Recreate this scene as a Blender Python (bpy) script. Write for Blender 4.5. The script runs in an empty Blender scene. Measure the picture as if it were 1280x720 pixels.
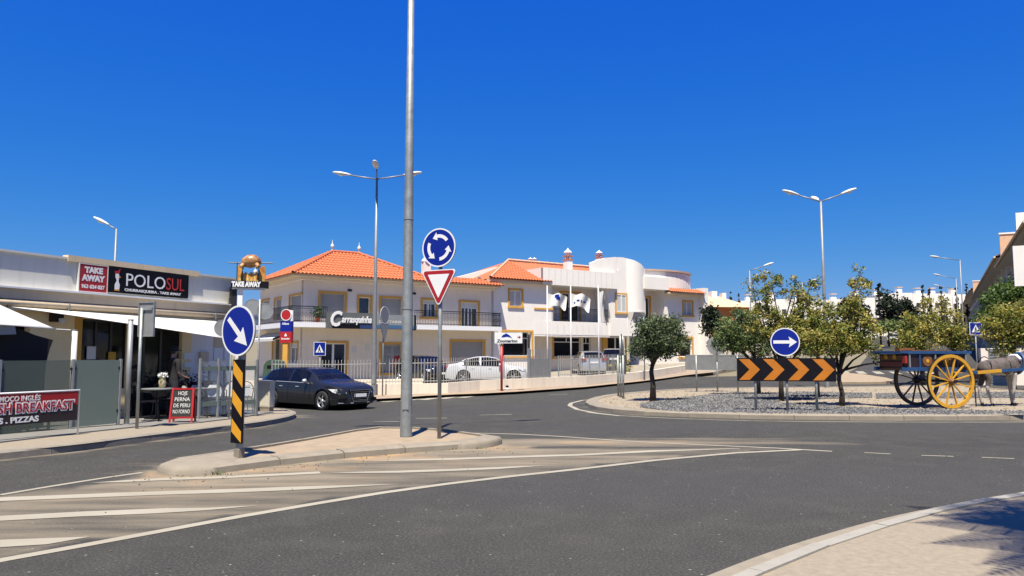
import bpy, bmesh, math, random
from mathutils import Vector, Matrix, geometry
R = math.radians
SC = bpy.context.scene
COL = SC.collection
rnd = random.Random(7)

# ------------------------------------------------------------------ camera, sky, sun, exposure
EYE = Vector((0.0, 0.0, 1.6))
PITCH = math.atan(83 / 960)
cam_d = bpy.data.cameras.new('camera')
cam = bpy.data.objects.new('camera', cam_d); COL.objects.link(cam)
cam_d.sensor_width = 36; cam_d.lens = 27; cam_d.clip_start = 0.1; cam_d.clip_end = 4000
cam.location = EYE; cam.rotation_euler = (R(90) + PITCH, 0, 0)
SC.camera = cam
SHA, SHB = 0.045, 0.43                       # shadow shift per metre of height
sun_vec = Vector((-SHA, -SHB, 1)).normalized()
SUN_EL = math.asin(sun_vec.z); SUN_AZ = math.atan2(sun_vec.x, sun_vec.y)
world = bpy.data.worlds.new('World'); SC.world = world; world.use_nodes = True
wn = world.node_tree; wb = wn.nodes['Background']
sky = wn.nodes.new('ShaderNodeTexSky'); sky.sky_type = 'NISHITA'; sky.sun_disc = False
sky.sun_elevation = SUN_EL; sky.sun_rotation = SUN_AZ
sky.altitude = 300; sky.air_density = 1.0; sky.dust_density = 0.3; sky.ozone_density = 4.0
# the camera phone's deep blue: each channel of the physical sky gets its own gain and contrast, over the whole dome
sp_ = wn.nodes.new('ShaderNodeSeparateColor'); cb_ = wn.nodes.new('ShaderNodeCombineColor'); wn.links.new(sky.outputs[0], sp_.inputs[0])
for i_, (g_, p_) in enumerate(((.46, 2.0), (.444, .93), (.74, .15))):
    m1 = wn.nodes.new('ShaderNodeMath'); m1.operation = 'MULTIPLY'; m1.inputs[1].default_value = .1402; wn.links.new(sp_.outputs[i_], m1.inputs[0])
    m2 = wn.nodes.new('ShaderNodeMath'); m2.operation = 'POWER'; m2.inputs[1].default_value = p_; wn.links.new(m1.outputs[0], m2.inputs[0])
    m3 = wn.nodes.new('ShaderNodeMath'); m3.operation = 'MULTIPLY'; m3.inputs[1].default_value = g_ * 7.13; wn.links.new(m2.outputs[0], m3.inputs[0]); wn.links.new(m3.outputs[0], cb_.inputs[i_])
wn.links.new(cb_.outputs[0], wb.inputs[0])
wb.inputs[1].default_value = 0.0654
sl = bpy.data.lights.new('sun', 'SUN'); sl.energy = 5.0; sl.angle = R(0.5); sl.color = (1.0, 0.925, 0.78)
so = bpy.data.objects.new('sun', sl); COL.objects.link(so)
so.rotation_euler = sun_vec.to_track_quat('Z', 'Y').to_euler()
SC.view_settings.view_transform = 'Standard'; SC.view_settings.look = 'None'
SC.view_settings.exposure = 1.10; SC.view_settings.gamma = 1.0

# ------------------------------------------------------------------ terrain and pixel survey
def sstep(a, b, x):
    t = min(1, max(0, (x - a) / (b - a))); return t * t * (3 - 2 * t)
def zt(x, y):
    z = -0.30 * math.exp(-(((x + 8) / 9.5) ** 2 + ((y - 28) / 9) ** 2))
    w = sstep(-6, 12, x - 0.0 * y)
    a = max(0, y - 38); z += w * 0.043 * (a * a / (a + 6) if a > 0 else 0)
    b = max(0, y - 150); z += 0.07 * (b * b / (b + 40) if b > 0 else 0) * (1 - sstep(330, 520, y) * .75)
    return z
CP, SP_ = math.cos(PITCH), math.sin(PITCH)
def ray(px, py):
    u, v = px - 640.0, 360.0 - py
    return Vector((u, 960 * CP - v * SP_, v * CP + 960 * SP_)) / 960
def at(px, py, Y):                           # point of the sight line at depth Y
    d = ray(px, py); return EYE + d * (Y / d.y)
def G(px, py, h=0.0):                        # where a sight line meets the ground (+h)
    d = ray(px, py); t = 3.0
    for i in range(4000):
        p = EYE + d * t
        if p.z < zt(p.x, p.y) + h: break
        t += max(0.02, 0.004 * t)
    lo, hi = t - max(0.02, 0.004 * t) * 1.1, t
    for i in range(18):
        m = (lo + hi) / 2; p = EYE + d * m
        if p.z < zt(p.x, p.y) + h: hi = m
        else: lo = m
    return EYE + d * hi

# ------------------------------------------------------------------ materials
MATS = {}
def mat(name, col, rough=0.7, metal=0.0, var=0.10, scale=6.0, bump=0.0, bscale=60.0, streak=0.0, spec=0.5, col2=None, emit=None, coat=0.0, detail=6.0):
    if name in MATS: return MATS[name]
    m = bpy.data.materials.new(name); m.use_nodes = True; nt = m.node_tree; N = nt.nodes; L = nt.links
    b = N['Principled BSDF']; b.inputs['Roughness'].default_value = rough; b.inputs['Metallic'].default_value = metal
    b.inputs['Specular IOR Level'].default_value = spec
    if coat: b.inputs['Coat Weight'].default_value = coat; b.inputs['Coat Roughness'].default_value = 0.04
    tc = N.new('ShaderNodeTexCoord')
    nz = N.new('ShaderNodeTexNoise'); nz.inputs['Scale'].default_value = scale; nz.inputs['Detail'].default_value = detail; nz.inputs['Roughness'].default_value = 0.6
    L.new(tc.outputs['Object'], nz.inputs['Vector'])
    mx = N.new('ShaderNodeMix'); mx.data_type = 'RGBA'
    kf = 1.0 if metal > .3 else (.82 if ('wall' in name or 'white' in name) else .655)
    c = Vector(col[:3]) * kf; lo = c * (1 - var); hi = Vector(col2[:3]) * kf if col2 else c * (1 + var)
    mx.inputs[6].default_value = (*lo, 1); mx.inputs[7].default_value = (min(1, hi.x), min(1, hi.y), min(1, hi.z), 1)
    rp = N.new('ShaderNodeMapRange'); rp.inputs[1].default_value = 0.3; rp.inputs[2].default_value = 0.7
    L.new(nz.outputs[0], rp.inputs[0]); L.new(rp.outputs[0], mx.inputs[0])
    out = mx.outputs[2]
    if streak > 0:
        mp = N.new('ShaderNodeMapping'); mp.inputs['Scale'].default_value = (3.5, 3.5, 0.35); L.new(tc.outputs['Object'], mp.inputs[0])
        n2 = N.new('ShaderNodeTexNoise'); n2.inputs['Scale'].default_value = 1.6; n2.inputs['Detail'].default_value = 8; L.new(mp.outputs[0], n2.inputs['Vector'])
        r2 = N.new('ShaderNodeMapRange'); r2.inputs[1].default_value = 0.5; r2.inputs[2].default_value = 0.78; r2.inputs[4].default_value = streak
        L.new(n2.outputs[0], r2.inputs[0])
        m2 = N.new('ShaderNodeMix'); m2.data_type = 'RGBA'; m2.inputs[7].default_value = (c.x * .55, c.y * .5, c.z * .42, 1)
        L.new(r2.outputs[0], m2.inputs[0]); L.new(out, m2.inputs[6]); out = m2.outputs[2]
    L.new(out, b.inputs['Base Color'])
    r3 = N.new('ShaderNodeMapRange'); r3.inputs[3].default_value = max(0, rough - .08); r3.inputs[4].default_value = min(1, rough + .08)
    L.new(nz.outputs[0], r3.inputs[0]); L.new(r3.outputs[0], b.inputs['Roughness'])
    if bump > 0:
        n3 = N.new('ShaderNodeTexNoise'); n3.inputs['Scale'].default_value = bscale; n3.inputs['Detail'].default_value = 5; L.new(tc.outputs['Object'], n3.inputs['Vector'])
        bp = N.new('ShaderNodeBump'); bp.inputs['Strength'].default_value = bump; bp.inputs['Distance'].default_value = 0.02
        L.new(n3.outputs[0], bp.inputs['Height']); L.new(bp.outputs[0], b.inputs['Normal'])
    MATS[name] = m; return m
def glassmat(name, col, alpha, rough=0.08):
    m = bpy.data.materials.new(name); m.use_nodes = True; nt = m.node_tree; N = nt.nodes; L = nt.links
    b = N['Principled BSDF']; b.inputs['Base Color'].default_value = (*col, 1); b.inputs['Roughness'].default_value = rough
    nz = N.new('ShaderNodeTexNoise'); nz.inputs['Scale'].default_value = 2.0
    tc = N.new('ShaderNodeTexCoord'); L.new(tc.outputs['Object'], nz.inputs['Vector'])
    mr = N.new('ShaderNodeMapRange'); mr.inputs[3].default_value = max(0, alpha - .05); mr.inputs[4].default_value = min(1, alpha + .05)
    L.new(nz.outputs[0], mr.inputs[0]); L.new(mr.outputs[0], b.inputs['Alpha'])
    MATS[name] = m; return m
M = {}
M['white_wall'] = mat('white_wall', (.84, .80, .74), .8, var=.03, scale=1.2, streak=.10, bump=.06)
M['pink_wall'] = mat('pink_wall', (.80, .71, .62), .8, var=.03, scale=1.0, streak=.10, bump=.06)
M['cream_wall'] = mat('cream_wall', (.84, .73, .57), .8, var=.04, scale=1.2, streak=.12, bump=.06)
M['grey_wall'] = mat('grey_wall', (.72, .70, .62), .8, var=.05, scale=.8, streak=.3, bump=.06)
M['tan_wall'] = mat('tan_wall', (.92, .72, .38), .8, var=.04, scale=1.2, streak=.1)
M['beige_band'] = mat('beige_band', (.86, .68, .44), .75, var=.05, scale=1.5, streak=.3)
M['ochre'] = mat('ochre', (.82, .43, .07), .7, var=.08, scale=5, streak=.15)
M['tile'] = mat('roof_tile', (.60, .165, .06), .8, var=.22, scale=9, bump=.2, bscale=25)
M['tile_pale'] = mat('roof_tile_pale', (.80, .52, .33), .8, var=.15, scale=5)
M['white'] = mat('white_paint', (.8, .8, .8), .5, var=.03, scale=8)
M['offwhite'] = mat('offwhite_paint', (.62, .61, .57), .6, var=.06, scale=6, streak=.15)
M['sail'] = mat('sail_cloth', (.8, .79, .76), .9, var=.03, scale=3, bump=.1, bscale=8)
M['black'] = mat('black_paint', (.006, .006, .010), .6, var=.2, spec=.15)
M['dark'] = mat('dark_void', (.02, .018, .017), .8, var=.2)
M['iron'] = mat('wrought_iron', (.02, .02, .022), .5, metal=.3, var=.2)
M['galv'] = mat('galvanised_steel', (.27, .29, .285), .55, metal=.55, var=.18, scale=7, streak=.25, bump=.1, bscale=30)
M['galv_pale'] = mat('pale_steel', (.32, .33, .335), .5, metal=.3, var=.1)  # paler steel for lamp posts, plate backs and fittings
M['grey_metal'] = mat('grey_metal', (.25, .26, .26), .5, metal=.4, var=.12)
M['alu'] = mat('aluminium', (.62, .63, .63), .4, metal=.6, var=.06)
M['blue'] = mat('sign_blue', (.004, .022, .30), .45, var=.04, spec=.25)
M['signwhite'] = mat('sign_white', (.78, .78, .77), .4, var=.03)
M['signred'] = mat('sign_red', (.45, .012, .015), .4, var=.06)
M['orange'] = mat('sign_orange', (.62, .20, .010), .45, var=.1, scale=3, streak=.15)
M['amber'] = mat('sign_amber', (.85, .40, .02), .45, var=.06)
M['yellow'] = mat('cart_yellow', (.70, .36, .02), .5, var=.14, scale=8, streak=.2)
M['cartblue'] = mat('cart_blue', (.018, .075, .21), .5, var=.2, scale=8, streak=.2)
M['cartmaroon'] = mat('cart_maroon', (.022, .008, .008), .5, var=.2)
M['cartred'] = mat('cart_red', (.42, .03, .02), .5, var=.1)
M['cartwood'] = mat('cart_wood', (.24, .10, .03), .6, var=.2, scale=12)
M['tarblack'] = mat('cart_dark', (.07, .038, .022), .5, var=.2)
M['concrete'] = mat('kerb_concrete', (.30, .26, .20), .9, var=.12, scale=5, bump=.3, bscale=70)
M['concrete2'] = mat('kerb_grey', (.28, .25, .205), .9, var=.15, scale=5, bump=.3, bscale=70)
M['sand'] = mat('packed_sand', (.38, .295, .20), .95, var=.14, scale=4, bump=.5, bscale=80)
M['calcada'] = mat('calcada', (.32, .27, .20), .9, var=.13, scale=16, bump=.5, bscale=40)
M['floor'] = mat('terrace_floor', (.24, .23, .21), .7, var=.1, scale=2)
M['lot'] = mat('lot_concrete', (.34, .30, .24), .9, var=.1, scale=1.2, bump=.2)
M['gravel'] = mat('grey_gravel', (.16, .16, .165), .9, var=.35, scale=14, bump=.6, bscale=60)
M['dirt'] = mat('dry_earth', (.40, .32, .21), .95, var=.2, scale=3, bump=.6, bscale=50)
M['bark'] = mat('bark', (.05, .038, .028), .9, var=.3, scale=12, bump=.5)
M['paneglass'] = mat('window_glass', (.03, .035, .04), .12, var=.3, scale=1.5, spec=.8)
M['shopglass'] = mat('shop_glass', (.012, .012, .014), .15, var=.3, spec=.6)
M['shutter'] = mat('roller_shutter', (.45, .43, .40), .6, var=.05, scale=3)
M['curtain'] = mat('net_curtain', (.62, .63, .62), .9, var=.1, scale=12)
M['rubber'] = mat('tyre_rubber', (.015, .015, .016), .8, var=.2)
M['alloy'] = mat('alloy_rim', (.6, .61, .62), .3, metal=.8, var=.04)
M['chalk'] = mat('chalk', (.7, .7, .68), .9, var=.1)
M['slate'] = mat('chalkboard', (.015, .015, .015), .8, var=.3)
M['fence'] = mat('fence_paint', (.48, .47, .44), .6, var=.1)
M['red'] = mat('red_paint', (.50, .015, .018), .45, var=.06)
M['frost'] = glassmat('frosted_glass', (.15, .19, .155), .88, .4); M['frost_thin'] = glassmat('smoked_glass', (.10, .13, .11), .5, .2)
M['clear'] = glassmat('clear_glass', (.45, .5, .5), .11, .05)
M['cabinet'] = mat('cabinet_plastic', (.70, .66, .53), .6, var=.05, streak=.2)

# ------------------------------------------------------------------ mesh builder
class MB:
    def __init__(s): s.v = []; s.f = []; s.mi = []; s.cur = 0
    def add(s, vs, fs):
        o = len(s.v); s.v += [tuple(v) for v in vs]
        for f in fs: s.f.append([i + o for i in f]); s.mi.append(s.cur)
    def box(s, x0, x1, y0, y1, z0, z1):
        if x0 > x1: x0, x1 = x1, x0
        if y0 > y1: y0, y1 = y1, y0
        if z0 > z1: z0, z1 = z1, z0
        vs = [(x, y, z) for z in (z0, z1) for y in (y0, y1) for x in (x0, x1)]
        s.add(vs, [(0, 2, 3, 1), (4, 5, 7, 6), (0, 1, 5, 4), (2, 6, 7, 3), (0, 4, 6, 2), (1, 3, 7, 5)]); return s
    def obox(s, c, ax, ay, az):             # oriented box: centre and three half vectors
        c, ax, ay, az = map(Vector, (c, ax, ay, az))
        vs = [c + ax * i + ay * j + az * k for k in (-1, 1) for j in (-1, 1) for i in (-1, 1)]
        s.add(vs, [(0, 2, 3, 1), (4, 5, 7, 6), (0, 1, 5, 4), (2, 6, 7, 3), (0, 4, 6, 2), (1, 3, 7, 5)]); return s
    def bar(s, a, b, w, h=None, up=(0, 0, 1)):
        a, b = Vector(a), Vector(b); d = b - a; L = d.length
        if L < 1e-6: return s
        d /= L; u = Vector(up)
        if abs(d.dot(u)) > .98: u = Vector((0, 1, 0))
        x = d.cross(u).normalized(); z = x.cross(d); h = h or w
        return s.obox((a + b) / 2, d * L / 2, x * w / 2, z * h / 2)
    def tube(s, pts, rad, n=8, cap=True):
        pts = [Vector(p) for p in pts]; rads = rad if isinstance(rad, (list, tuple)) else [rad] * len(pts)
        rings = []; prev = None
        for i, p in enumerate(pts):
            d = (pts[min(i + 1, len(pts) - 1)] - pts[max(i - 1, 0)])
            if d.length < 1e-9: d = Vector((0, 0, 1))
            d.normalize()
            if prev is None:
                a = Vector((0, 0, 1)) if abs(d.z) < .9 else Vector((1, 0, 0))
                x = d.cross(a).normalized()
            else:
                x = (prev - d * prev.dot(d))
                x = x.normalized() if x.length > 1e-6 else d.orthogonal().normalized()
            prev = x; y = d.cross(x)
            rings.append([p + (x * math.cos(2 * math.pi * k / n) + y * math.sin(2 * math.pi * k / n)) * rads[i] for k in range(n)])
        vs = [v for r in rings for v in r]; fs = []
        for i in range(len(rings) - 1):
            for k in range(n):
                a = i * n + k; b = i * n + (k + 1) % n; fs.append((a, b, b + n, a + n))
        if cap: fs.append(tuple(reversed(range(n)))); fs.append(tuple(range(len(vs) - n, len(vs))))
        s.add(vs, fs); return s
    def poly(s, pts, y0, y1):               # 2D outline in local x,z ; thickness y0..y1 (front is y0, facing -y)
        n = len(pts); ar = sum(pts[i][0] * pts[(i + 1) % n][1] - pts[(i + 1) % n][0] * pts[i][1] for i in range(n))
        if ar < 0: pts = pts[::-1]
        vs = [(p[0], y0, p[1]) for p in pts] + [(p[0], y1, p[1]) for p in pts]
        fs = [tuple(range(n)), tuple(reversed(range(n, 2 * n)))]
        for i in range(n): j = (i + 1) % n; fs.append((j, i, i + n, j + n))
        s.add(vs, fs); return s
    def lathe(s, prof, n=20, c=(0, 0, 0)):  # profile (r, z) round the z axis
        vs = []; fs = []
        for r, z in prof:
            for k in range(n): a = 2 * math.pi * k / n; vs.append((c[0] + r * math.cos(a), c[1] + r * math.sin(a), c[2] + z))
        for i in range(len(prof) - 1):
            for k in range(n):
                a = i * n + k; b = i * n + (k + 1) % n; fs.append((a, b, b + n, a + n))
        s.add(vs, fs); return s
    def disc_y(s, c, r, y0, y1, n=32, r2=None):     # disc or ring standing in the x,z plane
        pts = [(c[0] + r * math.cos(2 * math.pi * k / n), c[1] + r * math.sin(2 * math.pi * k / n)) for k in range(n)]
        if r2 is None: return s.poly(pts, y0, y1)
        q = [(c[0] + r2 * math.cos(2 * math.pi * k / n), c[1] + r2 * math.sin(2 * math.pi * k / n)) for k in range(n)]
        vs = [(p[0], y0, p[1]) for p in pts] + [(p[0], y0, p[1]) for p in q] + [(p[0], y1, p[1]) for p in pts] + [(p[0], y1, p[1]) for p in q]
        fs = []
        for i in range(n):
            j = (i + 1) % n
            fs += [(i, j, n + j, n + i), (2 * n + j, 2 * n + i, 3 * n + i, 3 * n + j), (j, i, 2 * n + i, 2 * n + j), (n + i, n + j, 3 * n + j, 3 * n + i)]
        s.add(vs, fs); return s
    def mesh(s, name, ms, smooth=False):
        me = bpy.data.meshes.new(name); me.from_pydata(s.v, [], s.f)
        for m in (ms if isinstance(ms, (list, tuple)) else [ms]): me.materials.append(m)
        if any(s.mi): me.polygons.foreach_set('material_index', s.mi)
        if smooth: me.polygons.foreach_set('use_smooth', [True] * len(me.polygons))
        me.update(); return me
    def build(s, name, ms, parent=None, smooth=False, loc=None, rot=None):
        return link(name, s.mesh(name, ms, smooth), parent, loc, rot)
def link(name, me, parent=None, loc=None, rot=None):
    o = bpy.data.objects.new(name, me); COL.objects.link(o)
    if parent: o.parent = parent
    if loc is not None: o.location = loc
    if rot is not None: o.rotation_euler = rot
    return o
def tag(o, label=None, cat=None, group=None, kind=None):
    if label: o['label'] = label
    if cat: o['category'] = cat
    if group: o['group'] = group
    if kind: o['kind'] = kind
    return o
def thing(name, label, cat, loc=(0, 0, 0), rz=0.0, group=None):
    o = bpy.data.objects.new(name, None); COL.objects.link(o); o.location = loc; o.rotation_euler = (0, 0, rz)
    o.empty_display_size = .1
    return tag(o, label, cat, group)
def dup(root, loc, rz=None, label=None, group=None, scale=None):
    r = root.copy(); COL.objects.link(r); r.location = loc
    if rz is not None: r.rotation_euler = (0, 0, rz)
    if scale is not None: r.scale = scale
    if label: r['label'] = label
    if group: r['group'] = group
    for ch in list(root.children):
        c = ch.copy(); COL.objects.link(c); c.parent = r
        for g in list(ch.children):
            d = g.copy(); COL.objects.link(d); d.parent = c
    return r
def smooth_by_angle(me, ang=40):
    me.polygons.foreach_set('use_smooth', [True] * len(me.polygons))
    bm = bmesh.new(); bm.from_mesh(me); bmesh.ops.remove_doubles(bm, verts=bm.verts, dist=1e-5)
    for e in bm.edges:
        if len(e.link_faces) == 2 and e.calc_face_angle(0) > R(ang): e.smooth = False
    bm.to_mesh(me); bm.free()
def text(s, h, m, parent, x, y, z, name='lettering', w=None, bold=0.0, shear=0.0, align='CENTER', rot=(0, 0, 0), depth=.004, space=1.0):
    """upright lettering facing local -y; h = cap height, w = wanted total width"""
    c = bpy.data.curves.new(name, 'FONT'); c.body = s; c.size = h / 0.70; c.extrude = depth / 2; c.offset = bold * h
    c.shear = shear; c.align_x = align; c.space_character = space; c.resolution_u = 3
    t = bpy.data.objects.new('t', c); COL.objects.link(t); dg = bpy.context.evaluated_depsgraph_get(); dg.update()
    me = bpy.data.meshes.new_from_object(t.evaluated_get(dg)); bpy.data.objects.remove(t); bpy.data.curves.remove(c)
    xs = [v.co.x for v in me.vertices]
    if w and xs:
        k = w / (max(xs) - min(xs)); cx = (max(xs) + min(xs)) / 2 if align == 'CENTER' else min(xs)
        for v in me.vertices: v.co.x = (v.co.x - cx) * k
    me.transform(Matrix.Rotation(R(90), 4, 'X')); me.materials.clear(); me.materials.append(m)
    return link(name, me, parent, (x, y, z), rot)

# ------------------------------------------------------------------ ground sheets that follow the terrain
def inpoly(x, y, P):
    c = False; n = len(P)
    for i in range(n):
        x1, y1 = P[i][0], P[i][1]; x2, y2 = P[i - 1][0], P[i - 1][1]
        if (y1 > y) != (y2 > y) and x < (x2 - x1) * (y - y1) / (y2 - y1) + x1: c = not c
    return c
def densify(P, step, closed=True):
    out = []
    n = len(P)
    for i in range(n if closed else n - 1):
        a = Vector(P[i][:2]); b = Vector(P[(i + 1) % n][:2]); k = max(1, int((b - a).length / step))
        for j in range(k): out.append(a.lerp(b, j / k))
    if not closed: out.append(Vector(P[-1][:2]))
    return out
def sheet(name, P, dz, m, step=1.0, parent=None, skirt=0.0, holes=None):
    B = densify(P, step); nb = len(B)
    xs = [p.x for p in B]; ys = [p.y for p in B]; pts = list(B)
    y = min(ys) + step * .5; row = 0
    while y < max(ys):
        x = min(xs) + step * (.5 if row % 2 else .25)
        while x < max(xs):
            if inpoly(x, y, B) : pts.append(Vector((x, y)))
            x += step
        y += step; row += 1
    edges = [(i, (i + 1) % nb) for i in range(nb)]
    vv, ee, ff, *_ = geometry.delaunay_2d_cdt(pts, edges, [], 1, 1e-5)
    vs = [(v.x, v.y, zt(v.x, v.y) + dz) for v in vv]; fs = []
    for f in ff:
        a, b, c = [vv[i] for i in f[:3]]
        if (b - a).cross(c - a) < 0: f = list(reversed(f))
        fs.append(list(f))
    if skirt:
        o = len(vs)
        ar = sum(B[i].x * B[(i + 1) % nb].y - B[(i + 1) % nb].x * B[i].y for i in range(nb))
        for p in B: vs.append((p.x, p.y, zt(p.x, p.y) + dz)); vs.append((p.x, p.y, zt(p.x, p.y) + dz - skirt))
        for i in range(nb):
            a = o + 2 * i; b = o + 2 * ((i + 1) % nb)
            fs.append([a, a + 1, b + 1, b] if ar > 0 else [b, b + 1, a + 1, a])
    me = bpy.data.meshes.new(name); me.from_pydata(vs, [], fs); me.materials.append(m); me.update()
    o = link(name, me, parent)
    if not parent: o['kind'] = 'structure'
    return o
def chaikin(P, n=1, closed=False):
    for k in range(n):
        Q = [] if closed else [Vector(P[0][:2])]
        for i in range(len(P) if closed else len(P) - 1):
            a, b = Vector(P[i][:2]), Vector(P[(i + 1) % len(P)][:2]); Q += [a.lerp(b, .25), a.lerp(b, .75)]
        if not closed: Q.append(Vector(P[-1][:2]))
        P = Q
    return P
def offset_line(P, d):                       # shift a polyline to its left by d
    out = []
    for i, p in enumerate(P):
        a = P[max(i - 1, 0)]; b = P[min(i + 1, len(P) - 1)]
        t = Vector((b[0] - a[0], b[1] - a[1])).normalized(); out.append(Vector((p[0] - t.y * d, p[1] + t.x * d)))
    return out
def strip(name, P, w, dz, m, step=.5, parent=None, kind=None, taper=None):
    P = densify(P, step, False); n = len(P); L_, R_ = [], []
    for i, p in enumerate(P):
        a = P[max(i - 1, 0)]; b = P[min(i + 1, n - 1)]; t = (b - a).normalized(); ww = w(i / (n - 1)) if callable(w) else w
        q = Vector((-t.y, t.x)) * ww / 2; L_.append(p + q); R_.append(p - q)
    vs = [(p.x, p.y, zt(p.x, p.y) + dz) for p in L_ + R_]
    fs = [(n + i, n + i + 1, i + 1, i) for i in range(n - 1)]
    me = bpy.data.meshes.new(name); me.from_pydata(vs, [], fs); me.materials.append(m); me.update()
    o = link(name, me, parent)
    if kind: o['kind'] = kind
    return o
def walk(P, step):                           # points every step metres along a polyline
    P = [Vector(p[:2]) for p in P]; out = [P[0].copy()]; acc = 0
    for i in range(len(P) - 1):
        a, b = P[i], P[i + 1]; L = (b - a).length; t = step - acc
        while t <= L: out.append(a.lerp(b, t / L)); t += step
        acc = L - (t - step)
    return out
def kerb_stones(parent, P, width, h, m, length=1.0, slope=.0, closed=False):
    """kerb stones of a real step, laid along P (outer foot line); stone body lies to the left of P"""
    Pv = [Vector(p[:2]) for p in P]; tot = sum((b - a).length for a, b in zip(Pv, Pv[1:])); length = (tot - 1e-4) / max(1, round(tot / length)); W = walk(P, length)
    if (W[-1] - Pv[-1]).length > .02: W.append(Pv[-1])
    for i in range(len(W) - 1):
        a, b = W[i], W[i + 1]; d = (b - a).normalized(); g = .006; n = Vector((-d.y, d.x))
        a2, b2 = a + d * g, b - d * g
        za, zb = zt(a.x, a.y), zt(b.x, b.y); jz = rnd.uniform(-.004, .004)
        def P3(p, o, z): q = p + n * o; return (q.x, q.y, z)
        vs = [P3(a2, 0, za - .1), P3(b2, 0, zb - .1), P3(b2, 0.0 + slope * .3, zb + h - .03 + jz), P3(a2, 0.0 + slope * .3, za + h - .03 + jz),
              P3(b2, .03 + slope, zb + h + jz), P3(a2, .03 + slope, za + h + jz), P3(b2, width, zb + h + jz), P3(a2, width, za + h + jz), P3(b2, width, zb - .1), P3(a2, width, za - .1)]
        fs = [(0, 1, 2, 3), (3, 2, 4, 5), (5, 4, 6, 7), (7, 6, 8, 9), (0, 3, 5, 7, 9), (1, 8, 6, 4, 2)]
        mb = MB(); mb.add(vs, fs); mb.build('kerb_stone', m, parent)
class Frame:                                 # a facade: local x along it, local y into the building
    def __init__(s, x, y, ang, z=0): s.o = Vector((x, y)); s.a = ang; s.e = Vector((math.cos(ang), math.sin(ang))); s.n = Vector((-s.e.y, s.e.x)); s.z = z
    def sz(s, px, py, t=0.0):
        d = ray(px, py); o = s.o + s.n * t
        k = (o - EYE.xy).dot(s.n) / d.xy.dot(s.n); p = EYE + d * k
        return (p.xy - s.o).dot(s.e), p.z - s.z
    def S(s, px, t=0.0): return s.sz(px, 400, t)[0]
    def w(s, x, y, z=0): p = s.o + s.e * x + s.n * y; return Vector((p.x, p.y, z + s.z))
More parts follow.
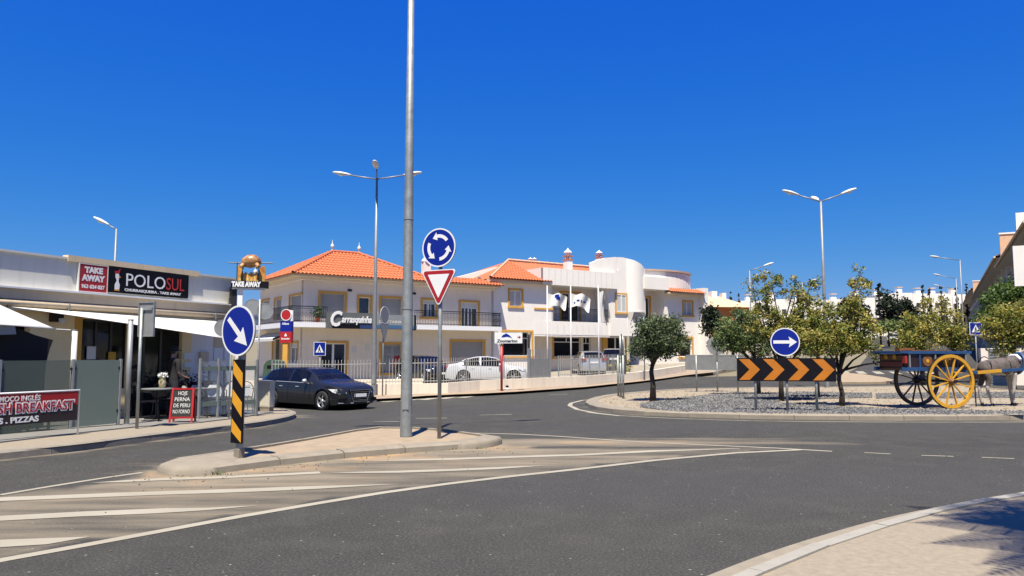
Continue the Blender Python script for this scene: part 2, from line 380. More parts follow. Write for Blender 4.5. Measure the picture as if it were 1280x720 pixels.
# ------------------------------------------------------------------ setting: earth, asphalt, markings, pavements
def asphalt():
    m = bpy.data.materials.new('asphalt'); m.use_nodes = True; nt = m.node_tree; N = nt.nodes; L = nt.links; b = N['Principled BSDF']
    tc = N.new('ShaderNodeTexCoord')
    def noise(scale, det=4, vec=None, rough=.6):
        n = N.new('ShaderNodeTexNoise'); n.inputs['Scale'].default_value = scale; n.inputs['Detail'].default_value = det; n.inputs['Roughness'].default_value = rough
        L.new(vec or tc.outputs['Object'], n.inputs['Vector']); return n.outputs[0]
    def rng(v, a, b_, c=0, d=1):
        r = N.new('ShaderNodeMapRange'); r.inputs[1].default_value = a; r.inputs[2].default_value = b_; r.inputs[3].default_value = c; r.inputs[4].default_value = d
        L.new(v, r.inputs[0]); return r.outputs[0]
    def mix(f, a, b_):
        x = N.new('ShaderNodeMix'); x.data_type = 'RGBA'
        for i, v in ((6, a), (7, b_)):
            if isinstance(v, tuple): x.inputs[i].default_value = (*v, 1)
            else: L.new(v, x.inputs[i])
        if isinstance(f, float): x.inputs[0].default_value = f
        else: L.new(f, x.inputs[0])
        return x.outputs[2]
    def mul(a, b_):
        x = N.new('ShaderNodeMath'); x.operation = 'MULTIPLY'; L.new(a, x.inputs[0])
        if isinstance(b_, float): x.inputs[1].default_value = b_
        else: L.new(b_, x.inputs[1])
        return x.outputs[0]
    big = noise(.12, 3); med = noise(1.7, 8)
    c = mix(rng(big, .35, .65), (.027, .0262, .0225), (.041, .0387, .0328))
    c = mix(mul(rng(med, .45, .8), .3), c, (.095, .090, .078))
    at_ = N.new('ShaderNodeAttribute'); at_.attribute_name = 'wear'; at_.attribute_type = 'GEOMETRY'
    c = mix(mul(at_.outputs['Fac'], .62), c, (.034, .034, .034))
    fine = noise(42, 4, rough=.85)
    c = mix(mul(rng(fine, .54, .64), .62), c, (.135, .13, .112))
    c = mix(mul(rng(fine, .47, .36), .8), c, (.007, .007, .007))
    pt = noise(.55, 7); c = mix(mul(rng(pt, .58, .60), .14), c, (.030, .030, .031)); c = mix(mul(rng(noise(3.2, 9, rough=.75), .60, .74), .4), c, (.085, .08, .068)); c = mix(mul(rng(noise(6.5, 6, rough=.7), .66, .71), .8), c, (.008, .008, .008))
    vo = N.new('ShaderNodeTexVoronoi'); vo.inputs['Scale'].default_value = 5.5; L.new(tc.outputs['Object'], vo.inputs['Vector'])
    c = mix(mul(rng(vo.outputs['Distance'], .075, .04), .75), c, (.26, .25, .22))
    # cracks
    wv = N.new('ShaderNodeTexVoronoi'); wv.feature = 'DISTANCE_TO_EDGE'; wv.inputs['Scale'].default_value = .33
    dis = N.new('ShaderNodeVectorMath'); dis.operation = 'ADD'
    nn = N.new('ShaderNodeTexNoise'); nn.inputs['Scale'].default_value = 1.3; nn.inputs['Detail'].default_value = 5; L.new(tc.outputs['Object'], nn.inputs['Vector'])
    L.new(tc.outputs['Object'], dis.inputs[0]); L.new(nn.outputs['Color'], dis.inputs[1]); L.new(dis.outputs[0], wv.inputs['Vector'])
    c = mix(mul(mul(rng(wv.outputs['Distance'], .012, .004), rng(big, .5, .6)), .55), c, (.018, .018, .018))
    # dust lying on the road: drawn by how far from wheels it is
    du = N.new('ShaderNodeAttribute'); du.attribute_name = 'dust'; du.attribute_type = 'GEOMETRY'
    mp = N.new('ShaderNodeMapping'); mp.inputs['Scale'].default_value = (.45, 2.6, 1); mp.inputs['Rotation'].default_value = (0, 0, R(-14)); L.new(tc.outputs['Object'], mp.inputs[0])
    dn = noise(.9, 8, mp.outputs[0]); 
    ad = N.new('ShaderNodeMath'); ad.operation = 'ADD'; L.new(dn, ad.inputs[0]); L.new(du.outputs['Fac'], ad.inputs[1])
    dm = mul(rng(ad.outputs[0], .78, 1.35), rng(du.outputs['Fac'], 0., .12))
    c = mix(mul(dm, .9), c, (.25, .208, .148))
    c = mix(mul(mul(rng(du.outputs['Fac'], .5, .8), rng(noise(.8, 7), .48, .62)), .85), c, (.34, .21, .10))
    L.new(c, b.inputs['Base Color']); b.inputs['Roughness'].default_value = .88; b.inputs['Specular IOR Level'].default_value = .3
    bp = N.new('ShaderNodeBump'); bp.inputs['Strength'].default_value = .55; bp.inputs['Distance'].default_value = .012
    L.new(noise(80, 4, rough=.8), bp.inputs['Height']); L.new(bp.outputs[0], b.inputs['Normal'])
    return m
M['asphalt'] = asphalt()
def marking(name, wear):
    m = bpy.data.materials.new(name); m.use_nodes = True; nt = m.node_tree; N = nt.nodes; L = nt.links; b = N['Principled BSDF']
    tc = N.new('ShaderNodeTexCoord'); n = N.new('ShaderNodeTexNoise'); n.inputs['Scale'].default_value = 22; n.inputs['Detail'].default_value = 8; n.inputs['Roughness'].default_value = .75
    L.new(tc.outputs['Object'], n.inputs['Vector'])
    n2 = N.new('ShaderNodeTexNoise'); n2.inputs['Scale'].default_value = 1.1; n2.inputs['Detail'].default_value = 6; L.new(tc.outputs['Object'], n2.inputs['Vector'])
    ad = N.new('ShaderNodeMath'); ad.operation = 'ADD'; L.new(n.outputs[0], ad.inputs[0]); L.new(n2.outputs[0], ad.inputs[1])
    r = N.new('ShaderNodeMapRange'); r.inputs[1].default_value = .70 + wear * .3; r.inputs[2].default_value = 1.0 + wear * .35; L.new(ad.outputs[0], r.inputs[0])
    r.inputs[3].default_value = .1; L.new(r.outputs[0], b.inputs['Alpha'])
    x = N.new('ShaderNodeMix'); x.data_type = 'RGBA'; x.inputs[6].default_value = (.20, .18, .135, 1); x.inputs[7].default_value = (.31, .285, .23, 1); L.new(n2.outputs[0], x.inputs[0])
    L.new(x.outputs[2], b.inputs['Base Color']); b.inputs['Roughness'].default_value = .8
    return m
M['mark'] = marking('road_paint', -.75); M['mark_worn'] = marking('road_paint_worn', -.15)

def gx(pxs, h=0.0): return [G(x, y, h).xy for x, y in pxs]
# splitter island outline (kerb foot)
isl_near = gx([(196, 590), (205, 594), (225, 595.5), (262, 594), (285, 590), (355, 581), (420, 574), (500, 567), (560, 562.5), (607, 560), (622, 557)])
isl_far = gx([(628, 553.5), (595, 548.5), (560, 543), (525, 540.5), (470, 538.5), (420, 547.5), (380, 555.5), (294, 570.5), (237, 579), (210, 583)], .02)
isl_near = chaikin(isl_near, 1); isl_far = chaikin(isl_far, 1); island = isl_near + isl_far
# roundabout outline
rb_near = gx([(745, 499.5), (735, 502), (730.5, 505.5), (732.5, 508.5), (747, 513.5), (770, 516.5), (794, 518.8), (864, 522), (930, 523.8), (1000, 524.8), (1100, 525.5), (1280, 525.5)])
rb_near += [Vector((15.5, 19.6)), Vector((18.5, 21.2)), Vector((21, 23.8)), Vector((22.4, 27)), Vector((22.5, 30.5)), Vector((20.5, 33))]
rb_far = gx([(1230, 484), (1120, 485.5), (1060, 486.5), (1000, 487), (940, 487.5), (880, 488.5), (840, 490), (800, 493), (765, 496)])
rbout = chaikin(rb_near + rb_far, 2, True)
# restaurant pavement
rest_k = [Vector((-13.5, -2)), Vector((-9.9, 6.5))] + gx([(0, 574.5), (94, 565), (179, 553), (240, 545), (290, 538), (321, 534.5), (352, 528.5), (365, 525), (371, 521.5), (368, 518.5), (358, 516), (340, 513.8)]) + [Vector((-10.5, 25.6)), Vector((-16, 27.5)), Vector((-45, 34))]
rest_k = rest_k[:2] + chaikin(rest_k[2:], 2)
# front-right pavement in the near corner
near_k = gx([(955, 740), (960, 719), (1040, 688), (1130, 659), (1210, 640), (1280, 629)]) + [Vector((7.3, 9.6)), Vector((10.5, 11.3)), Vector((17, 13.2)), Vector((26, 15)), Vector((50, 16))]
near_k = chaikin([Vector((-.6, 3.2)), Vector((.35, 4.13))] + near_k[1:], 2)
L1_ = None
# pavement before the white building
lot_k = [Vector((-45, 39)), Vector((-20, 33.2)), Vector((-10, 31.1))] + gx([(440, 500.5), (466, 500), (499, 498.5), (532, 495.8), (566, 494.2), (600, 493), (647, 490.6), (690, 487.5), (733, 484.4), (765, 481), (800, 477.5), (830, 473.5), (858, 469.5), (885, 467), (905, 464.5)])
lot_k += [lot_k[-1] + Vector((3.0, 4.5)), lot_k[-1] + Vector((6, 11)), lot_k[-1] + Vector((12, 24)), lot_k[-1] + Vector((30, 60))]

def segdist(p, P, closed=True):
    best = 1e9; n = len(P)
    for i in range(n if closed else n - 1):
        a, b = P[i], P[(i + 1) % n]; d = b - a; L2 = d.length_squared
        t = max(0, min(1, (p - a).dot(d) / L2)) if L2 > 0 else 0
        best = min(best, (p - a - d * t).length)
    return best
L1 = gx([(-160, 735), (0, 701), (100, 683), (200, 664.5), (300, 646), (400, 629), (480, 616), (560, 605), (640, 595.5), (720, 587), (820, 575.5), (918, 566.5), (1000, 562.5)])
hatch = isl_near[2:] + gx([(700, 560), (860, 559), (1000, 562)]) + L1[::-1][1:] + gx([(0, 619)])

# wide dry earth to the horizon
gm = MB(); gv = []; 
xsr = [-900, -500, -300, -200, -140, -100, -80, -60, -50, -40, -30, -20, -10, 0, 10, 20, 30, 40, 50, 60, 70, 80, 90, 100, 120, 140, 170, 200, 250, 320, 420, 600, 900]
ysr = [-60, -30, -10, 0, 10, 16, 22, 28, 34, 40, 46, 52, 60, 70, 80, 95, 110, 130, 150, 165, 180, 200, 225, 250, 280, 320, 370, 440, 520, 640, 800, 1100]
for y in ysr:
    for x in xsr: gv.append((x, y, zt(x, y) - .10))
nx = len(xsr); gf = [(j * nx + i, j * nx + i + 1, (j + 1) * nx + i + 1, (j + 1) * nx + i) for j in range(len(ysr) - 1) for i in range(nx - 1)]
gm.add(gv, gf); tag(gm.build('ground', mat('scrub_earth', (.30, .245, .16), .95, var=.2, scale=.15, col2=(.21, .19, .11)), smooth=True), kind='structure')

# asphalt: fine grid near, coarser beyond, one sheet
road_poly = [Vector(p) for p in ((-46, -12), (30, -12), (52, 10), (52, 30), (40, 36.5), (34, 38))]
road_poly += [Vector((38, 55)), Vector((53, 86)), Vector((83, 150)), Vector((113, 215)), Vector((103, 219)), Vector((72.5, 153.5)), Vector((42, 90)), Vector((25.5, 57)), Vector((21, 49)), Vector((15, 48)), Vector((5, 46)), Vector((-8, 40)), Vector((-46, 44))]
def road():
    pts = []
    def grid(x0, x1, y0, y1, s, skip=None):
        y = y0; r = 0
        while y < y1:
            x = x0 + (s / 2 if r % 2 else 0)
            while x < x1:
                if inpoly(x, y, road_poly) and not (skip and skip(x, y)): pts.append(Vector((x, y)))
                x += s
            y += s; r += 1
    nearb = lambda x, y: -11 < x < 12 and 3 < y < 19
    grid(-11, 12, 3, 19, .33)
    grid(-46, 52, -12, 60, 1.0, nearb); grid(30, 125, 60, 222, 3.0)
    B = densify(road_poly, 2.0); nb = len(B); allp = B + pts
    vv, ee, ff, *_ = geometry.delaunay_2d_cdt(allp, [(i, (i + 1) % nb) for i in range(nb)], [], 1, 1e-5)
    vs = [(v.x, v.y, zt(v.x, v.y)) for v in vv]; fs = []
    for f in ff:
        a, b, c = [vv[i] for i in f[:3]]; fs.append(list(f) if (b - a).cross(c - a) > 0 else list(reversed(f)))
    me = bpy.data.meshes.new('road'); me.from_pydata(vs, [], fs); me.materials.append(M['asphalt'])
    da = me.attributes.new('dust', 'FLOAT', 'POINT'); wa = me.attributes.new('wear', 'FLOAT', 'POINT')
    D = []; Wr = []
    for v in vv:
        p = Vector((v.x, v.y)); d = 0.0; w = 0.0
        if v.y < 62:
            if inpoly(v.x, v.y, hatch): dh_ = segdist(p, island); d = max(d, .46 + .24 * math.exp(-dh_ / 1.2))
            di = segdist(p, island); d = max(d, .85 * math.exp(-di / .35), .42 * math.exp(-di / 1.1))
            dt = (p - isl_far[0]).length; d = max(d, .62 * math.exp(-(max(0, abs(v.y - isl_far[0].y - .2)) / .9) ** 2) * sstep(-2.5, -.5, v.x) * (1 - sstep(3.0, 9, v.x)))
            for K, c_ in ((rbout, .5), (rest_k, .6), (lot_k, .6), (near_k, .45)):
                dk = segdist(p, K, K is rbout); d = max(d, c_ * math.exp(-dk / .3), c_ * .45 * math.exp(-dk / .9))
            # wheel tracks polished dark: round the near lane and between the islands
            yy = v.y - 0.02 * (v.x - 4) ** 2
            w = max(math.exp(-((v.y - 9.4 - .10 * (v.x - 2)) / 1.5) ** 2) * sstep(-3.5, 1.5, v.x),
                    math.exp(-((v.y - 6.1 - .16 * (v.x - 1)) / .8) ** 2) * .5,
                    math.exp(-((v.y - 17.4) / 1.0) ** 2) * .9 * sstep(-.5, 2, v.x), math.exp(-((v.y - 23.5 - .33 * (v.x + 6)) / 2.0) ** 2) * .85 * (1 - sstep(2, 4, v.x)))
            q = (v.x - (-7.8 + (v.y - 11.7) * .42))          # lane beside the restaurant
            w = max(w, .75 * math.exp(-((q - 1.5) / .55) ** 2) * (v.y < 22), .6 * math.exp(-((q - 3.2) / .5) ** 2) * (v.y < 16))
        D.append(d); Wr.append(w)
    da.data.foreach_set('value', D); wa.data.foreach_set('value', Wr); me.update()
    return link('road', me)
tag(road(), kind='structure')

# painted markings, each its own sheet 4 mm up
ZM = .005
def mk(P, w, m='mark', dz=ZM): return tag(strip('road_marking', P, w, dz, M[m], .33), kind='structure')
mk(L1, .13)
mk(gx([(560, 541.0), (600, 541.8), (650, 543), (700, 545.8), (775, 551), (850, 555.2), (920, 558.2), (974, 560.6), (1040, 564.5)]), .10)
for a, b in (((1080, 566), (1113, 567.8)), ((1152, 569.5), (1192, 570.8)), ((1227, 572), (1268, 573.6)), ((1310, 575), (1360, 577))):
    mk(gx([a, b]), .07, 'mark_worn')
mk(gx([(0, 619), (50, 610.5), (90, 604), (135, 597), (178, 591)]), .09)
mk(gx([(112, 604), (200, 599.5), (272, 597.2), (340, 594), (400, 591)]), lambda t: .19 * min(1, 6 * t))
mk(gx([(440, 577), (500, 575.6), (560, 574.2), (640, 571.5), (720, 569), (820, 564), (925, 560.8)]), lambda t: .21 * min(1, 5 * t, 4 * (1 - t) + .2))
mk(gx([(-150, 631), (0, 624.5), (100, 620.5), (200, 616.8), (300, 613.5), (400, 609.5), (450, 607.3), (498, 605.5)]), lambda t: .25 * min(1, 5 * (1 - t) + .05))
mk(gx([(415, 591.5), (500, 590), (560, 588), (620, 585.5), (684, 582)]), lambda t: .19 * min(1, 5 * t + .1, 4 * (1 - t) + .05))
mk(gx([(-150, 655), (0, 648.5), (100, 643), (200, 639), (260, 636.6), (322, 632.5)]), lambda t: .26 * min(1, 4.5 * (1 - t) + .03))
mk(gx([(-150, 688), (0, 680), (62, 677), (112, 671.5)]), lambda t: .29 * min(1, 3.2 * (1 - t) + .03))
rl = offset_line(rbout + [rbout[0]], -.55); mk([p for p in rl if p.y < 22.5 and p.x < 18], .10, 'mark_worn')
tip = gx([(745, 499), (728, 500.5), (714, 504), (712, 507), (722, 512), (745, 516.5), (775, 520)]); mk(tip, .15)
for a, b in (((467, 527.3), (499, 527)), ((520, 523.2), (559, 522.6)), ((600, 519), (640, 518)), ((686, 493.5), (709, 493))):
    mk(gx([a, b]), .12, 'mark_worn')
for i in range(5):                             # worn zebra by the lot, clear zebra across the hill road
    a = G(480 + 24 * i, 502.5 - 1.3 * i); mk([a.xy, a.xy + Vector((.7, 1.6))], .45, 'mark_worn', .006)
for x in (1058, 1079, 1101, 1123, 1146, 1170):
    a = G(x, 467 + (x - 1058) * .012); mk([a.xy, a.xy + Vector((.9, 2.6))], .5, 'mark', .01)
# islands
isle = sheet('traffic_island', offset_line(island[::-1] if sum(island[i].x * island[(i + 1) % len(island)].y - island[(i + 1) % len(island)].x * island[i].y for i in range(len(island))) < 0 else island, .06), .10, M['sand'], .5); 
rot = island[:]
def kerb_ring(par, P, w, h, m, length, slope=0): kerb_stones(par, P + [P[0]], w, h, m, length, slope)
ar = sum(island[i].x * island[(i + 1) % len(island)].y - island[(i + 1) % len(island)].x * island[i].y for i in range(len(island)))
def ccw(P):
    a = sum(P[i].x * P[(i + 1) % len(P)].y - P[(i + 1) % len(P)].x * P[i].y for i in range(len(P)))
    return P if a > 0 else P[::-1]
near_part = [p for p in isl_near] if ar > 0 else isl_near[::-1]
Lc = isl_near if ar > 0 else isl_near
kerb_stones(isle, isl_near[7:] + [isl_far[0]], .34, .115, M['concrete'], 1.15, .07)
kerb_stones(isle, isl_far[:-1], .13, .135, M['concrete'], .95, .01)
def nose(nb_):
    cc = sum(nb_, Vector((0, 0))) / len(nb_)
    rings = []
    for k_, z_ in ((1.0, -.03), (.98, .065), (.92, .105), (.8, .128), (.5, .138), (.0, .138)):
        D_ = densify(nb_, .12); rings.append([(cc.x + (p.x - cc.x) * k_, cc.y + (p.y - cc.y) * k_, zt(p.x, p.y) + z_) for p in D_])
    nv = len(rings[0]); mb = MB(); mb.add([v for r_ in rings for v in r_], [(i * nv + k, i * nv + (k + 1) % nv, (i + 1) * nv + (k + 1) % nv, (i + 1) * nv + k) for i in range(len(rings) - 1) for k in range(nv)])
    mb.build('island_nose', M['concrete'], isle, True)
nose(ccw([p + Vector((0, -.03)) for p in isl_near[-5:]] + isl_far[:3]))
nose(ccw(gx([(196, 590), (205, 594), (225, 595.5), (262, 594), (285, 590), (300, 587.5)]) + gx([(300, 570), (280, 572.5), (237, 579), (210, 583)], .02)))
roundabout = sheet('roundabout', offset_line(ccw(rbout), .12), .11, mat('rb_gravelly_sand', (.36, .30, .215), .95, var=.25, scale=9, bump=.8, bscale=45), .8)
kerb_stones(roundabout, ccw(rbout) + [ccw(rbout)[0]], .42, .13, M['concrete'], 1.3, .05)
# gravel beds on the roundabout with real loose stones
beds = [gx([(800, 509), (850, 515), (960, 517.5), (1110, 518), (1110, 511), (1040, 508), (1010, 504), (960, 503), (1000, 499), (1090, 497), (1090, 491.5), (1000, 490), (900, 492.5), (850, 497), (826, 501), (800, 504)], .12),
        gx([(1110, 518.5), (1280, 519), (1280, 514), (1110, 511)], .12), gx([(1095, 498), (1095, 492), (1290, 490), (1290, 497)], .12)]
for i, bd in enumerate(beds): sheet('gravel_bed', ccw(bd), .125, M['gravel'], .8, parent=roundabout)
st = MB(); cols = 3
for bd in beds:
    xs = [p.x for p in bd]; ys = [p.y for p in bd]; A = (max(xs) - min(xs)) * (max(ys) - min(ys))
    for k in range(int(A * 130)):
        x, y = rnd.uniform(min(xs), max(xs)), rnd.uniform(min(ys), max(ys))
        if not inpoly(x, y, bd): continue
        s = rnd.uniform(.016, .042); z = zt(x, y) + .13; st.cur = rnd.choice([0, 0, 0, 1, 1, 2]); a = rnd.uniform(0, 6.28)
        v = [(x + s * math.cos(a + q * 1.57) * rnd.uniform(.7, 1.2), y + s * math.sin(a + q * 1.57) * rnd.uniform(.7, 1.2), z) for q in range(4)] + [(x, y, z + s * rnd.uniform(.6, 1.1))]
        st.add(v, [(0, 1, 4), (1, 2, 4), (2, 3, 4), (3, 0, 4)])
tag(st.build('gravel', [mat('stone_dark', (.07, .07, .075), .9), mat('stone_mid', (.15, .15, .15), .9), mat('stone_pale', (.27, .26, .24), .9)]), 'loose grey gravel stones in beds on the roundabout', 'gravel', kind='stuff')
st = MB()
xs = [p.x for p in rbout]; ys = [p.y for p in rbout]
for k in range(6000):
    x, y = rnd.uniform(min(xs), max(xs)), rnd.uniform(min(ys), max(ys))
    if not inpoly(x, y, rbout) or segdist(Vector((x, y)), rbout) < .5: continue
    s = rnd.uniform(.015, .05); z = zt(x, y) + .113; a = rnd.uniform(0, 6.28); st.cur = rnd.randrange(2)
    v = [(x + s * math.cos(a + q * 1.57), y + s * math.sin(a + q * 1.57), z) for q in range(4)] + [(x, y, z + s * .6)]
    st.add(v, [(0, 1, 4), (1, 2, 4), (2, 3, 4), (3, 0, 4)])
tag(st.build('pebbles', [mat('pebble_brown', (.25, .18, .12), .9), mat('pebble_cream', (.36, .30, .22), .9)]), 'scattered tan pebbles over the bare sand of the roundabout', 'pebbles', kind='stuff')
# pavements
rest_poly = rest_k + [Vector((-45, 20)), Vector((-45, -2))]
rest_pav = sheet('restaurant_pavement', ccw(rest_poly), .115, M['calcada'], 1.0)
kerb_stones(rest_pav, rest_k, .16, .13, M['concrete2'], 1.05, .015)
near_poly = near_k + [Vector((50, 1)), Vector((-1.5, 1))]
near_pav = sheet('near_pavement', ccw(near_poly), .115, M['calcada'], 1.0)
kerb_stones(near_pav, near_k[::-1], .15, .13, mat('kerb_pale', (.36, .34, .295), .85, var=.08, bump=.2), 1.05, .01)
tag(strip('gutter', offset_line(near_k, .20), .22, .006, M['concrete'], .5), kind='structure')
lot_poly = lot_k + [Vector((50, 130)), Vector((20, 100)), Vector((-45, 75))]
lot = sheet('car_park', ccw(lot_poly), .10, M['lot'], 1.6)
kerb_stones(lot, lot_k[:-1], .18, .13, M['concrete'], 1.2, .01)
fp = gx([(430, 499.5), (466, 499.3), (499, 497.8), (532, 495.2), (566, 493.6), (600, 492.4), (647, 490), (690, 487), (733, 484), (765, 480.6), (800, 477.1), (858, 469.2), (900, 464.7)], .1)
strip_pav = sheet('front_pavement', ccw(offset_line(fp, .05) + offset_line(fp, 3.2)[::-1]), .115, mat('sandy_pavement', (.40, .295, .205), .9, var=.1, scale=2, bump=.3), 1.0)
sp = gx([(1050, 471), (1056, 468.5), (1078, 469.8), (1108, 474.6), (1118, 477.5), (1112, 480), (1085, 480.5), (1045, 480.5)])
spl = sheet('far_splitter_island', ccw(sp), .12, M['sand'], 1.0, skirt=.2); spl['kind'] = 'structure'
rp = [Vector((22, 38.5)), Vector((30, 38)), Vector((36, 41)), Vector((43, 56)), Vector((57.5, 86)), Vector((88.5, 150)), Vector((92, 150)), Vector((61, 84)), Vector((47, 54)), Vector((42, 36)), Vector((52, 30)), Vector((80, 28)), Vector((80, 40)), Vector((60, 60)), Vector((70, 80)), Vector((100, 150)), Vector((92, 152)), Vector((91, 152))]
rp = [Vector((30, 40)), Vector((38, 36)), Vector((54, 30)), Vector((90, 28)), Vector((100, 140)), Vector((96, 160)), Vector((84.5, 150)), Vector((54.5, 86)), Vector((39.5, 56)), Vector((34.5, 41.5))]
sheet('right_pavement', ccw(rp), .12, mat('far_pavement', (.42, .37, .31), .9, var=.08), 2.5, skirt=.3)
# terrace floor of the restaurant
tf = gx([(-120, 565), (0, 553.5), (99, 541.8), (168, 534.3), (250, 528.5), (300, 522.5), (342, 515.5)], .12) + [Vector((-12, 25)), Vector((-14, 25)), Vector((-16, 12)), Vector((-12, 8))]
sheet('terrace_floor', ccw(tf), .14, M['floor'], 1.0, skirt=.03)
# weeds and debris at the island foot
w = MB()
for (px, py, n, s) in ((265, 593.5, 40, .09), (565, 562, 26, .05), (600, 561, 18, .04), (335, 527.5, 22, .07), (330, 529, 12, .06), (735, 500, 10, .05), (455, 573, 8, .04)):
    c = G(px, py)
    for k in range(n):
        x, y = c.x + rnd.gauss(0, s), c.y + rnd.gauss(0, s * .4); a = rnd.uniform(0, 6.28); h = rnd.uniform(.3, 1) * s; dx, dy = math.cos(a) * s * .5, math.sin(a) * s * .5
        z = zt(x, y); w.add([(x, y, z), (x + .012, y, z), (x + dx, y + dy, z + h)], [(0, 1, 2)])
tag(w.build('weeds', mat('weed', (.09, .12, .03), .8, var=.3)), 'small dry weeds growing at the foot of the kerbs', 'weeds', kind='stuff')
st = MB()
for k in range(240):
    i = rnd.random(); 
    if i < .6:
        c = isl_near[rnd.randrange(2, len(isl_near))]; x, y = c.x + rnd.gauss(0, .5), c.y - abs(rnd.gauss(0, .35)) 
    else: x, y = rnd.uniform(-6, 8), rnd.uniform(5.5, 13)
    s = rnd.uniform(.005, .016); z = zt(x, y) + .004; st.add([(x - s, y, z), (x, y - s, z), (x + s, y, z), (x, y + s, z), (x, y, z + s)], [(0, 1, 4), (1, 2, 4), (2, 3, 4), (3, 0, 4)])
tag(st.build('road_grit', mat('grit', (.12, .09, .07), .9, var=.5, scale=3)), 'bits of grit lying on the asphalt near the island', 'grit', kind='stuff')
# ------------------------------------------------------------------ signs and lamps
def zpx(px, py, Y): return at(px, py, Y).z
def pole_part(root, h, r=.03, m='galv', r2=None, name='post', z0=-.1, n=10, x=0, y=0):
    mb = MB(); mb.tube([(x, y, z0), (x, y, h)], [r, r2 or r], n); return mb.build(name, M[m], root, True)
def clamps(root, zs, r=.036, y=0):
    for z in zs: mb = MB(); mb.box(-r, r, y - .045, y + .035, z - .015, z + .015); mb.box(-r * 2.6, r * 2.6, y - .045, y - .033, z - .012, z + .012); mb.build('bracket', M['galv'], root)
def disc_plate(root, z, r, face='blue', rim='signwhite', y=-.05, back='grey_metal', rimw=.07):
    mb = MB(); mb.disc_y((0, z), r, y, y + .022, 40); p = mb.build('sign_plate', M[back], root)
    mb = MB(); mb.disc_y((0, z), r, y - .006, y - .0005, 40, r * (1 - rimw)); mb.build('border', M[rim], p)
    mb = MB(); mb.disc_y((0, z), r * (1 - rimw) - .001, y - .005, y - .0005, 40); mb.build('sign_face', M[face], p)
    return p
def arc_arrow(a0, a1, r, w, hw, hl, c):      # ring arrow from a0 to the head at a1 (radians, ccw)
    P = []; n = 10; ah = a1 - hl / r
    for i in range(n + 1): a = a0 + (ah - a0) * i / n; P.append((c[0] + (r + w / 2) * math.cos(a), c[1] + (r + w / 2) * math.sin(a)))
    P.append((c[0] + (r + hw / 2) * math.cos(ah), c[1] + (r + hw / 2) * math.sin(ah)))
    P.append((c[0] + r * math.cos(a1), c[1] + r * math.sin(a1)))
    P.append((c[0] + (r - hw / 2) * math.cos(ah), c[1] + (r - hw / 2) * math.sin(ah)))
    for i in range(n, -1, -1): a = a0 + (ah - a0) * i / n; P.append((c[0] + (r - w / 2) * math.cos(a), c[1] + (r - w / 2) * math.sin(a)))
    return P
def straight_arrow(a, b, w, hw, hl, c=(0, 0)):
    a, b = Vector(a), Vector(b); d = (b - a).normalized(); n = Vector((-d.y, d.x)); h = b - d * hl; q = b - d * hl * .86
    return [(p.x + c[0], p.y + c[1]) for p in (a + n * w / 2, q + n * w / 2, h + n * hw / 2, b, h - n * hw / 2, q - n * w / 2, a - n * w / 2)]

# keep-right sign with hazard panel on the nose of the island
b = G(299, 570.5, .12); Yk = b.y
t = thing('keep_right_sign', 'blue keep right sign above an amber and black striped panel on the island tip', 'road sign', b, R(-33))
mb = MB(); mb.box(-.045, .045, -.035, .035, -.2, 2.05); mb.build('post', M['galv'], t)
mb = MB(); mb.box(-.06, .06, -.05, .05, -.1, .11); mb.build('post_foot', M['concrete'], t)
z0, z1 = zpx(298, 553.5, Yk) - b.z, zpx(300, 449.5, Yk) - b.z
mb = MB(); mb.box(-.125, .125, -.065, -.040, z0, z1); pn = mb.build('hazard_panel', M['black'], t)
per = .425
for k in range(4):
    zt_ = z1 - .01 - k * per
    P = [(-.11, zt_), (-.11, zt_ - .19), (.11, zt_ - .19 - .21), (.11, zt_ - .19)]
    if k == 3: P = [(-.11, zt_), (-.11, z0 + .012), (.0, z0 + .012)] if zt_ > z0 + .03 else None
    if P:
        P = [(x, max(z, z0 + .012)) for x, z in P]; mb = MB(); mb.poly(P, -.068, -.0655); mb.build('stripe', M['amber'], pn)
zc = zpx(303, 413.5, Yk) - b.z
d = disc_plate(t, zc, .375, y=-.085)
mb = MB(); mb.poly([(-.250, zc + .158), (-.196, zc + .208), (.066, zc - .030), (.118, zc + .052), (.215, zc - .222), (-.080, zc - .150), (.010, zc - .088)], -.093, -.0905); mb.build('arrow', M['signwhite'], d)
clamps(t, [zc - .18, zc + .18], .05)

# roundabout + give way sign
b = G(549, 547.5, .11); Yg = b.y
t = thing('give_way_sign', 'round blue roundabout sign above a red and white give way triangle', 'road sign', b, R(-27))
pole_part(t, zpx(556, 290, Yg) - b.z, .036)
zc = zpx(554, 310, Yg) - b.z; d = disc_plate(t, zc, .36, y=-.065)
for k in range(3):
    a0 = R(35 + 120 * k); P = arc_arrow(a0 , a0 + R(92), .215, .062, .15, .10, (0, zc)); mb = MB(); mb.poly(P, -.073, -.0705); mb.build('arrow', M['signwhite'], d)
zt1, zt0 = zpx(551, 337.5, Yg) - b.z, zpx(553, 384, Yg) - b.z
def rtri(cx, zt_, zb, hw, r, y0, y1, mb):
    P = []
    for (cxx, cz, a0) in ((cx - hw + r * 1.7, zt_ - r, 90), (cx, zb + r * 2, 210), (cx + hw - r * 1.7, zt_ - r, 330)):
        for j in range(7): a = R(a0 + 120 * j / 6); P.append((cxx + r * math.cos(a), cz + r * math.sin(a)))
    mb.poly(P, y0, y1); return mb
p = rtri(0, zt1, zt0, .385, .045, -.06, -.04, MB()).build('sign_plate', M['grey_metal'], t)
rtri(0, zt1, zt0, .385, .045, -.064, -.0605, MB()).build('border', M['signwhite'], p)
rtri(0, zt1 - .018, zt0 + .036, .350, .038, -.068, -.0645, MB()).build('red_band', M['signred'], p)
rtri(0, zt1 - .085, zt0 + .165, .232, .008, -.072, -.0685, MB()).build('sign_face', M['signwhite'], p)
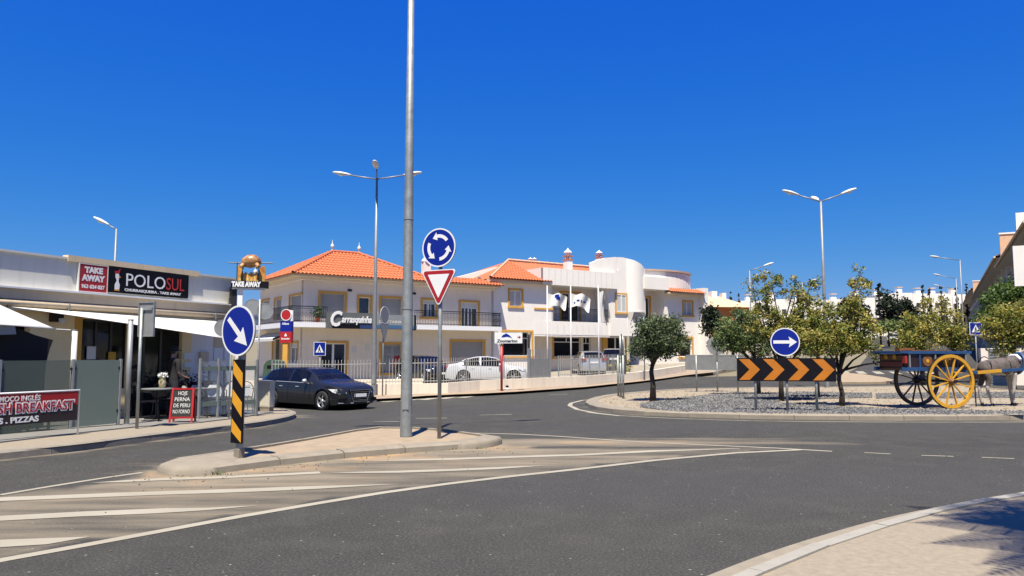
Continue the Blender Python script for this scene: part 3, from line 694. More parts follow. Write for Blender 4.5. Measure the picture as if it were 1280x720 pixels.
clamps(t, [zc - .2, zc + .2, zt1 - .08, zt1 - .3])

# chevron board on the roundabout with blue arrow disc
def chevron_board(b, rz, label, W, z0, z1, posts, disc=True, zc=None, group=None, front=True):
    t = thing('chevron_board', label, 'road sign', b, rz)
    for x in posts: pole_part(t, z1 - .02, .035, x=x, name='post')
    mb = MB(); mb.box(-W / 2, W / 2, -.06, -.04, z0, z1); pn = mb.build('board', M['black'], t)
    H = z1 - z0; n = 4; pw = W / n
    mb = MB(); mb.box(-W / 2, W / 2, -.038, -.030, z1 - .05, z1); mb.box(-W / 2, W / 2, -.038, -.030, z0, z0 + .04)
    mb.box(-W / 2 + .003, W / 2 - .003, -.0385, -.0345, z0 + .041, z1 - .051); mb.build('board_back', M['galv_pale'], t)
    if front:
        for k in range(n):
            x = -W / 2 + .05 + k * pw; q = H / 2 - .03; zm = (z0 + z1) / 2
            P = [(x, zm + q), (x + .27, zm + q), (x + .27 + .27, zm), (x + .27, zm - q), (x, zm - q), (x + .27, zm)]
            mb = MB(); mb.poly(P, -.064, -.0605); mb.build('chevron', M['orange'], pn)
    if disc:
        pole_part(t, zc + .3, .035, x=0, y=.0, name='sign_post', z0=z1 - .3)
        d = disc_plate(t, zc, .375, y=-.07)
        mb = MB(); mb.poly(straight_arrow((-.30, 0), (.30, 0), .085, .29, .21, (0, zc)), -.078, -.0755); mb.build('arrow', M['signwhite'], d)
    return t
b = G(983.5, 513.5, .12); Y = b.y
chevron_board(b, R(-12), 'black board with four orange chevrons under a blue right arrow disc, facing the road', 2.50, zpx(983, 476.5, Y) - b.z, zpx(983, 447.5, Y) - b.z, (-.78, 0.02, .76), True, zpx(982, 427.5, Y) - b.z)
b = G(897, 489.5, .12); Y = b.y
t = chevron_board(b, R(172), 'chevron board seen from its grey back, with a round sign on the middle post', 2.5, zpx(897, 462.5, Y) - b.z, zpx(897, 443.5, Y) - b.z, (-.80, 0, .82), True, zpx(898, 432, Y) - b.z)
b = G(776, 496.5, .12); Y = b.y
t = chevron_board(b, R(89), 'chevron board turned edge-on beside the small dark tree, with an edge-on disc on top', 2.2, zpx(776, 467, Y) - b.z, zpx(776, 443.5, Y) - b.z, (-.75, 0, .75), True, zpx(774, 430, Y) - b.z)

# lamps
def lamp_head_mesh():
    mb = MB(); prof = [(0, .035, .03), (.08, .06, .045), (.22, .11, .07), (.45, .14, .085), (.65, .12, .07), (.78, .07, .045), (.82, .02, .015)]
    n = 12; vs = []; fs = []
    for x, w, h in prof:
        for k in range(n):
            a = 2 * math.pi * k / n; s = math.sin(a); vs.append((x, w * math.cos(a), h * s * (1 if s > 0 else .75) + .01))
    for i in range(len(prof) - 1):
        for k in range(n): a = i * n + k; c = i * n + (k + 1) % n; fs.append((a, c, c + n, a + n))
    fs.append(tuple(reversed(range(n)))); fs.append(tuple(range(len(vs) - n, len(vs)))); mb.add(vs, fs)
    return mb.mesh('lamp_head', M['offwhite'], True)
LHM = lamp_head_mesh()
lb = MB(); lb.lathe([(.0, -.10), (.07, -.09), (.10, -.055), (.11, -.03)], 12, (.45, 0, 0)); LBM = lb.mesh('lamp_glass', M['alu'], True)
def street_lamp(label, b, H, arms_, r=.08, r2=.04, m='galv_pale', group='street lamps', seams=()):
    t = thing('street_lamp', label, 'street lamp', b, 0, group); arms = [(*a, None) if len(a) == 4 else a for a in arms_]
    mb = MB(); mb.tube([(0, 0, -.3), (0, 0, .05), (0, 0, H * .5), (0, 0, H)], [r, r, (r + r2) / 2, r2], 12); mb.build('pole', M[m], t, True)
    for z in seams: mb = MB(); mb.tube([(0, 0, z), (0, 0, z + .03)], [r * 1.03 - (r - r2) * z / H + .004] * 2, 12); mb.build('joint_band', M['grey_metal'], t)
    mb = MB()
    mb.box(-r * .5, r * .5, -r - .006, -r + .03, .5, .85); mb.build('door_plate', M['grey_metal'], t)
    for (a, L, rise, z, tl) in arms:
        d = Vector((math.cos(a), math.sin(a), 0)); e = Vector((d.x * L, d.y * L, z + rise))
        mb = MB(); mb.tube([(0, 0, z), e], .03, 8); mb.build('arm', M[m], t, True)
        hd = link('lamp_head', LHM, t, e - d * .03, (0, -math.atan2(rise, L) if tl is None else tl, a)); g = link('lamp_glass', LBM, hd)
    return t
b = G(507.5, 545.5, .11)
street_lamp('tall thick galvanised lamp post rising out of the picture from the traffic island', b, 10.2, [(R(200), 1.6, .35, 10), (R(20), 1.6, .35, 10)], .112, .05, 'galv', seams=(2.35, 4.05))
b = G(467, 494.5, .1); H = zpx(468, 224, b.y) - b.z
street_lamp('tall lamp post with two side arms and a third head on top', b, H, [(R(178), 1.15, .18, H), (R(2), 1.15, .18, H), (R(-88), .10, .42, H, R(-12))], .11, .045)
Yb = 35; p = at(1026, 252, Yb); b = Vector((p.x, p.y, zt(p.x, p.y)))
street_lamp('two armed lamp post rising behind the yellowing trees of the roundabout', b, p.z - b.z, [(R(178), 1.0, .30, p.z - b.z), (R(4), 1.0, .36, p.z - b.z), (R(90), .3, .12, p.z - b.z)], .09, .05)
def side_lamp(label, px, py, hx, hy, Y, r=.07):
    p = at(px, py, Y); q = at(hx, hy, Y); b = Vector((p.x, p.y, zt(p.x, p.y))); D_ = abs(q.x - p.x); L = max(.3, D_ - .8)
    return street_lamp(label, b, p.z - b.z, [(R(180) if q.x < p.x else 0, L, (q.z - p.z) * L / (L + .8), p.z - b.z - .02)], r, r * .55)
side_lamp('single arm lamp post behind the flat roof of the restaurant', 145.5, 286, 114, 270, 34)
side_lamp('lamp post at the road edge, tallest in the row by the apartments', 1200, 325, 1162, 320, 62)
side_lamp('second lamp of the row going up the hill road', 1195, 348, 1166.5, 342.5, 84)
side_lamp('third and farthest lamp of the row going up the hill road', 1190, 360, 1167, 356, 108)
side_lamp('lamp post with its arm to the right behind the green tree tops', 937, 338, 968, 328, 56)
side_lamp('distant lamp head peeping between the tree tops', 1003, 353, 1021, 349, 95)

# round plates seen from behind, posts near the restaurant
def back_sign(label, b, items, rz, r=.03, H=2.6, name='sign_back', m='galv'):
    t = thing(name, label, 'road sign', b, rz)
    pole_part(t, H, r, m)
    for it in items:
        if it[0] == 'disc':
            mb = MB(); mb.disc_y((it[1], it[2]), it[3], .04, .06, 28); p = mb.build('sign_plate', M['grey_metal'] if it[3] > .21 and H < 3.2 else M['galv_pale'], t)
            mb = MB(); mb.disc_y((it[1], it[2]), it[3] + .006, .035, .066, 28, it[3] - .012); mb.build('rim', M['grey_metal'], p)
        if it[0] == 'rect':
            mb = MB(); mb.box(it[1] - it[3], it[1] + it[3], .04, .06, it[2] - it[4], it[2] + it[4]); p = mb.build('sign_plate', M['galv_pale'], t)
            mb = MB()
            for a, c, e, f in ((-1, 1, 1, 1.06), (-1, 1, -1.06, -1)): mb.box(it[1] + it[3] * a, it[1] + it[3] * c, .02, .065, it[2] + it[4] * e, it[2] + it[4] * f)
            for a, c in ((-1.06, -1.0), (1.0, 1.06)): mb.box(it[1] + it[3] * a, it[1] + it[3] * c, .02, .065, it[2] - it[4] * 1.06, it[2] + it[4] * 1.06)
            mb.box(it[1] - it[3] * .8, it[1] + it[3] * .8, .01, .038, it[2] + it[4] * .55, it[2] + it[4] * .7); mb.build('frame', M['galv'], p)
    return t
b = G(171, 535.5, .12); Y = b.y
back_sign('grey back of a rectangular sign on a leaning post before the restaurant', b, [('rect', .10, zpx(181, 399, Y) - b.z, .20, .345)], R(-20), .033, zpx(176, 385, Y) - b.z)
b = G(321, 519, .13); Y = b.y
back_sign('grey backs of two round signs showing behind the keep right disc', b, [('disc', -.20, zpx(313, 384, Y) - b.z, .22), ('disc', .13, zpx(326, 389, Y) - b.z, .22)], R(10), .025, zpx(322, 374, Y) - b.z, m='grey_metal')
b = G(286, 523, .13); Y = b.y
back_sign('small round grey sign back just left of the keep right disc', b, [('disc', -.25, zpx(271, 410, Y) - b.z, .20)], R(0), .022, zpx(286, 405, Y) - b.z, m='grey_metal')
b = G(806, 475, .12); Y = b.y
back_sign('round traffic mirror on a thin pole above the small dark tree', b, [('disc', -.12, zpx(803, 402, Y) - b.z, .30)], R(12), .03, zpx(806, 396, Y) - b.z, 'traffic_mirror')
b = G(903, 463, .12); Y = b.y
b = G(478, 495, .1); Y = b.y
t = thing('edge_on_sign', 'post with a round sign and a triangle both seen edge-on, beside the three headed lamp', 'road sign', b, R(70))
pole_part(t, zpx(478, 384, Y) - b.z, .028, 'grey_metal')
disc_plate(t, zpx(475, 394, Y) - b.z, .37, y=-.06, face='galv_pale'); 
rtri(0, zpx(475, 404, Y) - b.z, zpx(475, 428, Y) - b.z, .40, .04, -.06, -.04, MB()).build('triangle_plate', M['grey_metal'], t)
# crossing signs
def crossing_sign(label, b, zc, s, rz, H):
    t = thing('crossing_sign', label, 'road sign', b, rz, 'pedestrian crossing signs'); pole_part(t, H, .028)
    mb = MB(); mb.box(-s, s, -.055, -.04, zc - s * 1.08, zc + s * 1.08); p = mb.build('sign_plate', M['signwhite'], t)
    mb = MB(); mb.box(-s * .91, s * .91, -.059, -.0555, zc - s, zc + s); mb.build('sign_face', M['blue'], p)
    mb = MB(); mb.poly([(-s * .68, zc - s * .58), (s * .68, zc - s * .58), (0, zc + s * .68)], -.063, -.0595); mb.build('triangle', M['signwhite'], p)
    mb = MB(); mb.disc_y((0, zc + s * .28), s * .09, -.067, -.0635, 10); mb.poly([(-.07 * s, zc + .16 * s), (.09 * s, zc + .16 * s), (.10 * s, zc - .1 * s), (.26 * s, zc - .5 * s), (.14 * s, zc - .5 * s), (0, zc - .2 * s), (-.16 * s, zc - .5 * s), (-.28 * s, zc - .5 * s), (-.10 * s, zc - .08 * s)], -.067, -.0635)
    mb.poly([(-.07 * s, zc + .14 * s), (-.26 * s, zc - .06 * s), (-.20 * s, zc - .10 * s), (-.05 * s, zc + .03 * s)], -.067, -.0635); mb.build('walking_figure', M['black'], p)
    return t
b = G(402, 503, .1); b = Vector(((401 - 640) / 960 * 30.6, 30.6, zt(-7.6, 30.6) + .1)); 
crossing_sign('blue pedestrian crossing sign above the dark estate car', b, zpx(401, 436, b.y) - b.z, .25, R(-8), zpx(401, 430, b.y) - b.z)
p = at(1219, 411, 38); b = Vector((p.x, p.y, zt(p.x, p.y))); crossing_sign('blue pedestrian crossing sign above the back of the donkey', b, p.z - b.z, .29, R(-6), p.z - b.z + .3)
# red sign post of the sea park
b = G(627, 488.5, .12); Y = b.y
t = thing('direction_sign', 'white Zoomarino direction board on a red post at the pavement edge', 'road sign', b, R(-6))
mb = MB(); mb.tube([(0, 0, -.1), (0, 0, zpx(627, 431, Y) - b.z)], .055, 12); mb.build('post', M['red'], t, True)
mb = MB(); mb.tube([(0, 0, zpx(627, 431, Y) - b.z), (0, 0, zpx(627, 421, Y) - b.z)], .045, 10); mb.build('post_head', M['signwhite'], t, True)
mb = MB(); zc = zpx(635, 422.5, Y) - b.z; mb.box(-.30, .92, -.10, -.05, zc - .235, zc + .235); p = mb.build('board', M['signwhite'], t)
mb = MB(); mb.box(-.32, -.302, -.11, -.04, zc - .24, zc + .24); mb.build('end_cap', M['grey_metal'], p)
text('Zoomarino', .125, M['black'], p, .25, -.102, zc - .19, w=.92, bold=.05, shear=.15)
mb = MB(); mb.poly([(.0, zc + .02), (.03, zc + .09), (.10, zc + .15), (.17, zc + .17), (.20, zc + .215), (.25, zc + .175), (.34, zc + .13), (.42, zc + .05), (.48, zc - .02), (.36, zc + .03), (.25, zc + .05), (.12, zc + .03)], -.104, -.1005); mb.build('dolphin_emblem', M['blue'], p)
mb = MB(); mb.poly(straight_arrow((.70, 0), (.86, 0), .035, .16, .10, (0, zc + .03)), -.104, -.1005); mb.build('red_arrow', M['red'], p)
# small white/black ball of cable cover at its foot
b = G(634, 486, .12)
t = thing('pavement_valve', 'small black and white valve cap on the pavement beside the red post', 'valve', b); mb = MB(); mb.lathe([(0, .16), (.05, .15), (.075, .1), (.07, .05)], 10); mb.build('cap', M['black'], t, True); mb = MB(); mb.lathe([(.07, .05), (.09, .02), (.09, -.02)], 10); mb.build('collar', M['white'], t, True)
# advertising post with red disc
b0 = at(358, 428, 37.5); b = Vector((b0.x, b0.y, zt(b0.x, b0.y) + .1)); Y = b.y
t = thing('advert_post', 'projecting sign with a red disc over blue Allianz and red Santander plates', 'sign', b, R(-14))
mb = MB(); mb.box(-.16, .10, -.06, .06, -.1, zpx(358, 428, Y) - b.z); mb.build('post', M['ochre'], t)
z1 = zpx(358, 388, Y) - b.z; zm = zpx(358, 401.5, Y) - b.z; zr = zpx(358, 414.5, Y) - b.z; ze = zpx(358, 428.5, Y) - b.z
mb = MB(); mb.box(-.31, .31, -.09, .09, zr, zm); p = mb.build('blue_plate', M['blue'], t); text('Allianz', .10, M['signwhite'], p, -.02, -.093, zm - .17, w=.38, bold=.04)
mb = MB(); mb.box(-.31, .31, -.092, .092, ze, zr - .004); p = mb.build('red_plate', M['red'], t); text('Santander', .09, M['signwhite'], p, 0, -.095, ze + .16, w=.46, bold=.04)
mb = MB(); mb.poly([(-.05, ze + .31), (.05, ze + .31), (.07, ze + .36), (.0, ze + .47), (-.06, ze + .37)], -.096, -.093); mb.build('flame_emblem', M['signwhite'], p)
mb = MB(); mb.disc_y((0, (z1 + zm) / 2 + .04), .27, -.09, .09, 28); d = mb.build('round_box', M['red'], t); mb = MB(); mb.disc_y((0, (z1 + zm) / 2 + .04), .285, -.1, -.06, 28, .25); mb.build('rim', M['signwhite'], d)
mb = MB(); mb.box(.20, .33, -.05, .05, zm, z1); mb.build('bracket', M['white'], t)
# grey street cabinet
b = G(332, 514, .12)
t = thing('street_cabinet', 'pale grey utility cabinet at the pavement corner by the dark estate car', 'cabinet', b, R(-12))
H = zpx(332, 476, b.y) - b.z
mb = MB(); mb.box(-.19, .19, -.13, .13, 0, .13); mb.build('plinth', M['concrete'], t)
mb = MB(); mb.box(-.205, .205, -.145, .145, .13, H - .05); c = mb.build('body', M['cabinet'], t)
mb = MB(); mb.box(-.18, .18, -.153, -.147, .17, H - .1); dd = mb.build('door', M['cabinet'], t); mb = MB(); mb.box(.12, .15, -.162, -.154, .5, .56); mb.build('lock', M['grey_metal'], dd)
mb = MB(); mb.box(-.23, .23, -.17, .17, H - .05, H); mb.build('lid', M['cabinet'], t)
# ------------------------------------------------------------------ buildings along the far pavement
F = Frame(-12, 44, math.atan2(.57, .82))
def rect(F, x0, y0, x1, y1, t=0.0):
    s0, s1 = F.S(x0, t), F.S(x1, t); xm = (x0 + x1) / 2
    return s0, s1, F.sz(xm, y1, t)[1], F.sz(xm, y0, t)[1]
def wall(root, s0, s1, z0, z1, y, holes, m, name='wall', rev=.18, back=.3, zf=None):
    S = sorted({s0, s1, *[h[0] for h in holes], *[h[1] for h in holes]}); Z = sorted({z0, z1, *[h[2] for h in holes], *[h[3] for h in holes]})
    S = [s for s in S if s0 <= s <= s1]; Z = [z for z in Z if z0 <= z <= z1]; mb = MB()
    for i in range(len(S) - 1):
        for j in range(len(Z) - 1):
            cs, cz = (S[i] + S[i + 1]) / 2, (Z[j] + Z[j + 1]) / 2
            if any(h[0] < cs < h[1] and h[2] < cz < h[3] for h in holes): continue
            mb.add([(S[i], y, Z[j]), (S[i + 1], y, Z[j]), (S[i + 1], y, Z[j + 1]), (S[i], y, Z[j + 1])], [(0, 1, 2, 3)])
    for a, b, c, d in holes:
        a, b, c, d = max(a, s0), min(b, s1), max(c, z0), min(d, z1)
        q = [(a, c), (b, c), (b, d), (a, d)]
        for k in range(4):
            p, r_ = q[k], q[(k + 1) % 4]; mb.add([(p[0], y, p[1]), (p[0], y + rev, p[1]), (r_[0], y + rev, r_[1]), (r_[0], y, r_[1])], [(0, 1, 2, 3)])
    yb = y + back
    mb.add([(s0, y, z0), (s0, yb, z0), (s0, yb, z1), (s0, y, z1), (s1, y, z0), (s1, yb, z0), (s1, yb, z1), (s1, y, z1)], [(0, 3, 2, 1), (4, 5, 6, 7), (3, 7, 6, 2)])
    return mb.build(name, M[m] if isinstance(m, str) else m, root)
def opening(root, h, y, kind, trim='ochre', tw=.14, sides='LTRB', proud=.035, rev=.18, label=None):
    s0, s1, z0, z1 = h; mb = MB(); n = 0
    a, b, c, d = s0 - tw, s1 + tw, z0 - tw, z1 + tw
    if 'T' in sides: mb.box(a, b, y - proud, y + .02, z1, d)
    if 'L' in sides: mb.box(a, s0, y - proud, y + .02, z0, z1)
    if 'R' in sides: mb.box(s1, b, y - proud, y + .02, z0, z1)
    if 'B' in sides: mb.box(a - .03, b + .03, y - proud * 2.4, y + .02, c, z0)
    w = mb.build('window' if kind in ('sash', 'shutter', 'halfshutter', 'shop') else 'door', M[trim], root)
    yy = y + rev
    g = .004
    def fr(x0, x1, zz0, zz1, t=.05, name='sash', m='white'):
        q = MB(); q.box(x0, x1, yy - .05, yy, zz0, zz0 + t); q.box(x0, x1, yy - .05, yy, zz1 - t, zz1); q.box(x0, x0 + t, yy - .05, yy, zz0 + t, zz1 - t); q.box(x1 - t, x1, yy - .05, yy, zz0 + t, zz1 - t)
        return q.build(name, M[m], w)
    xm = (s0 + s1) / 2
    if kind == 'sash':
        fr(s0, xm, z0, z1); fr(xm + g, s1, z0, z1)
        for a_, b_ in ((s0, xm), (xm, s1)): q = MB(); q.box(a_ + .04, b_ - .04, yy - .02, yy + .02, z0 + .04, z1 - .04); q.build('pane', M['curtain'], w)
    elif kind == 'shutter':
        q = MB(); k = 0; z = z0
        while z < z1 - .01: q.box(s0, s1, yy - .03 - (.006 if k % 2 else 0), yy, z, min(z + .055, z1)); z += .06; k += 1
        q.build('roller_shutter', M['shutter'], w)
        q = MB(); q.box(s0, s1, yy + .001, yy + .02, z0, z1); q.build('shutter_back', M['shutter'], w)
    elif kind == 'halfshutter':
        zs = z1 - (z1 - z0) * .2; q = MB(); q.box(s0, s1, yy - .04, yy, zs, z1); q.build('roller_shutter', M['offwhite'], w)
        fr(s0, xm, z0, zs, .04); fr(xm + g, s1, z0, zs, .04); q = MB(); q.box(s0, s1, yy + .01, yy + .03, z0, zs); q.build('pane', M['paneglass'], w)
        q = MB(); x = s0 + .12
        while x < s1 - .2: q.box(x, x + .10, yy + .005, yy + .009, z0 + .05, zs - .03); x += .26
        q.build('curtain', M['curtain'], w)
    elif kind == 'shop':
        q = MB(); q.box(s0, s1, yy, yy + .03, z0, z1); q.build('pane', M['shopglass'], w)
        zt_ = z1 - (z1 - z0) * .27; q = MB(); q.box(s0, s1, yy - .04, yy - .002, zt_, zt_ + .06); q.box(xm - .03, xm + .03, yy - .04, yy - .002, zt_ + .06, z1); q.build('mullion', M['white'], w); fr(s0, s1, z0, z1, .05, 'frame')
    elif kind == 'dark':
        q = MB(); q.box(s0, s1, yy, yy + .03, z0, z1); q.build('pane', M['paneglass'], w); fr(s0, s1, z0, z1, .05, 'frame', 'cream_wall')
    elif kind == 'glassdoor':
        q = MB(); q.box(s0, s1, yy, yy + .03, z0, z1); q.build('pane', M['shopglass'], w); fr(s0, xm, z0, z1, .06); fr(xm + g, s1, z0, z1, .06)
    if label: w['label'] = label
    return w
def railing(root, P, z0, z1, m='iron', step=.11, name='railing', curl=True, closed=False):
    """iron balustrade along local 2D points"""
    top = MB()
    for i in range(len(P) - 1):
        a, b = Vector(P[i]), Vector(P[i + 1])
        for z, w in ((z1, .045), (z0 + .08, .03), (z1 - .12, .02)): top.bar((*a, z), (*b, z), w)
    r = top.build(name, M[m], root)
    n = 0; bm_ = MB(); bm_.box(-.008, .008, -.008, .008, 0, z1 - z0); bme = bm_.mesh('baluster', M[m])
    for i in range(len(P) - 1):
        a, b = Vector(P[i]), Vector(P[i + 1]); L = (b - a).length; k = max(1, int(L / step))
        for j in range(k + 1 if i == len(P) - 2 else k):
            p = a.lerp(b, j / k); link('baluster', bme, r, (p.x, p.y, z0))
    if curl:
        cb = MB()
        for i in range(len(P) - 1):
            a, b = Vector(P[i]), Vector(P[i + 1]); L = (b - a).length; k = max(1, int(L / .22)); d = (b - a).normalized()
            for j in range(k):
                c = a.lerp(b, (j + .5) / k); pts = [(c.x + d.x * .07 * math.cos(q * 1.05), c.y + d.y * .07 * math.cos(q * 1.05), (z0 + z1) / 2 - .02 + .13 * math.sin(q * 1.05)) for q in range(7)]
                cb.tube(pts, .008, 4, False)
        c = cb.build('scrollwork', M[m], r); c['kind'] = 'stuff'
    return r
def tile_roof(root, name, org, eu, ev, ulen, vmax, m='tile', pitch=.23, row=.42):
    """barrel tiles: org corner at eave, eu along the eave, ev up the slope; vmax(u) = (v0, v1)"""
    org, eu, ev = Vector(org), Vector(eu).normalized(), Vector(ev).normalized(); nn = eu.cross(ev).normalized(); mb = MB(); n = int(ulen / pitch); 
    for i in range(n):
        u0 = i * ulen / n; pw = ulen / n; v0, v1 = vmax(u0 + pw / 2)
        if v1 - v0 < .08: continue
        v = v0; k = 0
        while v < v1:
            ve = min(v + row, v1); vs = []
            for vv, lift in ((v, .035), (ve, .0)):
                for q in range(6):
                    a = q / 5; x = u0 + a * pw; h = .055 * math.sin(math.pi * min(1, a / .68)) if a < .68 else -.015 * math.sin(math.pi * (a - .68) / .32)
                    vs.append(org + eu * x + ev * vv + nn * (h + lift))
            mb.add(vs, [(q, q + 1, q + 7, q + 6) for q in range(5)]); mb.add([vs[q] for q in range(6)] + [vs[q] - nn * .05 for q in range(6)], [(q + 6, q + 7, q + 1, q) for q in range(5)])
            v = ve; k += 1
    r = mb.build(name, M[m], root); r['kind'] = 'stuff'; return r
def ridge(root, a, b, m='tile', r=.09):
    a, b = Vector(a), Vector(b); L = (b - a).length; n = max(1, int(L / .42)); mb = MB()
    for i in range(n): mb.tube([a.lerp(b, i / n), a.lerp(b, (i + 1.08) / n)], [r * 1.12, r * .92], 8, False)
    return mb.build('ridge_tiles', M[m], root, True)
def finial(root, p, m='grey_wall'):
    mb = MB(); mb.lathe([(.06, 0), (.05, .15), (.11, .25), (.12, .33), (.06, .42), (.02, .48), (.012, .7)], 8, p); return mb.build('finial', M[m], root, True)

# --- beige corner building
B = thing('corner_building', 'beige two storey corner building with orange tiled roof and iron balconies', 'building', F.w(0, 0, 0), F.a)
ZS, ZE = 3.25, 6.0                            # balcony slab, eave
H1 = [rect(F, 400, 367, 430.5, 398), rect(F, 448.5, 371.5, 462.5, 400), rect(F, 476, 373, 502, 400), rect(F, 528, 375, 545, 396), rect(F, 575.5, 378, 597.5, 411)]
SE = F.S(617)
wall(B, 0, SE, ZS, ZE, 0, H1, 'pink_wall')
for h, k, sd in zip(H1, ('shutter', 'dark', 'shutter', 'halfshutter', 'halfshutter'), ('LTR', 'LTR', 'LTR', 'LTRB', 'LTR')): opening(B, h, 0, k, sides=sd)
H0 = [rect(F, 402.5, 429, 433.5, 468), rect(F, 477, 430.5, 501.5, 466), rect(F, 564.5, 427, 604.5, 462)]
wall(B, 0, SE, -.6, ZS - .12, 0, H0, 'cream_wall', 'ground_floor_wall')
opening(B, H0[0], 0, 'glassdoor', sides='LTR'); opening(B, H0[1], 0, 'shutter', sides='LTRB', label='ochre framed shop window covered with grey posters'); opening(B, H0[2], 0, 'shutter', sides='LTR', label='wide garage door with beige roller shutter')
# posters on the shop window
for i, (x, z) in enumerate(((.25, .2), (.95, .2), (.25, .7), (.95, .7))):
    mb = MB(); h = H0[1]; mb.box(h[0] + x, h[0] + x + .45, .12, .135, h[3] - z - .35, h[3] - z); mb.build('poster', M['galv_pale'] if i != 3 else M['signred'], B)
# left wing, turning away
Lx, Ly = -12 - .57 * 8.2, 44 + .82 * 8.2
F2 = Frame(Lx, Ly, math.atan2(-.82, .57))
W2 = bpy.data.objects.new('side_wing', None); COL.objects.link(W2); W2.parent = B
inv = Matrix.Translation(B.location) @ Matrix.Rotation(B.rotation_euler.z, 4, 'Z'); W2.matrix_parent_inverse = inv.inverted(); W2.location = F2.w(0, 0, 0); W2.rotation_euler = (0, 0, F2.a)
bpy.context.view_layer.update()
H2 = [rect(F2, 327, 376, 336, 400), rect(F2, 343, 374, 351, 400), rect(F2, 361.5, 369.5, 377, 402)]
H2 = [h for h in H2]
wall(W2, 0, 8.2, ZS, ZE, 0, H2, 'pink_wall')
for h in H2: opening(W2, h, 0, 'shutter', sides='LT', tw=.12)
H3 = [rect(F2, 342, 423, 353, 462), rect(F2, 362.5, 429, 373, 454)]
wall(W2, 0, 8.2, -.6, ZS - .12, 0, H3, 'cream_wall', 'ground_floor_wall'); opening(W2, H3[0], 0, 'dark', sides='LTR'); opening(W2, H3[1], 0, 'halfshutter', sides='LTR')
a0, a1 = F2.S(322, -.6), F2.S(350, -.6)
mb = MB(); mb.add([(a0, -.02, 2.95), (a1, -.02, 2.95), (a1, -1.0, 2.55), (a0, -1.0, 2.55), (a0, -1.0, 2.38), (a1, -1.0, 2.38), (a0, -.02, 2.9), (a1, -.02, 2.9)], [(0, 1, 2, 3), (3, 2, 5, 4), (6, 4, 5, 7)]); mb.build('shop_awning', M['sail'], W2)
# slab, soffit, eaves  (all in the building's own frame)
def slab(z0, z1, out, m, name, s1=None, cut=0):
    s1 = s1 or SE; mb = MB(); P = [(-out, 8.2), (-out, -out), (s1, -out), (s1, cut), (0.0, cut), (0.0, 8.2)]
    n = len(P); mb.add([(x, y, z0) for x, y in P] + [(x, y, z1) for x, y in P], [tuple(reversed(range(n))), tuple(range(n, 2 * n))] + [(i, (i + 1) % n, (i + 1) % n + n, i + n) for i in range(n)])
    return mb.build(name, M[m], B)
slab(ZS - .12, ZS + .16, 1.0, 'white', 'balcony_slab')
slab(ZE + .02, ZE + .14, .85, 'beige_band', 'eave')
slab(ZE - .12, ZE + .018, .25, 'pink_wall', 'cornice')
railing(B, [(-.95, 8.0), (-.95, -.95), (F.S(409, -.95), -.95)], ZS + .16, ZS + 1.05)
railing(B, [(F.S(518, -.95), -.95), (SE - .05, -.95), (SE - .05, -.02)], ZS + .16, ZS + 1.05)
# roof: hipped part and low part
ZR = ZE + .14; sl = .5; Lr = 9.3; dr = 3.75; o = .95
pk = (dr - o, dr - o); e2 = Lr - dr
nrm = math.sqrt(1 + sl * sl)
tile_roof(B, 'roof_tiles', (-o, -o, ZR), (1, 0, 0), (0, 1, sl), Lr, lambda u: (0, min(u, dr, Lr - u) * nrm))
tile_roof(B, 'roof_tiles', (-o, -o + 2 * dr, ZR), (0, -1, 0), (1, 0, sl), 2 * dr, lambda u: (0, min(u, dr, 2 * dr - u) * nrm))
rx = -o + Lr
mb = MB(); top = ZR + dr * sl - .06
V = [(-o, -o, ZR), (rx, -o, ZR), (rx, -o + 2 * dr, ZR), (-o, -o + 2 * dr, ZR), (-o + dr, -o + dr, top), (rx - dr, -o + dr, top)]
mb.add(V, [(0, 1, 5, 4), (1, 2, 5), (2, 3, 4, 5), (3, 0, 4), (3, 2, 1, 0)]); mb.build('roof', M['tile'], B)
zt_ = ZR + dr * sl + .05
for a, b in (((-o, -o, ZR + .04), (-o + dr, -o + dr, zt_)), ((-o + dr, -o + dr, zt_), (rx - dr, -o + dr, zt_)), ((rx - dr, -o + dr, zt_), (rx, -o, ZR + .05)), ((-o, -o + 2 * dr, ZR + .04), (-o + dr, -o + dr, zt_))): ridge(B, a, b)
finial(B, (-o + dr, -o + dr, zt_ + .02)); finial(B, (rx - dr, -o + dr, zt_ + .02)); finial(B, (-o, -o + 1.9 * dr, ZR + .4))
tile_roof(B, 'roof_tiles', (rx, -o, ZR), (1, 0, 0), (0, 1, .34), SE - rx + .25, lambda u: (0, 1.5))
mb = MB(); mb.add([(rx, -o, ZR - .02), (SE + .25, -o, ZR - .02), (SE + .25, .45, ZR + .42), (rx, .45, ZR + .42), (rx, 3, ZR + .42), (SE + .25, 3, ZR + .42)], [(0, 1, 2, 3), (3, 2, 5, 4)]); mb.build('low_roof', M['tile'], B)
# roof clutter: chimney with white cap, flues
s = F.S(532, 1.5); mb = MB(); mb.box(s - .25, s + .25, 1.3, 1.7, ZR, ZR + 1.5); c = mb.build('chimney', M['white_wall'], B); mb = MB(); mb.lathe([(.3, 1.5), (.32, 1.58), (.2, 1.75), (.05, 1.9), (0, 2.0)], 12, (s, 1.5, ZR)); mb.build('chimney_cap', M['white'], c)
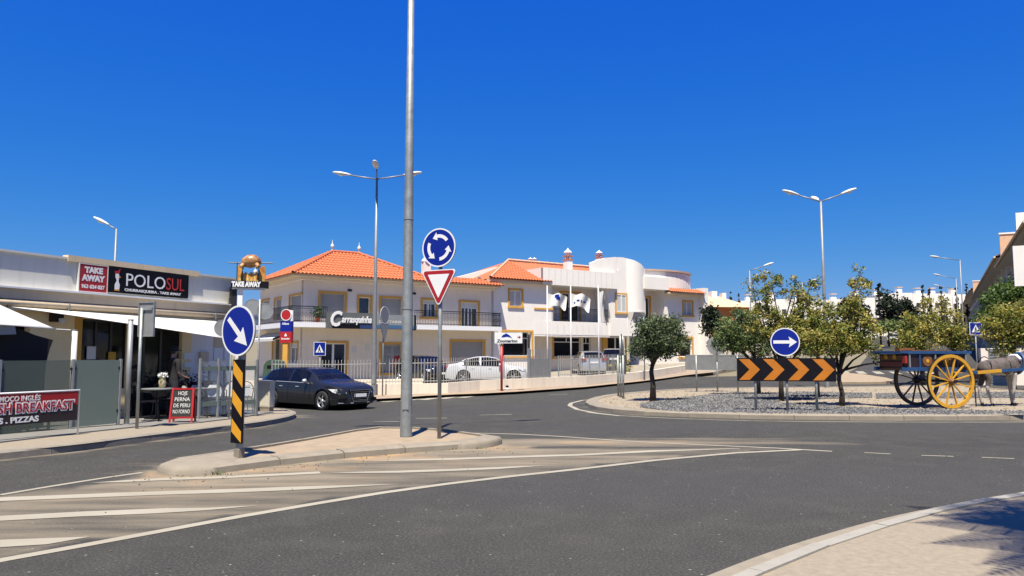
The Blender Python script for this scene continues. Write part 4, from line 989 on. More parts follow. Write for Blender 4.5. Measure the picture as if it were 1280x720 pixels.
# script sign of the café on the balcony front
s0, s1 = F.S(407.5, -1.05), F.S(518.5, -1.05)
zb, zh = F.sz(440, 411, -1.05)[1], F.sz(440, 391, -1.05)[1]
t = thing('shop_sign', 'grey fascia board with white script Carrasquinha lettering fixed to the balcony', 'shop sign', F.w(0, 0, 0), F.a)
sm = F.S(467, -1.2)
mb = MB(); mb.box(s0, sm, -1.20, -1.0, zb, zh); p = mb.build('board', mat('sign_grey', (.13, .14, .14), .6, var=.05), t)
mb = MB(); mb.box(sm + .004, s1, -1.17, -1.0, zb + .02, zh - .06); p2 = mb.build('side_board', mat('sign_pale_grey', (.27, .30, .31), .6, var=.05), t)
mb = MB(); mb.box(s0 + .35, sm, -1.215, -1.2025, zb + .02, zb + .26); mb.build('dark_strip', M['black'], p)
mb = MB(); mb.box(F.S(450, -1.2), sm, -1.22, -1.2165, zb + .02, zb + .24); mb.build('blue_strip', mat('deep_blue', (.02, .05, .16), .5), p)
mb = MB(); mb.box(sm + .01, s1 - .02, -1.18, -1.172, zb + .05, zb + .26); mb.build('blue_band', mat('band_blue', (.06, .16, .30), .5), p2)
mb = MB(); mb.box(s1 - .10, s1, -1.2, -.9, zb - .02, zh - .03); mb.build('end_panel', M['black'], t)
text('C', .82, M['signwhite'], p, s0 + .20, -1.24, zb + .16, w=.70, bold=.045, shear=.28, align='LEFT', depth=.05)
text('arrasquinha', .38, M['signwhite'], p, s0 + .86, -1.24, zb + .36, w=sm - s0 - 1.0, bold=.045, shear=.35, align='LEFT', depth=.04)
text('CAFETARIA', .15, M['grey_wall'], p2, (sm + s1) / 2 - .3, -1.178, zb + .38, w=1.5, bold=.01)
# wall clutter: lamps, plates
mb = MB()
for px, py in ((437, 363), (517, 367)): s, z = F.sz(px, py, 0); mb.box(s - .12, s + .12, -.1, -.001, z - .06, z + .06)
mb.build('wall_light', M['iron'], B)
mb = MB()
for px, py in ((443, 437), (459.5, 434)): s, z = F.sz(px, py, 0); mb.box(s - .12, s + .12, -.02, -.001, z - .18, z + .18)
mb.build('wall_plate', M['grey_wall'], B)
# potted plants on the balcony
t = thing('balcony_plant', 'leafy potted plant standing on the balcony beside the script sign', 'potted plant', F.w(F.S(397, -.6), -.6, ZS + .16)); mb = MB(); mb.lathe([(.1, 0), (.16, .3), (.13, .3)], 10); mb.build('pot', M['tile'], t)
mb = MB()
for k in range(160):
    c = Vector((rnd.gauss(0, .14), rnd.gauss(0, .14), rnd.uniform(.3, .9))); d = Vector((rnd.gauss(0, 1), rnd.gauss(0, 1), rnd.gauss(0, 1))).normalized() * .08; e = d.orthogonal().normalized() * .04; mb.add([c - d, c + e, c + d, c - e], [(0, 1, 2, 3)])
mb.build('leaves', mat('pot_leaf', (.04, .09, .03), .6, var=.4), t)

# --- white apartment block with curved parapets
A = thing('white_apartment_block', 'white two storey apartment block with curved parapets, ochre window frames and iron balconies', 'building', F.w(0, 0, 0), F.a)
SA, SB_ = F.S(614), F.S(880); zeave = F.sz(650, 351.5, -.3)[1]; zsl = F.sz(700, 418.5, 0)[1]; zfl = F.sz(728, 402.5, 0)[1]
s668, s693, s763, s783, s802, s830, s874 = [F.S(x) for x in (668, 691.5, 763, 784, 803, 831, 874.5)]
hw1 = rect(F, 637, 363, 652, 382.5); hs1 = rect(F, 628.5, 415, 664.5, 445)
wall(A, SA, s668, -.6, zeave + .05, 0, [hw1, hs1], 'white_wall'); opening(A, hw1, 0, 'sash', rev=.14); opening(A, hs1, 0, 'shop', rev=.5)
wall(A, s668 + .001, s693, zsl, zeave + .05, 0, [], 'white_wall')
mb = MB(); s, z = F.sz(669, 385.5); mb.box(s - .1, s693 - .05, -.05, -.001, z - .06, z + .06); mb.build('moulding', M['ochre'], A)
# parapet block over the balcony
zp1, zp0 = F.sz(715, 337, -.45)[1], F.sz(715, 357.5, -.45)[1]
sP = F.S(679, -.45)
def panels(root, sa, sb, z0, z1, y, w=.55, m='white_wall', th=.25):
    n = max(1, round((sb - sa) / w)); ww = (sb - sa) / n
    me = MB().box(.018, ww - .018, 0, th, z0, z1).mesh('panel', M[m])
    for i in range(n): link('panel', me, root, (sa + i * ww, y, 0))
    mb = MB(); mb.box(sa + .01, sb - .01, y + .03, y + th - .01, z0 + .01, z1 - .01); mb.build('panel_backing', M['grey_metal'], root)
panels(A, sP, s763 + .35, zp0, zp1, -.45)
mb = MB(); mb.box(sP, s763, -.2, 2.0, zp0 - .02, zp0 + .1); mb.build('balcony_ceiling', M['white_wall'], A)
mb = MB(); mb.add([(sP + .02, -.2, zeave), (sP + .02, 3.5, zeave), (sP + .02, 3.5, zp1), (sP + .02, -.2, zp1)], [(0, 3, 2, 1)]); mb.build('parapet_side', M['white_wall'], A)
# balcony recess
hd = rect(F, 701.5, 366.5, 724.5, 401, 1.4)
wall(A, s693, s763, zfl - .5, zp0, 1.4, [hd], 'pink_wall', 'recess_wall'); opening(A, hd, 1.4, 'glassdoor')
mb = MB(); mb.box(s693 - .15, s693, .0, 1.4, zfl - .3, zp0); mb.build('recess_wall', M['white_wall'], A); mb = MB(); mb.add([(s763, -.1, zfl), (s763 + .2, -.1, zfl), (s763 + .2, 1.4, zfl), (s763, 1.4, zfl), (s763 - .45, -.1, zp0), (s763 + .2, -.1, zp0), (s763 + .2, 1.4, zp0), (s763 - .45, 1.4, zp0)], [(0, 4, 7, 3), (0, 1, 5, 4), (3, 7, 6, 2)]); mb.build('recess_side', M['white_wall'], A)
mb = MB(); mb.box(s693, s763, 0, 1.5, zfl - .25, zfl); mb.build('balcony_floor', M['white_wall'], A)
panels(A, s668 + .9, s783 - .9, zsl, zfl, -.02, .6)
wall(A, s668, s668 + .9, zsl, zfl, -.01, [], 'white_wall', 'parapet')
railing(A, [(s693, .05), (s763 - .05, .05)], zfl, zfl + .95, step=.12)
# recessed ground floor
g1 = rect(F, 692, 421.5, 726, 446, 1.1); g1b = rect(F, 729, 421.5, 738.5, 452, 1.1); g2 = rect(F, 759, 421.5, 781, 456, 1.1)
wall(A, s668, s783 + .5, -.6, zsl + .02, 1.1, [g1, g1b, g2], 'cream_wall', 'ground_floor_wall'); opening(A, g1, 1.1, 'shop', sides='LB'); opening(A, g1b, 1.1, 'shop', sides=''); opening(A, g2, 1.1, 'glassdoor', sides='LR')
q = F.S(755.5, 1.0); mb = MB(); mb.box(q - .2, q + .22, .95, 1.09, -.5, zsl); mb.build('ochre_pillar', M['ochre'], A)
mb = MB(); mb.box(s668, s783, .0, 1.15, zsl - .12, zsl); mb.build('soffit', M['white_wall'], A)
mb = MB(); mb.add([(s668 - .02, -.01, -.6), (s668 + .35, 1.1, -.6), (s668 + .2, 1.1, zsl), (s668 - .15, -.01, zsl)], [(0, 1, 2, 3)]); mb.build('splayed_pier', M['cream_wall'], A)
# tall curved gable block
ARC = [(737, 328.5), (745, 325.5), (755, 322.5), (766, 321.5), (769.6, 321.5), (769.7, 338), (772.0, 338), (772.1, 321.6), (778, 322), (788, 325), (797, 330), (804.5, 336)]
zd0 = zfl - .9
hw3 = rect(F, 769, 368.5, 781, 390.5)
arc = []; ARC2 = []
for (xa, ya), (xb, yb) in zip(ARC, ARC[1:]):
    n_ = max(1, int((xb - xa) / 1.6)); ARC2 += [(xa + (xb - xa) * i / n_, ya + (yb - ya) * i / n_) for i in range(n_)]
ARC2.append(ARC[-1]); zlg = F.sz(790, 388, -.5)[1]
for px, py in ARC2:
    s, _ = F.sz(px, py, 0); k = (s - F.S(783)) / (F.S(804.5) - F.S(783)); bulge = 0 if k < 0 else -.30 * math.sin(math.pi * min(1, k)) ** .8; z = F.sz(px, py, bulge)[1]; arc.append((s, bulge, z, k))
V = []; fs = []
for s, y, z, k in arc: V += [(s, y - .12, zp0 if s < s763 - .1 else (zlg if k > 0 else zsl)), (s, y - .12, z), (s, y + .08, z), ]
for i in range(len(arc) - 1): a = 3 * i; fs += [(a, a + 3, a + 4, a + 1), (a + 1, a + 4, a + 5, a + 2)]
fs += [(0, 1, 2), (3 * len(arc) - 3, 3 * len(arc) - 1, 3 * len(arc) - 2)]
mb = MB(); mb.add(V, fs); sL = arc[-1][0]
mb.box(sL - .02, sL + .05, -.1, 1.5, zsl, arc[-1][2] - .05)
q_ = [(s, y - .16) for s, y, z, k in arc if k > -.02]; n_ = len(q_); lm = MB(); lm.add([(x, y, zlg - .1) for x, y in q_] + [(x, y, zlg - .001) for x, y in q_], [tuple(reversed(range(n_))), tuple(range(n_, 2 * n_))] + [(i, i + 1, i + 1 + n_, i + n_) for i in range(n_ - 1)]); lm.build('ledge', M['white_wall'], A)
g = mb.build('curved_gable', M['white_wall'], A)
w3 = opening(A, hw3, -.17, 'sash', rev=.03, tw=.13, proud=.02)
wall(A, s763 - .1, sL, -.6 if False else zsl, zfl + .3, -.13, [], 'white_wall', 'front_wall')
# right part
zq1, zq0 = F.sz(817, 346, -.4)[1], F.sz(817, 361.5, -.4)[1]
mb = MB(); mb.box(sL - .3, s830 + .1, -.42, 1.6, zq0, zq1); mb.build('parapet_block', M['white_wall'], A)
hd2 = rect(F, 805, 372, 812.5, 404, 1.2); mb = MB(); mb.box(s830, s830 + .12, .001, 1.6, -.5, zq0); mb.build('recess_side', M['white_wall'], A); mb = MB(); mb.box(sL + .055, s830, 1.52, 1.6, -.5, zq0); mb.build('recess_back', M['white_wall'], A); mb = MB(); mb.box(sL - .1, sL + .05, -.05, 1.6, -.5, zq0); mb.build('side_wall', M['white_wall'], A); wall(A, sL + .06, s830, zfl - 1.6, zq0, 1.2, [hd2], 'pink_wall', 'recess_wall'); opening(A, hd2, 1.2, 'dark', sides='TR')
z5 = F.sz(820, 406, 0)[1]
railing(A, [(sL, -.5), (s830 + .1, -.5), (s830 + .1, -.02)], z5 - .45, z5 + .5, step=.1); mb = MB(); mb.box(sL, s830 + .15, -.55, 1.2, z5 - .6, z5 - .45); mb.build('balcony_floor', M['white_wall'], A)
hw5 = rect(F, 854.5, 377.5, 865.5, 394); hd5 = rect(F, 849, 423, 864.5, 446); zew = F.sz(852, 366, -.3)[1]
wall(A, sL + .06, SB_ - .01, -.6, z5 - .6, 0, [hd5], 'white_wall', 'ground_floor_wall'); opening(A, hd5, 0, 'shop')
wall(A, s830 + .02, SB_ - .01, z5 - .6 + .001, zew + .1, 0, [hw5], 'white_wall'); opening(A, hw5, 0, 'sash')
s, z = F.sz(838, 399); mb = MB(); mb.box(s - .8, s + .8, -.05, -.001, z - .05, z + .05); mb.build('moulding', M['ochre'], A)
mb = MB(); mb.box(s874, SB_, -.5, 1.5, -.6, zew + .5); mb.build('end_pier', M['white_wall'], A)
# drum parapet with panels and rim
N = 13; sc, s_end = F.S(806), F.S(880, -.2); zr1 = F.sz(842, 339.5, -.4)[1]; zr0 = zew + .1
pts = []
for i in range(N + 1):
    k = i / N; pts.append((sc + (s_end - sc) * k, .1 + .9 * (2 * k - 1) ** 2 * (1.0 if k < .5 else 1.3) - .1))
for i in range(N):
    a, b = Vector(pts[i]), Vector(pts[i + 1]); d = (b - a).normalized(); n_ = Vector((-d.y, d.x)); mb = MB(); c = (a + b) / 2
    mb.obox((c.x + n_.x * .15, c.y + n_.y * .15, (zr0 + zr1) / 2), (d.x * ((b - a).length / 2 - .006), d.y * ((b - a).length / 2 - .006), 0), (n_.x * .15, n_.y * .15, 0), (0, 0, (zr1 - zr0) / 2)); mb.build('panel', M['white_wall'], A)
mb = MB()
for i in range(N):
    a, b = Vector(pts[i]), Vector(pts[i + 1]); mb.add([(a.x, a.y - .14, zr1 + .02), (b.x, b.y - .14, zr1 + .02), (b.x, b.y + .6, zr1 + .02), (a.x, a.y + .6, zr1 + .02), (a.x, a.y - .14, zr1 + .16), (b.x, b.y - .14, zr1 + .16), (b.x, b.y + .6, zr1 + .16), (a.x, a.y + .6, zr1 + .16)], [(0, 1, 2, 3)[::-1], (4, 5, 6, 7), (0, 1, 5, 4), (2, 3, 7, 6)])
mb.build('drum_rim', mat('pinkish_rim', (.60, .42, .34), .8), A)
tile_roof(A, 'roof_tiles', (s830, -.75, zew), (1, 0, 0), (0, 1, .42), s874 - s830, lambda u: (0, .9)); mb = MB(); mb.box(s830, s874, -.6, .0, zew - .16, zew - .02); mb.build('eave', M['beige_band'], A)
# left hip roof
o0 = F.S(613, -.5); Lh = 9.5; sl2 = .42
dh = 4.6
tile_roof(A, 'roof_tiles', (o0, -.5, zeave + .1), (1, 0, 0), (0, 1, sl2), F.S(691, -.5) - o0, lambda u: (0, min(u, dh if o0 + u < sP + .2 else .75) * math.sqrt(1 + sl2 * sl2)))
mb = MB(); zz = zeave + .04
sQ = F.S(690, -.5); mb.add([(o0, -.5, zz), (sQ, -.5, zz), (sQ, dh - .5, zz + dh * sl2), (o0 + dh, dh - .5, zz + dh * sl2), (o0, 2 * dh - .5, zz), (o0 + 14, 2 * dh - .5, zz), (o0 + 14, dh - .5, zz + dh * sl2), (sQ, 2.0, zz + 2.5 * sl2), (o0 + 14, 2.0, zz + 2.5 * sl2)], [(0, 1, 2, 3), (0, 3, 4), (3, 6, 5, 4), (7, 8, 6, 2)]); mb.build('roof', M['tile'], A)
ridge(A, (o0, -.5, zz + .1), (o0 + dh, dh - .5, zz + dh * sl2 + .1), 'tile_pale'); ridge(A, (o0 + dh, dh - .5, zz + dh * sl2 + .1), (o0 + 13, dh - .5, zz + dh * sl2 + .1), 'tile_pale')
mb = MB(); mb.box(o0, F.S(690, -.45), -.42, 0, zeave - .16, zeave + .02); mb.build('eave', M['beige_band'], A)
# sloping white parapet to the left, behind the corner building
y_ = 3.0; P = [F.sz(572, 346, y_), F.sz(621, 333.5, y_), F.sz(629, 337, y_), F.sz(629, 400, y_), F.sz(572, 400, y_)]
mb = MB(); mb.poly(P, y_, y_ + .3); mb.build('gable_parapet', M['white_wall'], A)
P = [F.sz(600, 348.5, 1.5), F.sz(614, 344.5, 1.5), F.sz(614, 400, 1.5), F.sz(600, 400, 1.5)]; mb = MB(); mb.poly(P, 1.5, 1.7); mb.build('low_parapet', M['white_wall'], A)
mb = MB(); 
for px in (600.5, 610.5): s, z = F.sz(px, 352, 1.2); mb.tube([(s, 1.2, z - .6), (s, 1.2, z + .25)], .06, 8); mb.tube([(s, 1.2, z + .25), (s - .18, 1.2, z + .28)], .07, 8)
mb.build('flue_pipe', M['grey_metal'], A)
mb = MB(); s, z = F.sz(684.5, 352, -.05)
# chimneys
def chimney(px, py_top, py_bot, y, w, label):
    s, z0 = F.sz(px, py_bot, y); z1 = F.sz(px, py_top, y)[1]; H = z1 - z0
    mb = MB(); mb.box(s - w, s + w, y - w, y + w, z0 - .8, z0 + H * .45); c = mb.build('chimney', M['white_wall'], A); zb_ = z0 + H * .45
    mb = MB(); mb.box(s - w * 1.15, s + w * 1.15, y - w * 1.15, y + w * 1.15, zb_, zb_ + H * .05); mb.box(s - w * 1.15, s + w * 1.15, y - w * 1.15, y + w * 1.15, zb_ + H * .17, zb_ + H * .21); mb.build('brick_band', M['tile'], c)
    mb = MB()
    for k in range(8): a = k * math.pi / 4; mb.box(s + w * .85 * math.cos(a) - .04, s + w * .85 * math.cos(a) + .04, y + w * .85 * math.sin(a) - .04, y + w * .85 * math.sin(a) + .04, zb_ + H * .05, zb_ + H * .17)
    mb.box(s - w * .5, s + w * .5, y - w * .5, y + w * .5, zb_ + H * .05, zb_ + H * .17); mb.lathe([(w * .9, zb_ + H * .21), (w * .95, zb_ + H * .33), (w * 1.3, zb_ + H * .36), (w * 1.1, zb_ + H * .40), (w * .3, zb_ + H * .50), (.02, z1 + H * .02)], 12, (s, y, 0)); mb.build('lantern', M['white'], c)
chimney(710, 310.5, 338, 2.0, .25, ''); chimney(749, 313, 330, 3.0, .22, ''); chimney(663, 322, 332, 6.5, .16, ''); chimney(668, 322, 332, 6.8, .16, '')
# flags
FY = 44
def flag(px, label, wave, emb, py0=357, edge=False):
    p0 = at(px, 478, FY); b = Vector((p0.x, FY, zt(p0.x, FY))); t = thing('flagpole', label, 'flag', b, 0, 'flagpoles in the car park'); H = zpx(px, py0, FY) - b.z
    mb = MB(); mb.tube([(0, 0, -.1), (0, 0, H)], [.05, .03], 8); mb.build('pole', M['white'], t, True)
    nx_, nz = 14, 8; W, Hh = (1.22, .80) if not edge else (.75, 2.0); V = []
    for j in range(nz + 1):
        for i in range(nx_ + 1):
            u, v = i / nx_, j / nz
            x = .04 + W * u * (.92 * (1 - .12 * v) if not edge else .5 * (1 - .3 * math.sin(4 * v))); z = H - (.45 if not edge else .3) - Hh * v * (1 - .25 * u) - .12 * math.sin(u * 11 + v * 3) * u - wave * u * u * .6 - (.18 * math.sin(u * 7 + v * 2)) * u
            y = .22 * math.sin(u * 8 + v * 1.5) * u ** .7 - .1 * v * u; V.append((x, y, z))
    mb = MB(); mb.add(V, [(j * (nx_ + 1) + i, (j + 1) * (nx_ + 1) + i, (j + 1) * (nx_ + 1) + i + 1, j * (nx_ + 1) + i + 1) for j in range(nz) for i in range(nx_)])
    f = mb.build('flag_cloth', M['sail'], t, True)
    if emb:
        e = MB(); 
        for (i0, i1, j0, j1) in emb: 
            q = [Vector(V[j * (nx_ + 1) + i]) + Vector((0, -.02, 0)) for j, i in ((j0, i0), (j1, i0), (j1, i1), (j0, i1))]; e.add(q, [(0, 1, 2, 3)])
        e.build('emblem', M['blue'], f)
flag(684.5, 'white flag with a round blue emblem flying from the left flagpole', .35, [(5, 6, 1, 3), (6, 7, 1, 4), (7, 8, 1, 4), (8, 9, 2, 4)])
flag(714, 'white flag with faint blue lettering flying from the middle flagpole', .55, [(2, 3, 5, 6), (4, 6, 4, 5), (7, 8, 4, 5), (9, 11, 4, 5)])
flag(749, 'limp white flag hanging down the right flagpole', .5, None, 357, True)
# boundary wall and picket fence
wp = [Vector((-15, 33.6)), Vector((-11.0, 32.4))] + gx([(420, 495.8), (466, 494), (520, 493), (560, 492), (600, 488.3), (662, 485), (700, 482.8), (733, 481), (765, 478.2), (800, 475), (830, 470), (858, 465)], .1)
def wall_run(P, name, label, h, th, m):
    t = thing(name, label, 'wall', (0, 0, 0)); mb = MB(); Q = densify(P, .8, False); O = offset_line(Q, th)
    for i in range(len(Q) - 1):
        a, b, c, d = Q[i], Q[i + 1], O[i + 1], O[i]; z = lambda p: zt(p.x, p.y)
        vs = [(a.x, a.y, z(a) - .2), (b.x, b.y, z(b) - .2), (c.x, c.y, z(c) - .2), (d.x, d.y, z(d) - .2), (a.x, a.y, z(a) + h), (b.x, b.y, z(b) + h), (c.x, c.y, z(c) + h), (d.x, d.y, z(d) + h)]
        mb.add(vs, [(0, 1, 5, 4), (4, 5, 6, 7), (3, 7, 6, 2)] + ([(0, 4, 7, 3)] if i == 0 else []) + ([(1, 2, 6, 5)] if i == len(Q) - 2 else []))
    mb.build('wall_body', M[m], t); return t
rise = lambda p: zt(p.x, p.y)
mwall = mat('low_wall_render', (.74, .66, .54), .85, var=.05, scale=1.2, streak=.35)
M['low_wall'] = mwall
wall_run(wp, 'boundary_wall', 'low off-white rendered wall along the pavement in front of the car park', .55, .18, 'low_wall')
def picket_fence(label, P, z0, z1, step, m='offwhite', skip=None):
    t = thing('picket_fence', label, 'fence', (0, 0, 0), 0); Q = walk(P, step); pk = MB().box(-.010, .010, -.008, .008, 0, z1 - z0 - .05); pk.add([(-.010, -.008, z1 - z0 - .05), (.010, -.008, z1 - z0 - .05), (.010, .008, z1 - z0 - .05), (-.010, .008, z1 - z0 - .05), (0, 0, z1 - z0)], [(0, 1, 4), (1, 2, 4), (2, 3, 4), (3, 0, 4)])
    me = pk.mesh('picket', M[m])
    for i, p in enumerate(Q):
        link('picket', me, t, (p.x, p.y, rise(p) + z0))
        if i % 16 == 0: q = MB(); q.box(-.03, .03, -.03, .03, 0, z1 - z0 + .02); q.build('post', M['galv_pale'], t, loc=(p.x, p.y, rise(p) + z0 - .05))
    for zz in (z0 + .10, z1 - .20):
        mb = MB()
        for a, b in zip(Q[:-1:4], Q[4::4]): mb.bar((a.x, a.y, rise(a) + zz), (b.x, b.y, rise(b) + zz), .02, .035)
        mb.build('rail', M[m], t)
    return t
wo = offset_line(densify(wp, .8, False), .09)
def between(P, xa, xb): return [p for p in P if xa <= 640 + 960 * p.x / p.y <= xb]
picket_fence('white metal picket fence on the low wall in front of the beige building', between(wo, 318, 661), .55, 1.62, .135, 'fence')
picket_fence('grey picket fence on the low wall in front of the flagpoles', between(wo, 690, 776), .55, 1.60, .15, 'fence')
ga, gb = G(661, 485, .1).xy, G(687, 483.5, .1).xy
t = thing('metal_gate', 'grey metal gate with solid lower panel between the two fences', 'gate', (ga.x, ga.y + .09, zt(ga.x, ga.y)), math.atan2(gb.y - ga.y, gb.x - ga.x)); W = (gb - ga).length
for x in (0, W): mb = MB(); mb.box(x - .05, x + .05, -.05, .05, 0, 1.95); mb.build('gate_post', M['grey_metal'], t)
mb = MB(); mb.box(.06, W - .06, -.012, .012, .42, 1.45); mb.build('panel', M['galv_pale'], t)
me = MB().box(-.012, .012, -.02, .02, .4, 1.9).mesh('bar', M['galv_pale'])
for k in range(8): link('bar', me, t, (.10 + k * (W - .2) / 7, -.02, 0))
# glazed screen panels and bush right of the wall, grey concrete ramp wall
wall_run([Vector((1.0, 43.5)), Vector((-4, 41.2)), Vector((-12, 38.5)), Vector((-18, 37.5))][::-1], 'inner_wall', 'low cream inner wall in front of the beige building', .35, .25, 'cream_wall')
# ------------------------------------------------------------------ take-away restaurant on the left
Rf = Frame(-11, 16.5, math.atan2(.917, .40))
T = thing('restaurant', 'flat roofed take away restaurant with grey parapet, beige cornice and tan walls on the left', 'building', Rf.w(0, 0, 0), Rf.a)
zP = Rf.sz(145, 329, -.1)[1]; zP = 3.80
zL = 3.02; sR = Rf.S(288.5); sN = -7.0
def rr(x0, y0, x1, y1, t=0.0): return rect(Rf, x0, y0, x1, y1, t)
mb = MB(); mb.box(sN, sR, -.12, 5.5, zL + .04, zP); mb.build('parapet', M['grey_wall'], T)
mb = MB(); mb.box(sN, Rf.S(80, -.12), -.17, .2, zP + .001, zP + .05); mb.box(Rf.S(246, -.12), sR + .04, -.17, .2, zP + .001, zP + .05); mb.build('coping', M['offwhite'], T)['kind'] = 'stuff'
mb = MB(); mb.box(Rf.S(80, -.15), Rf.S(246, -.15), -.19, .0, zP - .04, zP + .10); mb.build('raised_coping', M['beige_band'], T)
mb = MB(); mb.box(sN, sR + .05, -.30, -.02, zL, zL + .038); mb.build('white_ledge', M['white'], T)
mb = MB(); mb.box(sN, sR + .02, -.24, -.002, zL - .22, zL - .002); mb.build('cornice', M['beige_band'], T)
mb = MB(); mb.tube([(sN, -.20, zL - .31), (sR + .02, -.20, zL - .31)], .085, 10); mb.build('gutter', M['beige_band'], T, True)
mb = MB(); mb.tube([(sN, -.12, zL - .42), (sR + .02, -.12, zL - .42)], .045, 8); mb.build('gutter_pipe', M['offwhite'], T, True)
zF = -.05
hole1 = rr(103, 400, 160, 505); hole2 = rr(161, 400, 229, 520); hole1 = (hole1[0], hole1[1], .75, 2.45); hole2 = (hole2[0], hole2[1], -.1, 2.45)
s94 = Rf.S(94); s230 = Rf.S(240)
wall(T, sN, s94, -.4, zL + .04, 0, [(sN, Rf.S(38), -.2, 2.3)], 'tan_wall', 'tan_wall')
wall(T, s94 + .001, Rf.S(102.5), -.4, zL + .04, -.03, [], 'ochre', 'ochre_pilaster')
wall(T, Rf.S(102.6), s230, -.4, zL + .04, 0, [hole1, hole2], 'tan_wall', 'shop_wall', rev=.12)
wall(T, s230 + .001, sR, -.4, zL + .04, 0, [], 'white_wall', 'white_wall')
mb = MB(); mb.add([(sR, 0, -.4), (sR, 5.5, -.4), (sR, 5.5, zL + .04), (sR, 0, zL + .04)], [(0, 1, 2, 3)]); mb.build('end_wall', M['white_wall'], T)
# dark interior room with counter
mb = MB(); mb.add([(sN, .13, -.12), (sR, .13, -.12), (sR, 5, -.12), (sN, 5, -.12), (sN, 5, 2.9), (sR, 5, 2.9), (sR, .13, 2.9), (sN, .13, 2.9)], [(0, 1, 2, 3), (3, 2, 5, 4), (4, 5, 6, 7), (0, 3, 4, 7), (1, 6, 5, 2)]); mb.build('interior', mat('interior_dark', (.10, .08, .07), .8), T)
def pane(h, ns, label=None, zt_=None):
    w = MB(); s0, s1, z0, z1 = h; q = (s1 - s0) / ns
    for k in range(ns + 1): w.box(s0 + k * q - .03, s0 + k * q + .03, .05, .12, z0, z1)
    w.box(s0 + .031, s1 - .031, .052, .118, z1 - .06, z1); w.box(s0 + .031, s1 - .031, .052, .118, z0, z0 + .06)
    o = w.build('window' if ns > 2 else 'glass_door', mat('bronze_frame', (.04, .035, .03), .4), T)
    for k in range(ns): g = MB(); g.box(s0 + k * q + .032, s0 + (k + 1) * q - .032, .08, .09, z0 + .06, z1 - .06); g.build('pane', M['tint'], o)
M['tint'] = glassmat('tinted_glass', (.01, .012, .014), .72, .06)
pane(hole1, 3); pane((hole2[0], (hole2[0] + hole2[1]) / 2 + .2, hole2[2], hole2[3]), 2); 
# notices, meter box, lamp on the wall
def wallbox(x0, y0, x1, y1, m, name, d=.03, t0=0.0, label=None):
    h = rr(x0, y0, x1, y1, t0); mb = MB(); mb.box(h[0], h[1], t0 - d, t0 - .001, h[2], h[3]); o = mb.build(name, M[m], T)
    if label: o['label'] = label
    return o
wallbox(250, 440, 260, 455, 'beige_band', 'meter_box', .08); wallbox(231, 441, 243, 449, 'white', 'notice'); wallbox(232, 453, 243, 459, 'white', 'notice')
wallbox(268, 435, 278, 450, 'signwhite', 'notice'); wallbox(281, 436, 289, 450, 'signwhite', 'notice'); wallbox(268, 416, 289, 434, 'beige_band', 'wall_panel', .02)
wallbox(110, 433, 121, 449, 'offwhite', 'window_poster', .02, .05); wallbox(137, 440, 146, 450, 'yellow', 'window_poster', .02, .05)
s, z = Rf.sz(71, 398, -.1); mb = MB(); mb.box(s - .12, s + .10, -.2, -.001, z - .08, z + .12); l = mb.build('wall_lamp', M['iron'], T); mb = MB(); mb.lathe([(0, -.12), (.06, -.10), (.08, -.04), (.07, 0)], 10, (s + .02, -.26, z)); mb.build('lamp_globe', M['offwhite'], l, True)
for px in (75, 260):
    s = Rf.S(px); mb = MB(); mb.box(s - .01, s + .01, -.31, -.2, zL - .42, zL - .24); mb.build('gutter_clip', M['grey_metal'], T)
# signs on the parapet
h = rr(97, 327, 132, 363, -.2); z0, z1 = h[2], h[3]
zc = (Rf.sz(114.5, 331, -.2)[1], Rf.sz(114.5, 364.5, -.2)[1]); z1, z0 = zc
t1 = thing('take_away_sign', 'square red TAKE AWAY sign with phone number on the restaurant parapet', 'shop sign', Rf.w(0, 0, 0), Rf.a)
mb = MB(); mb.box(h[0], h[1], -.19, -.125, z0, z1); p = mb.build('board', mat('takeaway_red', (.50, .015, .02), .5, var=.06), t1)
w = h[1] - h[0]; cx = (h[0] + h[1]) / 2; H = z1 - z0
text('TAKE', H * .205, M['signwhite'], p, cx, -.193, z0 + H * .70, w=w * .66, bold=.09); text('AWAY', H * .205, M['signwhite'], p, cx, -.193, z0 + H * .40, w=w * .84, bold=.09); text('963 624 027', H * .13, M['signwhite'], p, cx, -.193, z0 + H * .12, w=w * .84, bold=.06)
mb = MB(); 
for a in ((h[0] - .02, h[0], z0 - .02, z1 + .02), (h[1], h[1] + .02, z0 - .02, z1 + .02)): mb.box(a[0], a[1], -.2, -.124, a[2], a[3])
mb.box(h[0] + .001, h[1] - .001, -.198, -.126, z1, z1 + .02); mb.box(h[0] + .001, h[1] - .001, -.198, -.126, z0 - .02, z0); mb.build('frame', M['offwhite'], t1)
h = rr(134, 330, 234.5, 373, -.2); z1, z0 = Rf.sz(184, 337.5, -.2)[1], Rf.sz(184, 368.8, -.2)[1]; H = z1 - z0
t2 = thing('restaurant_sign', 'long black POLO SUL churrasqueira sign on the restaurant parapet', 'shop sign', Rf.w(0, 0, 0), Rf.a)
mb = MB(); mb.box(h[0], h[1], -.19, -.125, z0, z1); p = mb.build('board', M['black'], t2)
X = lambda k: h[0] + (h[1] - h[0]) * k
text('POLO', H * .50, M['signwhite'], p, X(.20), -.193, z0 + H * .29, w=X(.685) - X(.20), bold=.0, align='LEFT'); text('SUL', H * .50, mat('letter_red', (.60, .03, .02), .5), p, X(.70), -.193, z0 + H * .29, w=X(.94) - X(.70), bold=.0, align='LEFT')
text('CHURRASQUEIRA . TAKE AWAY', H * .10, M['signwhite'], p, X(.185), -.193, z0 + H * .09, w=X(.90) - X(.185), bold=.05, align='LEFT')
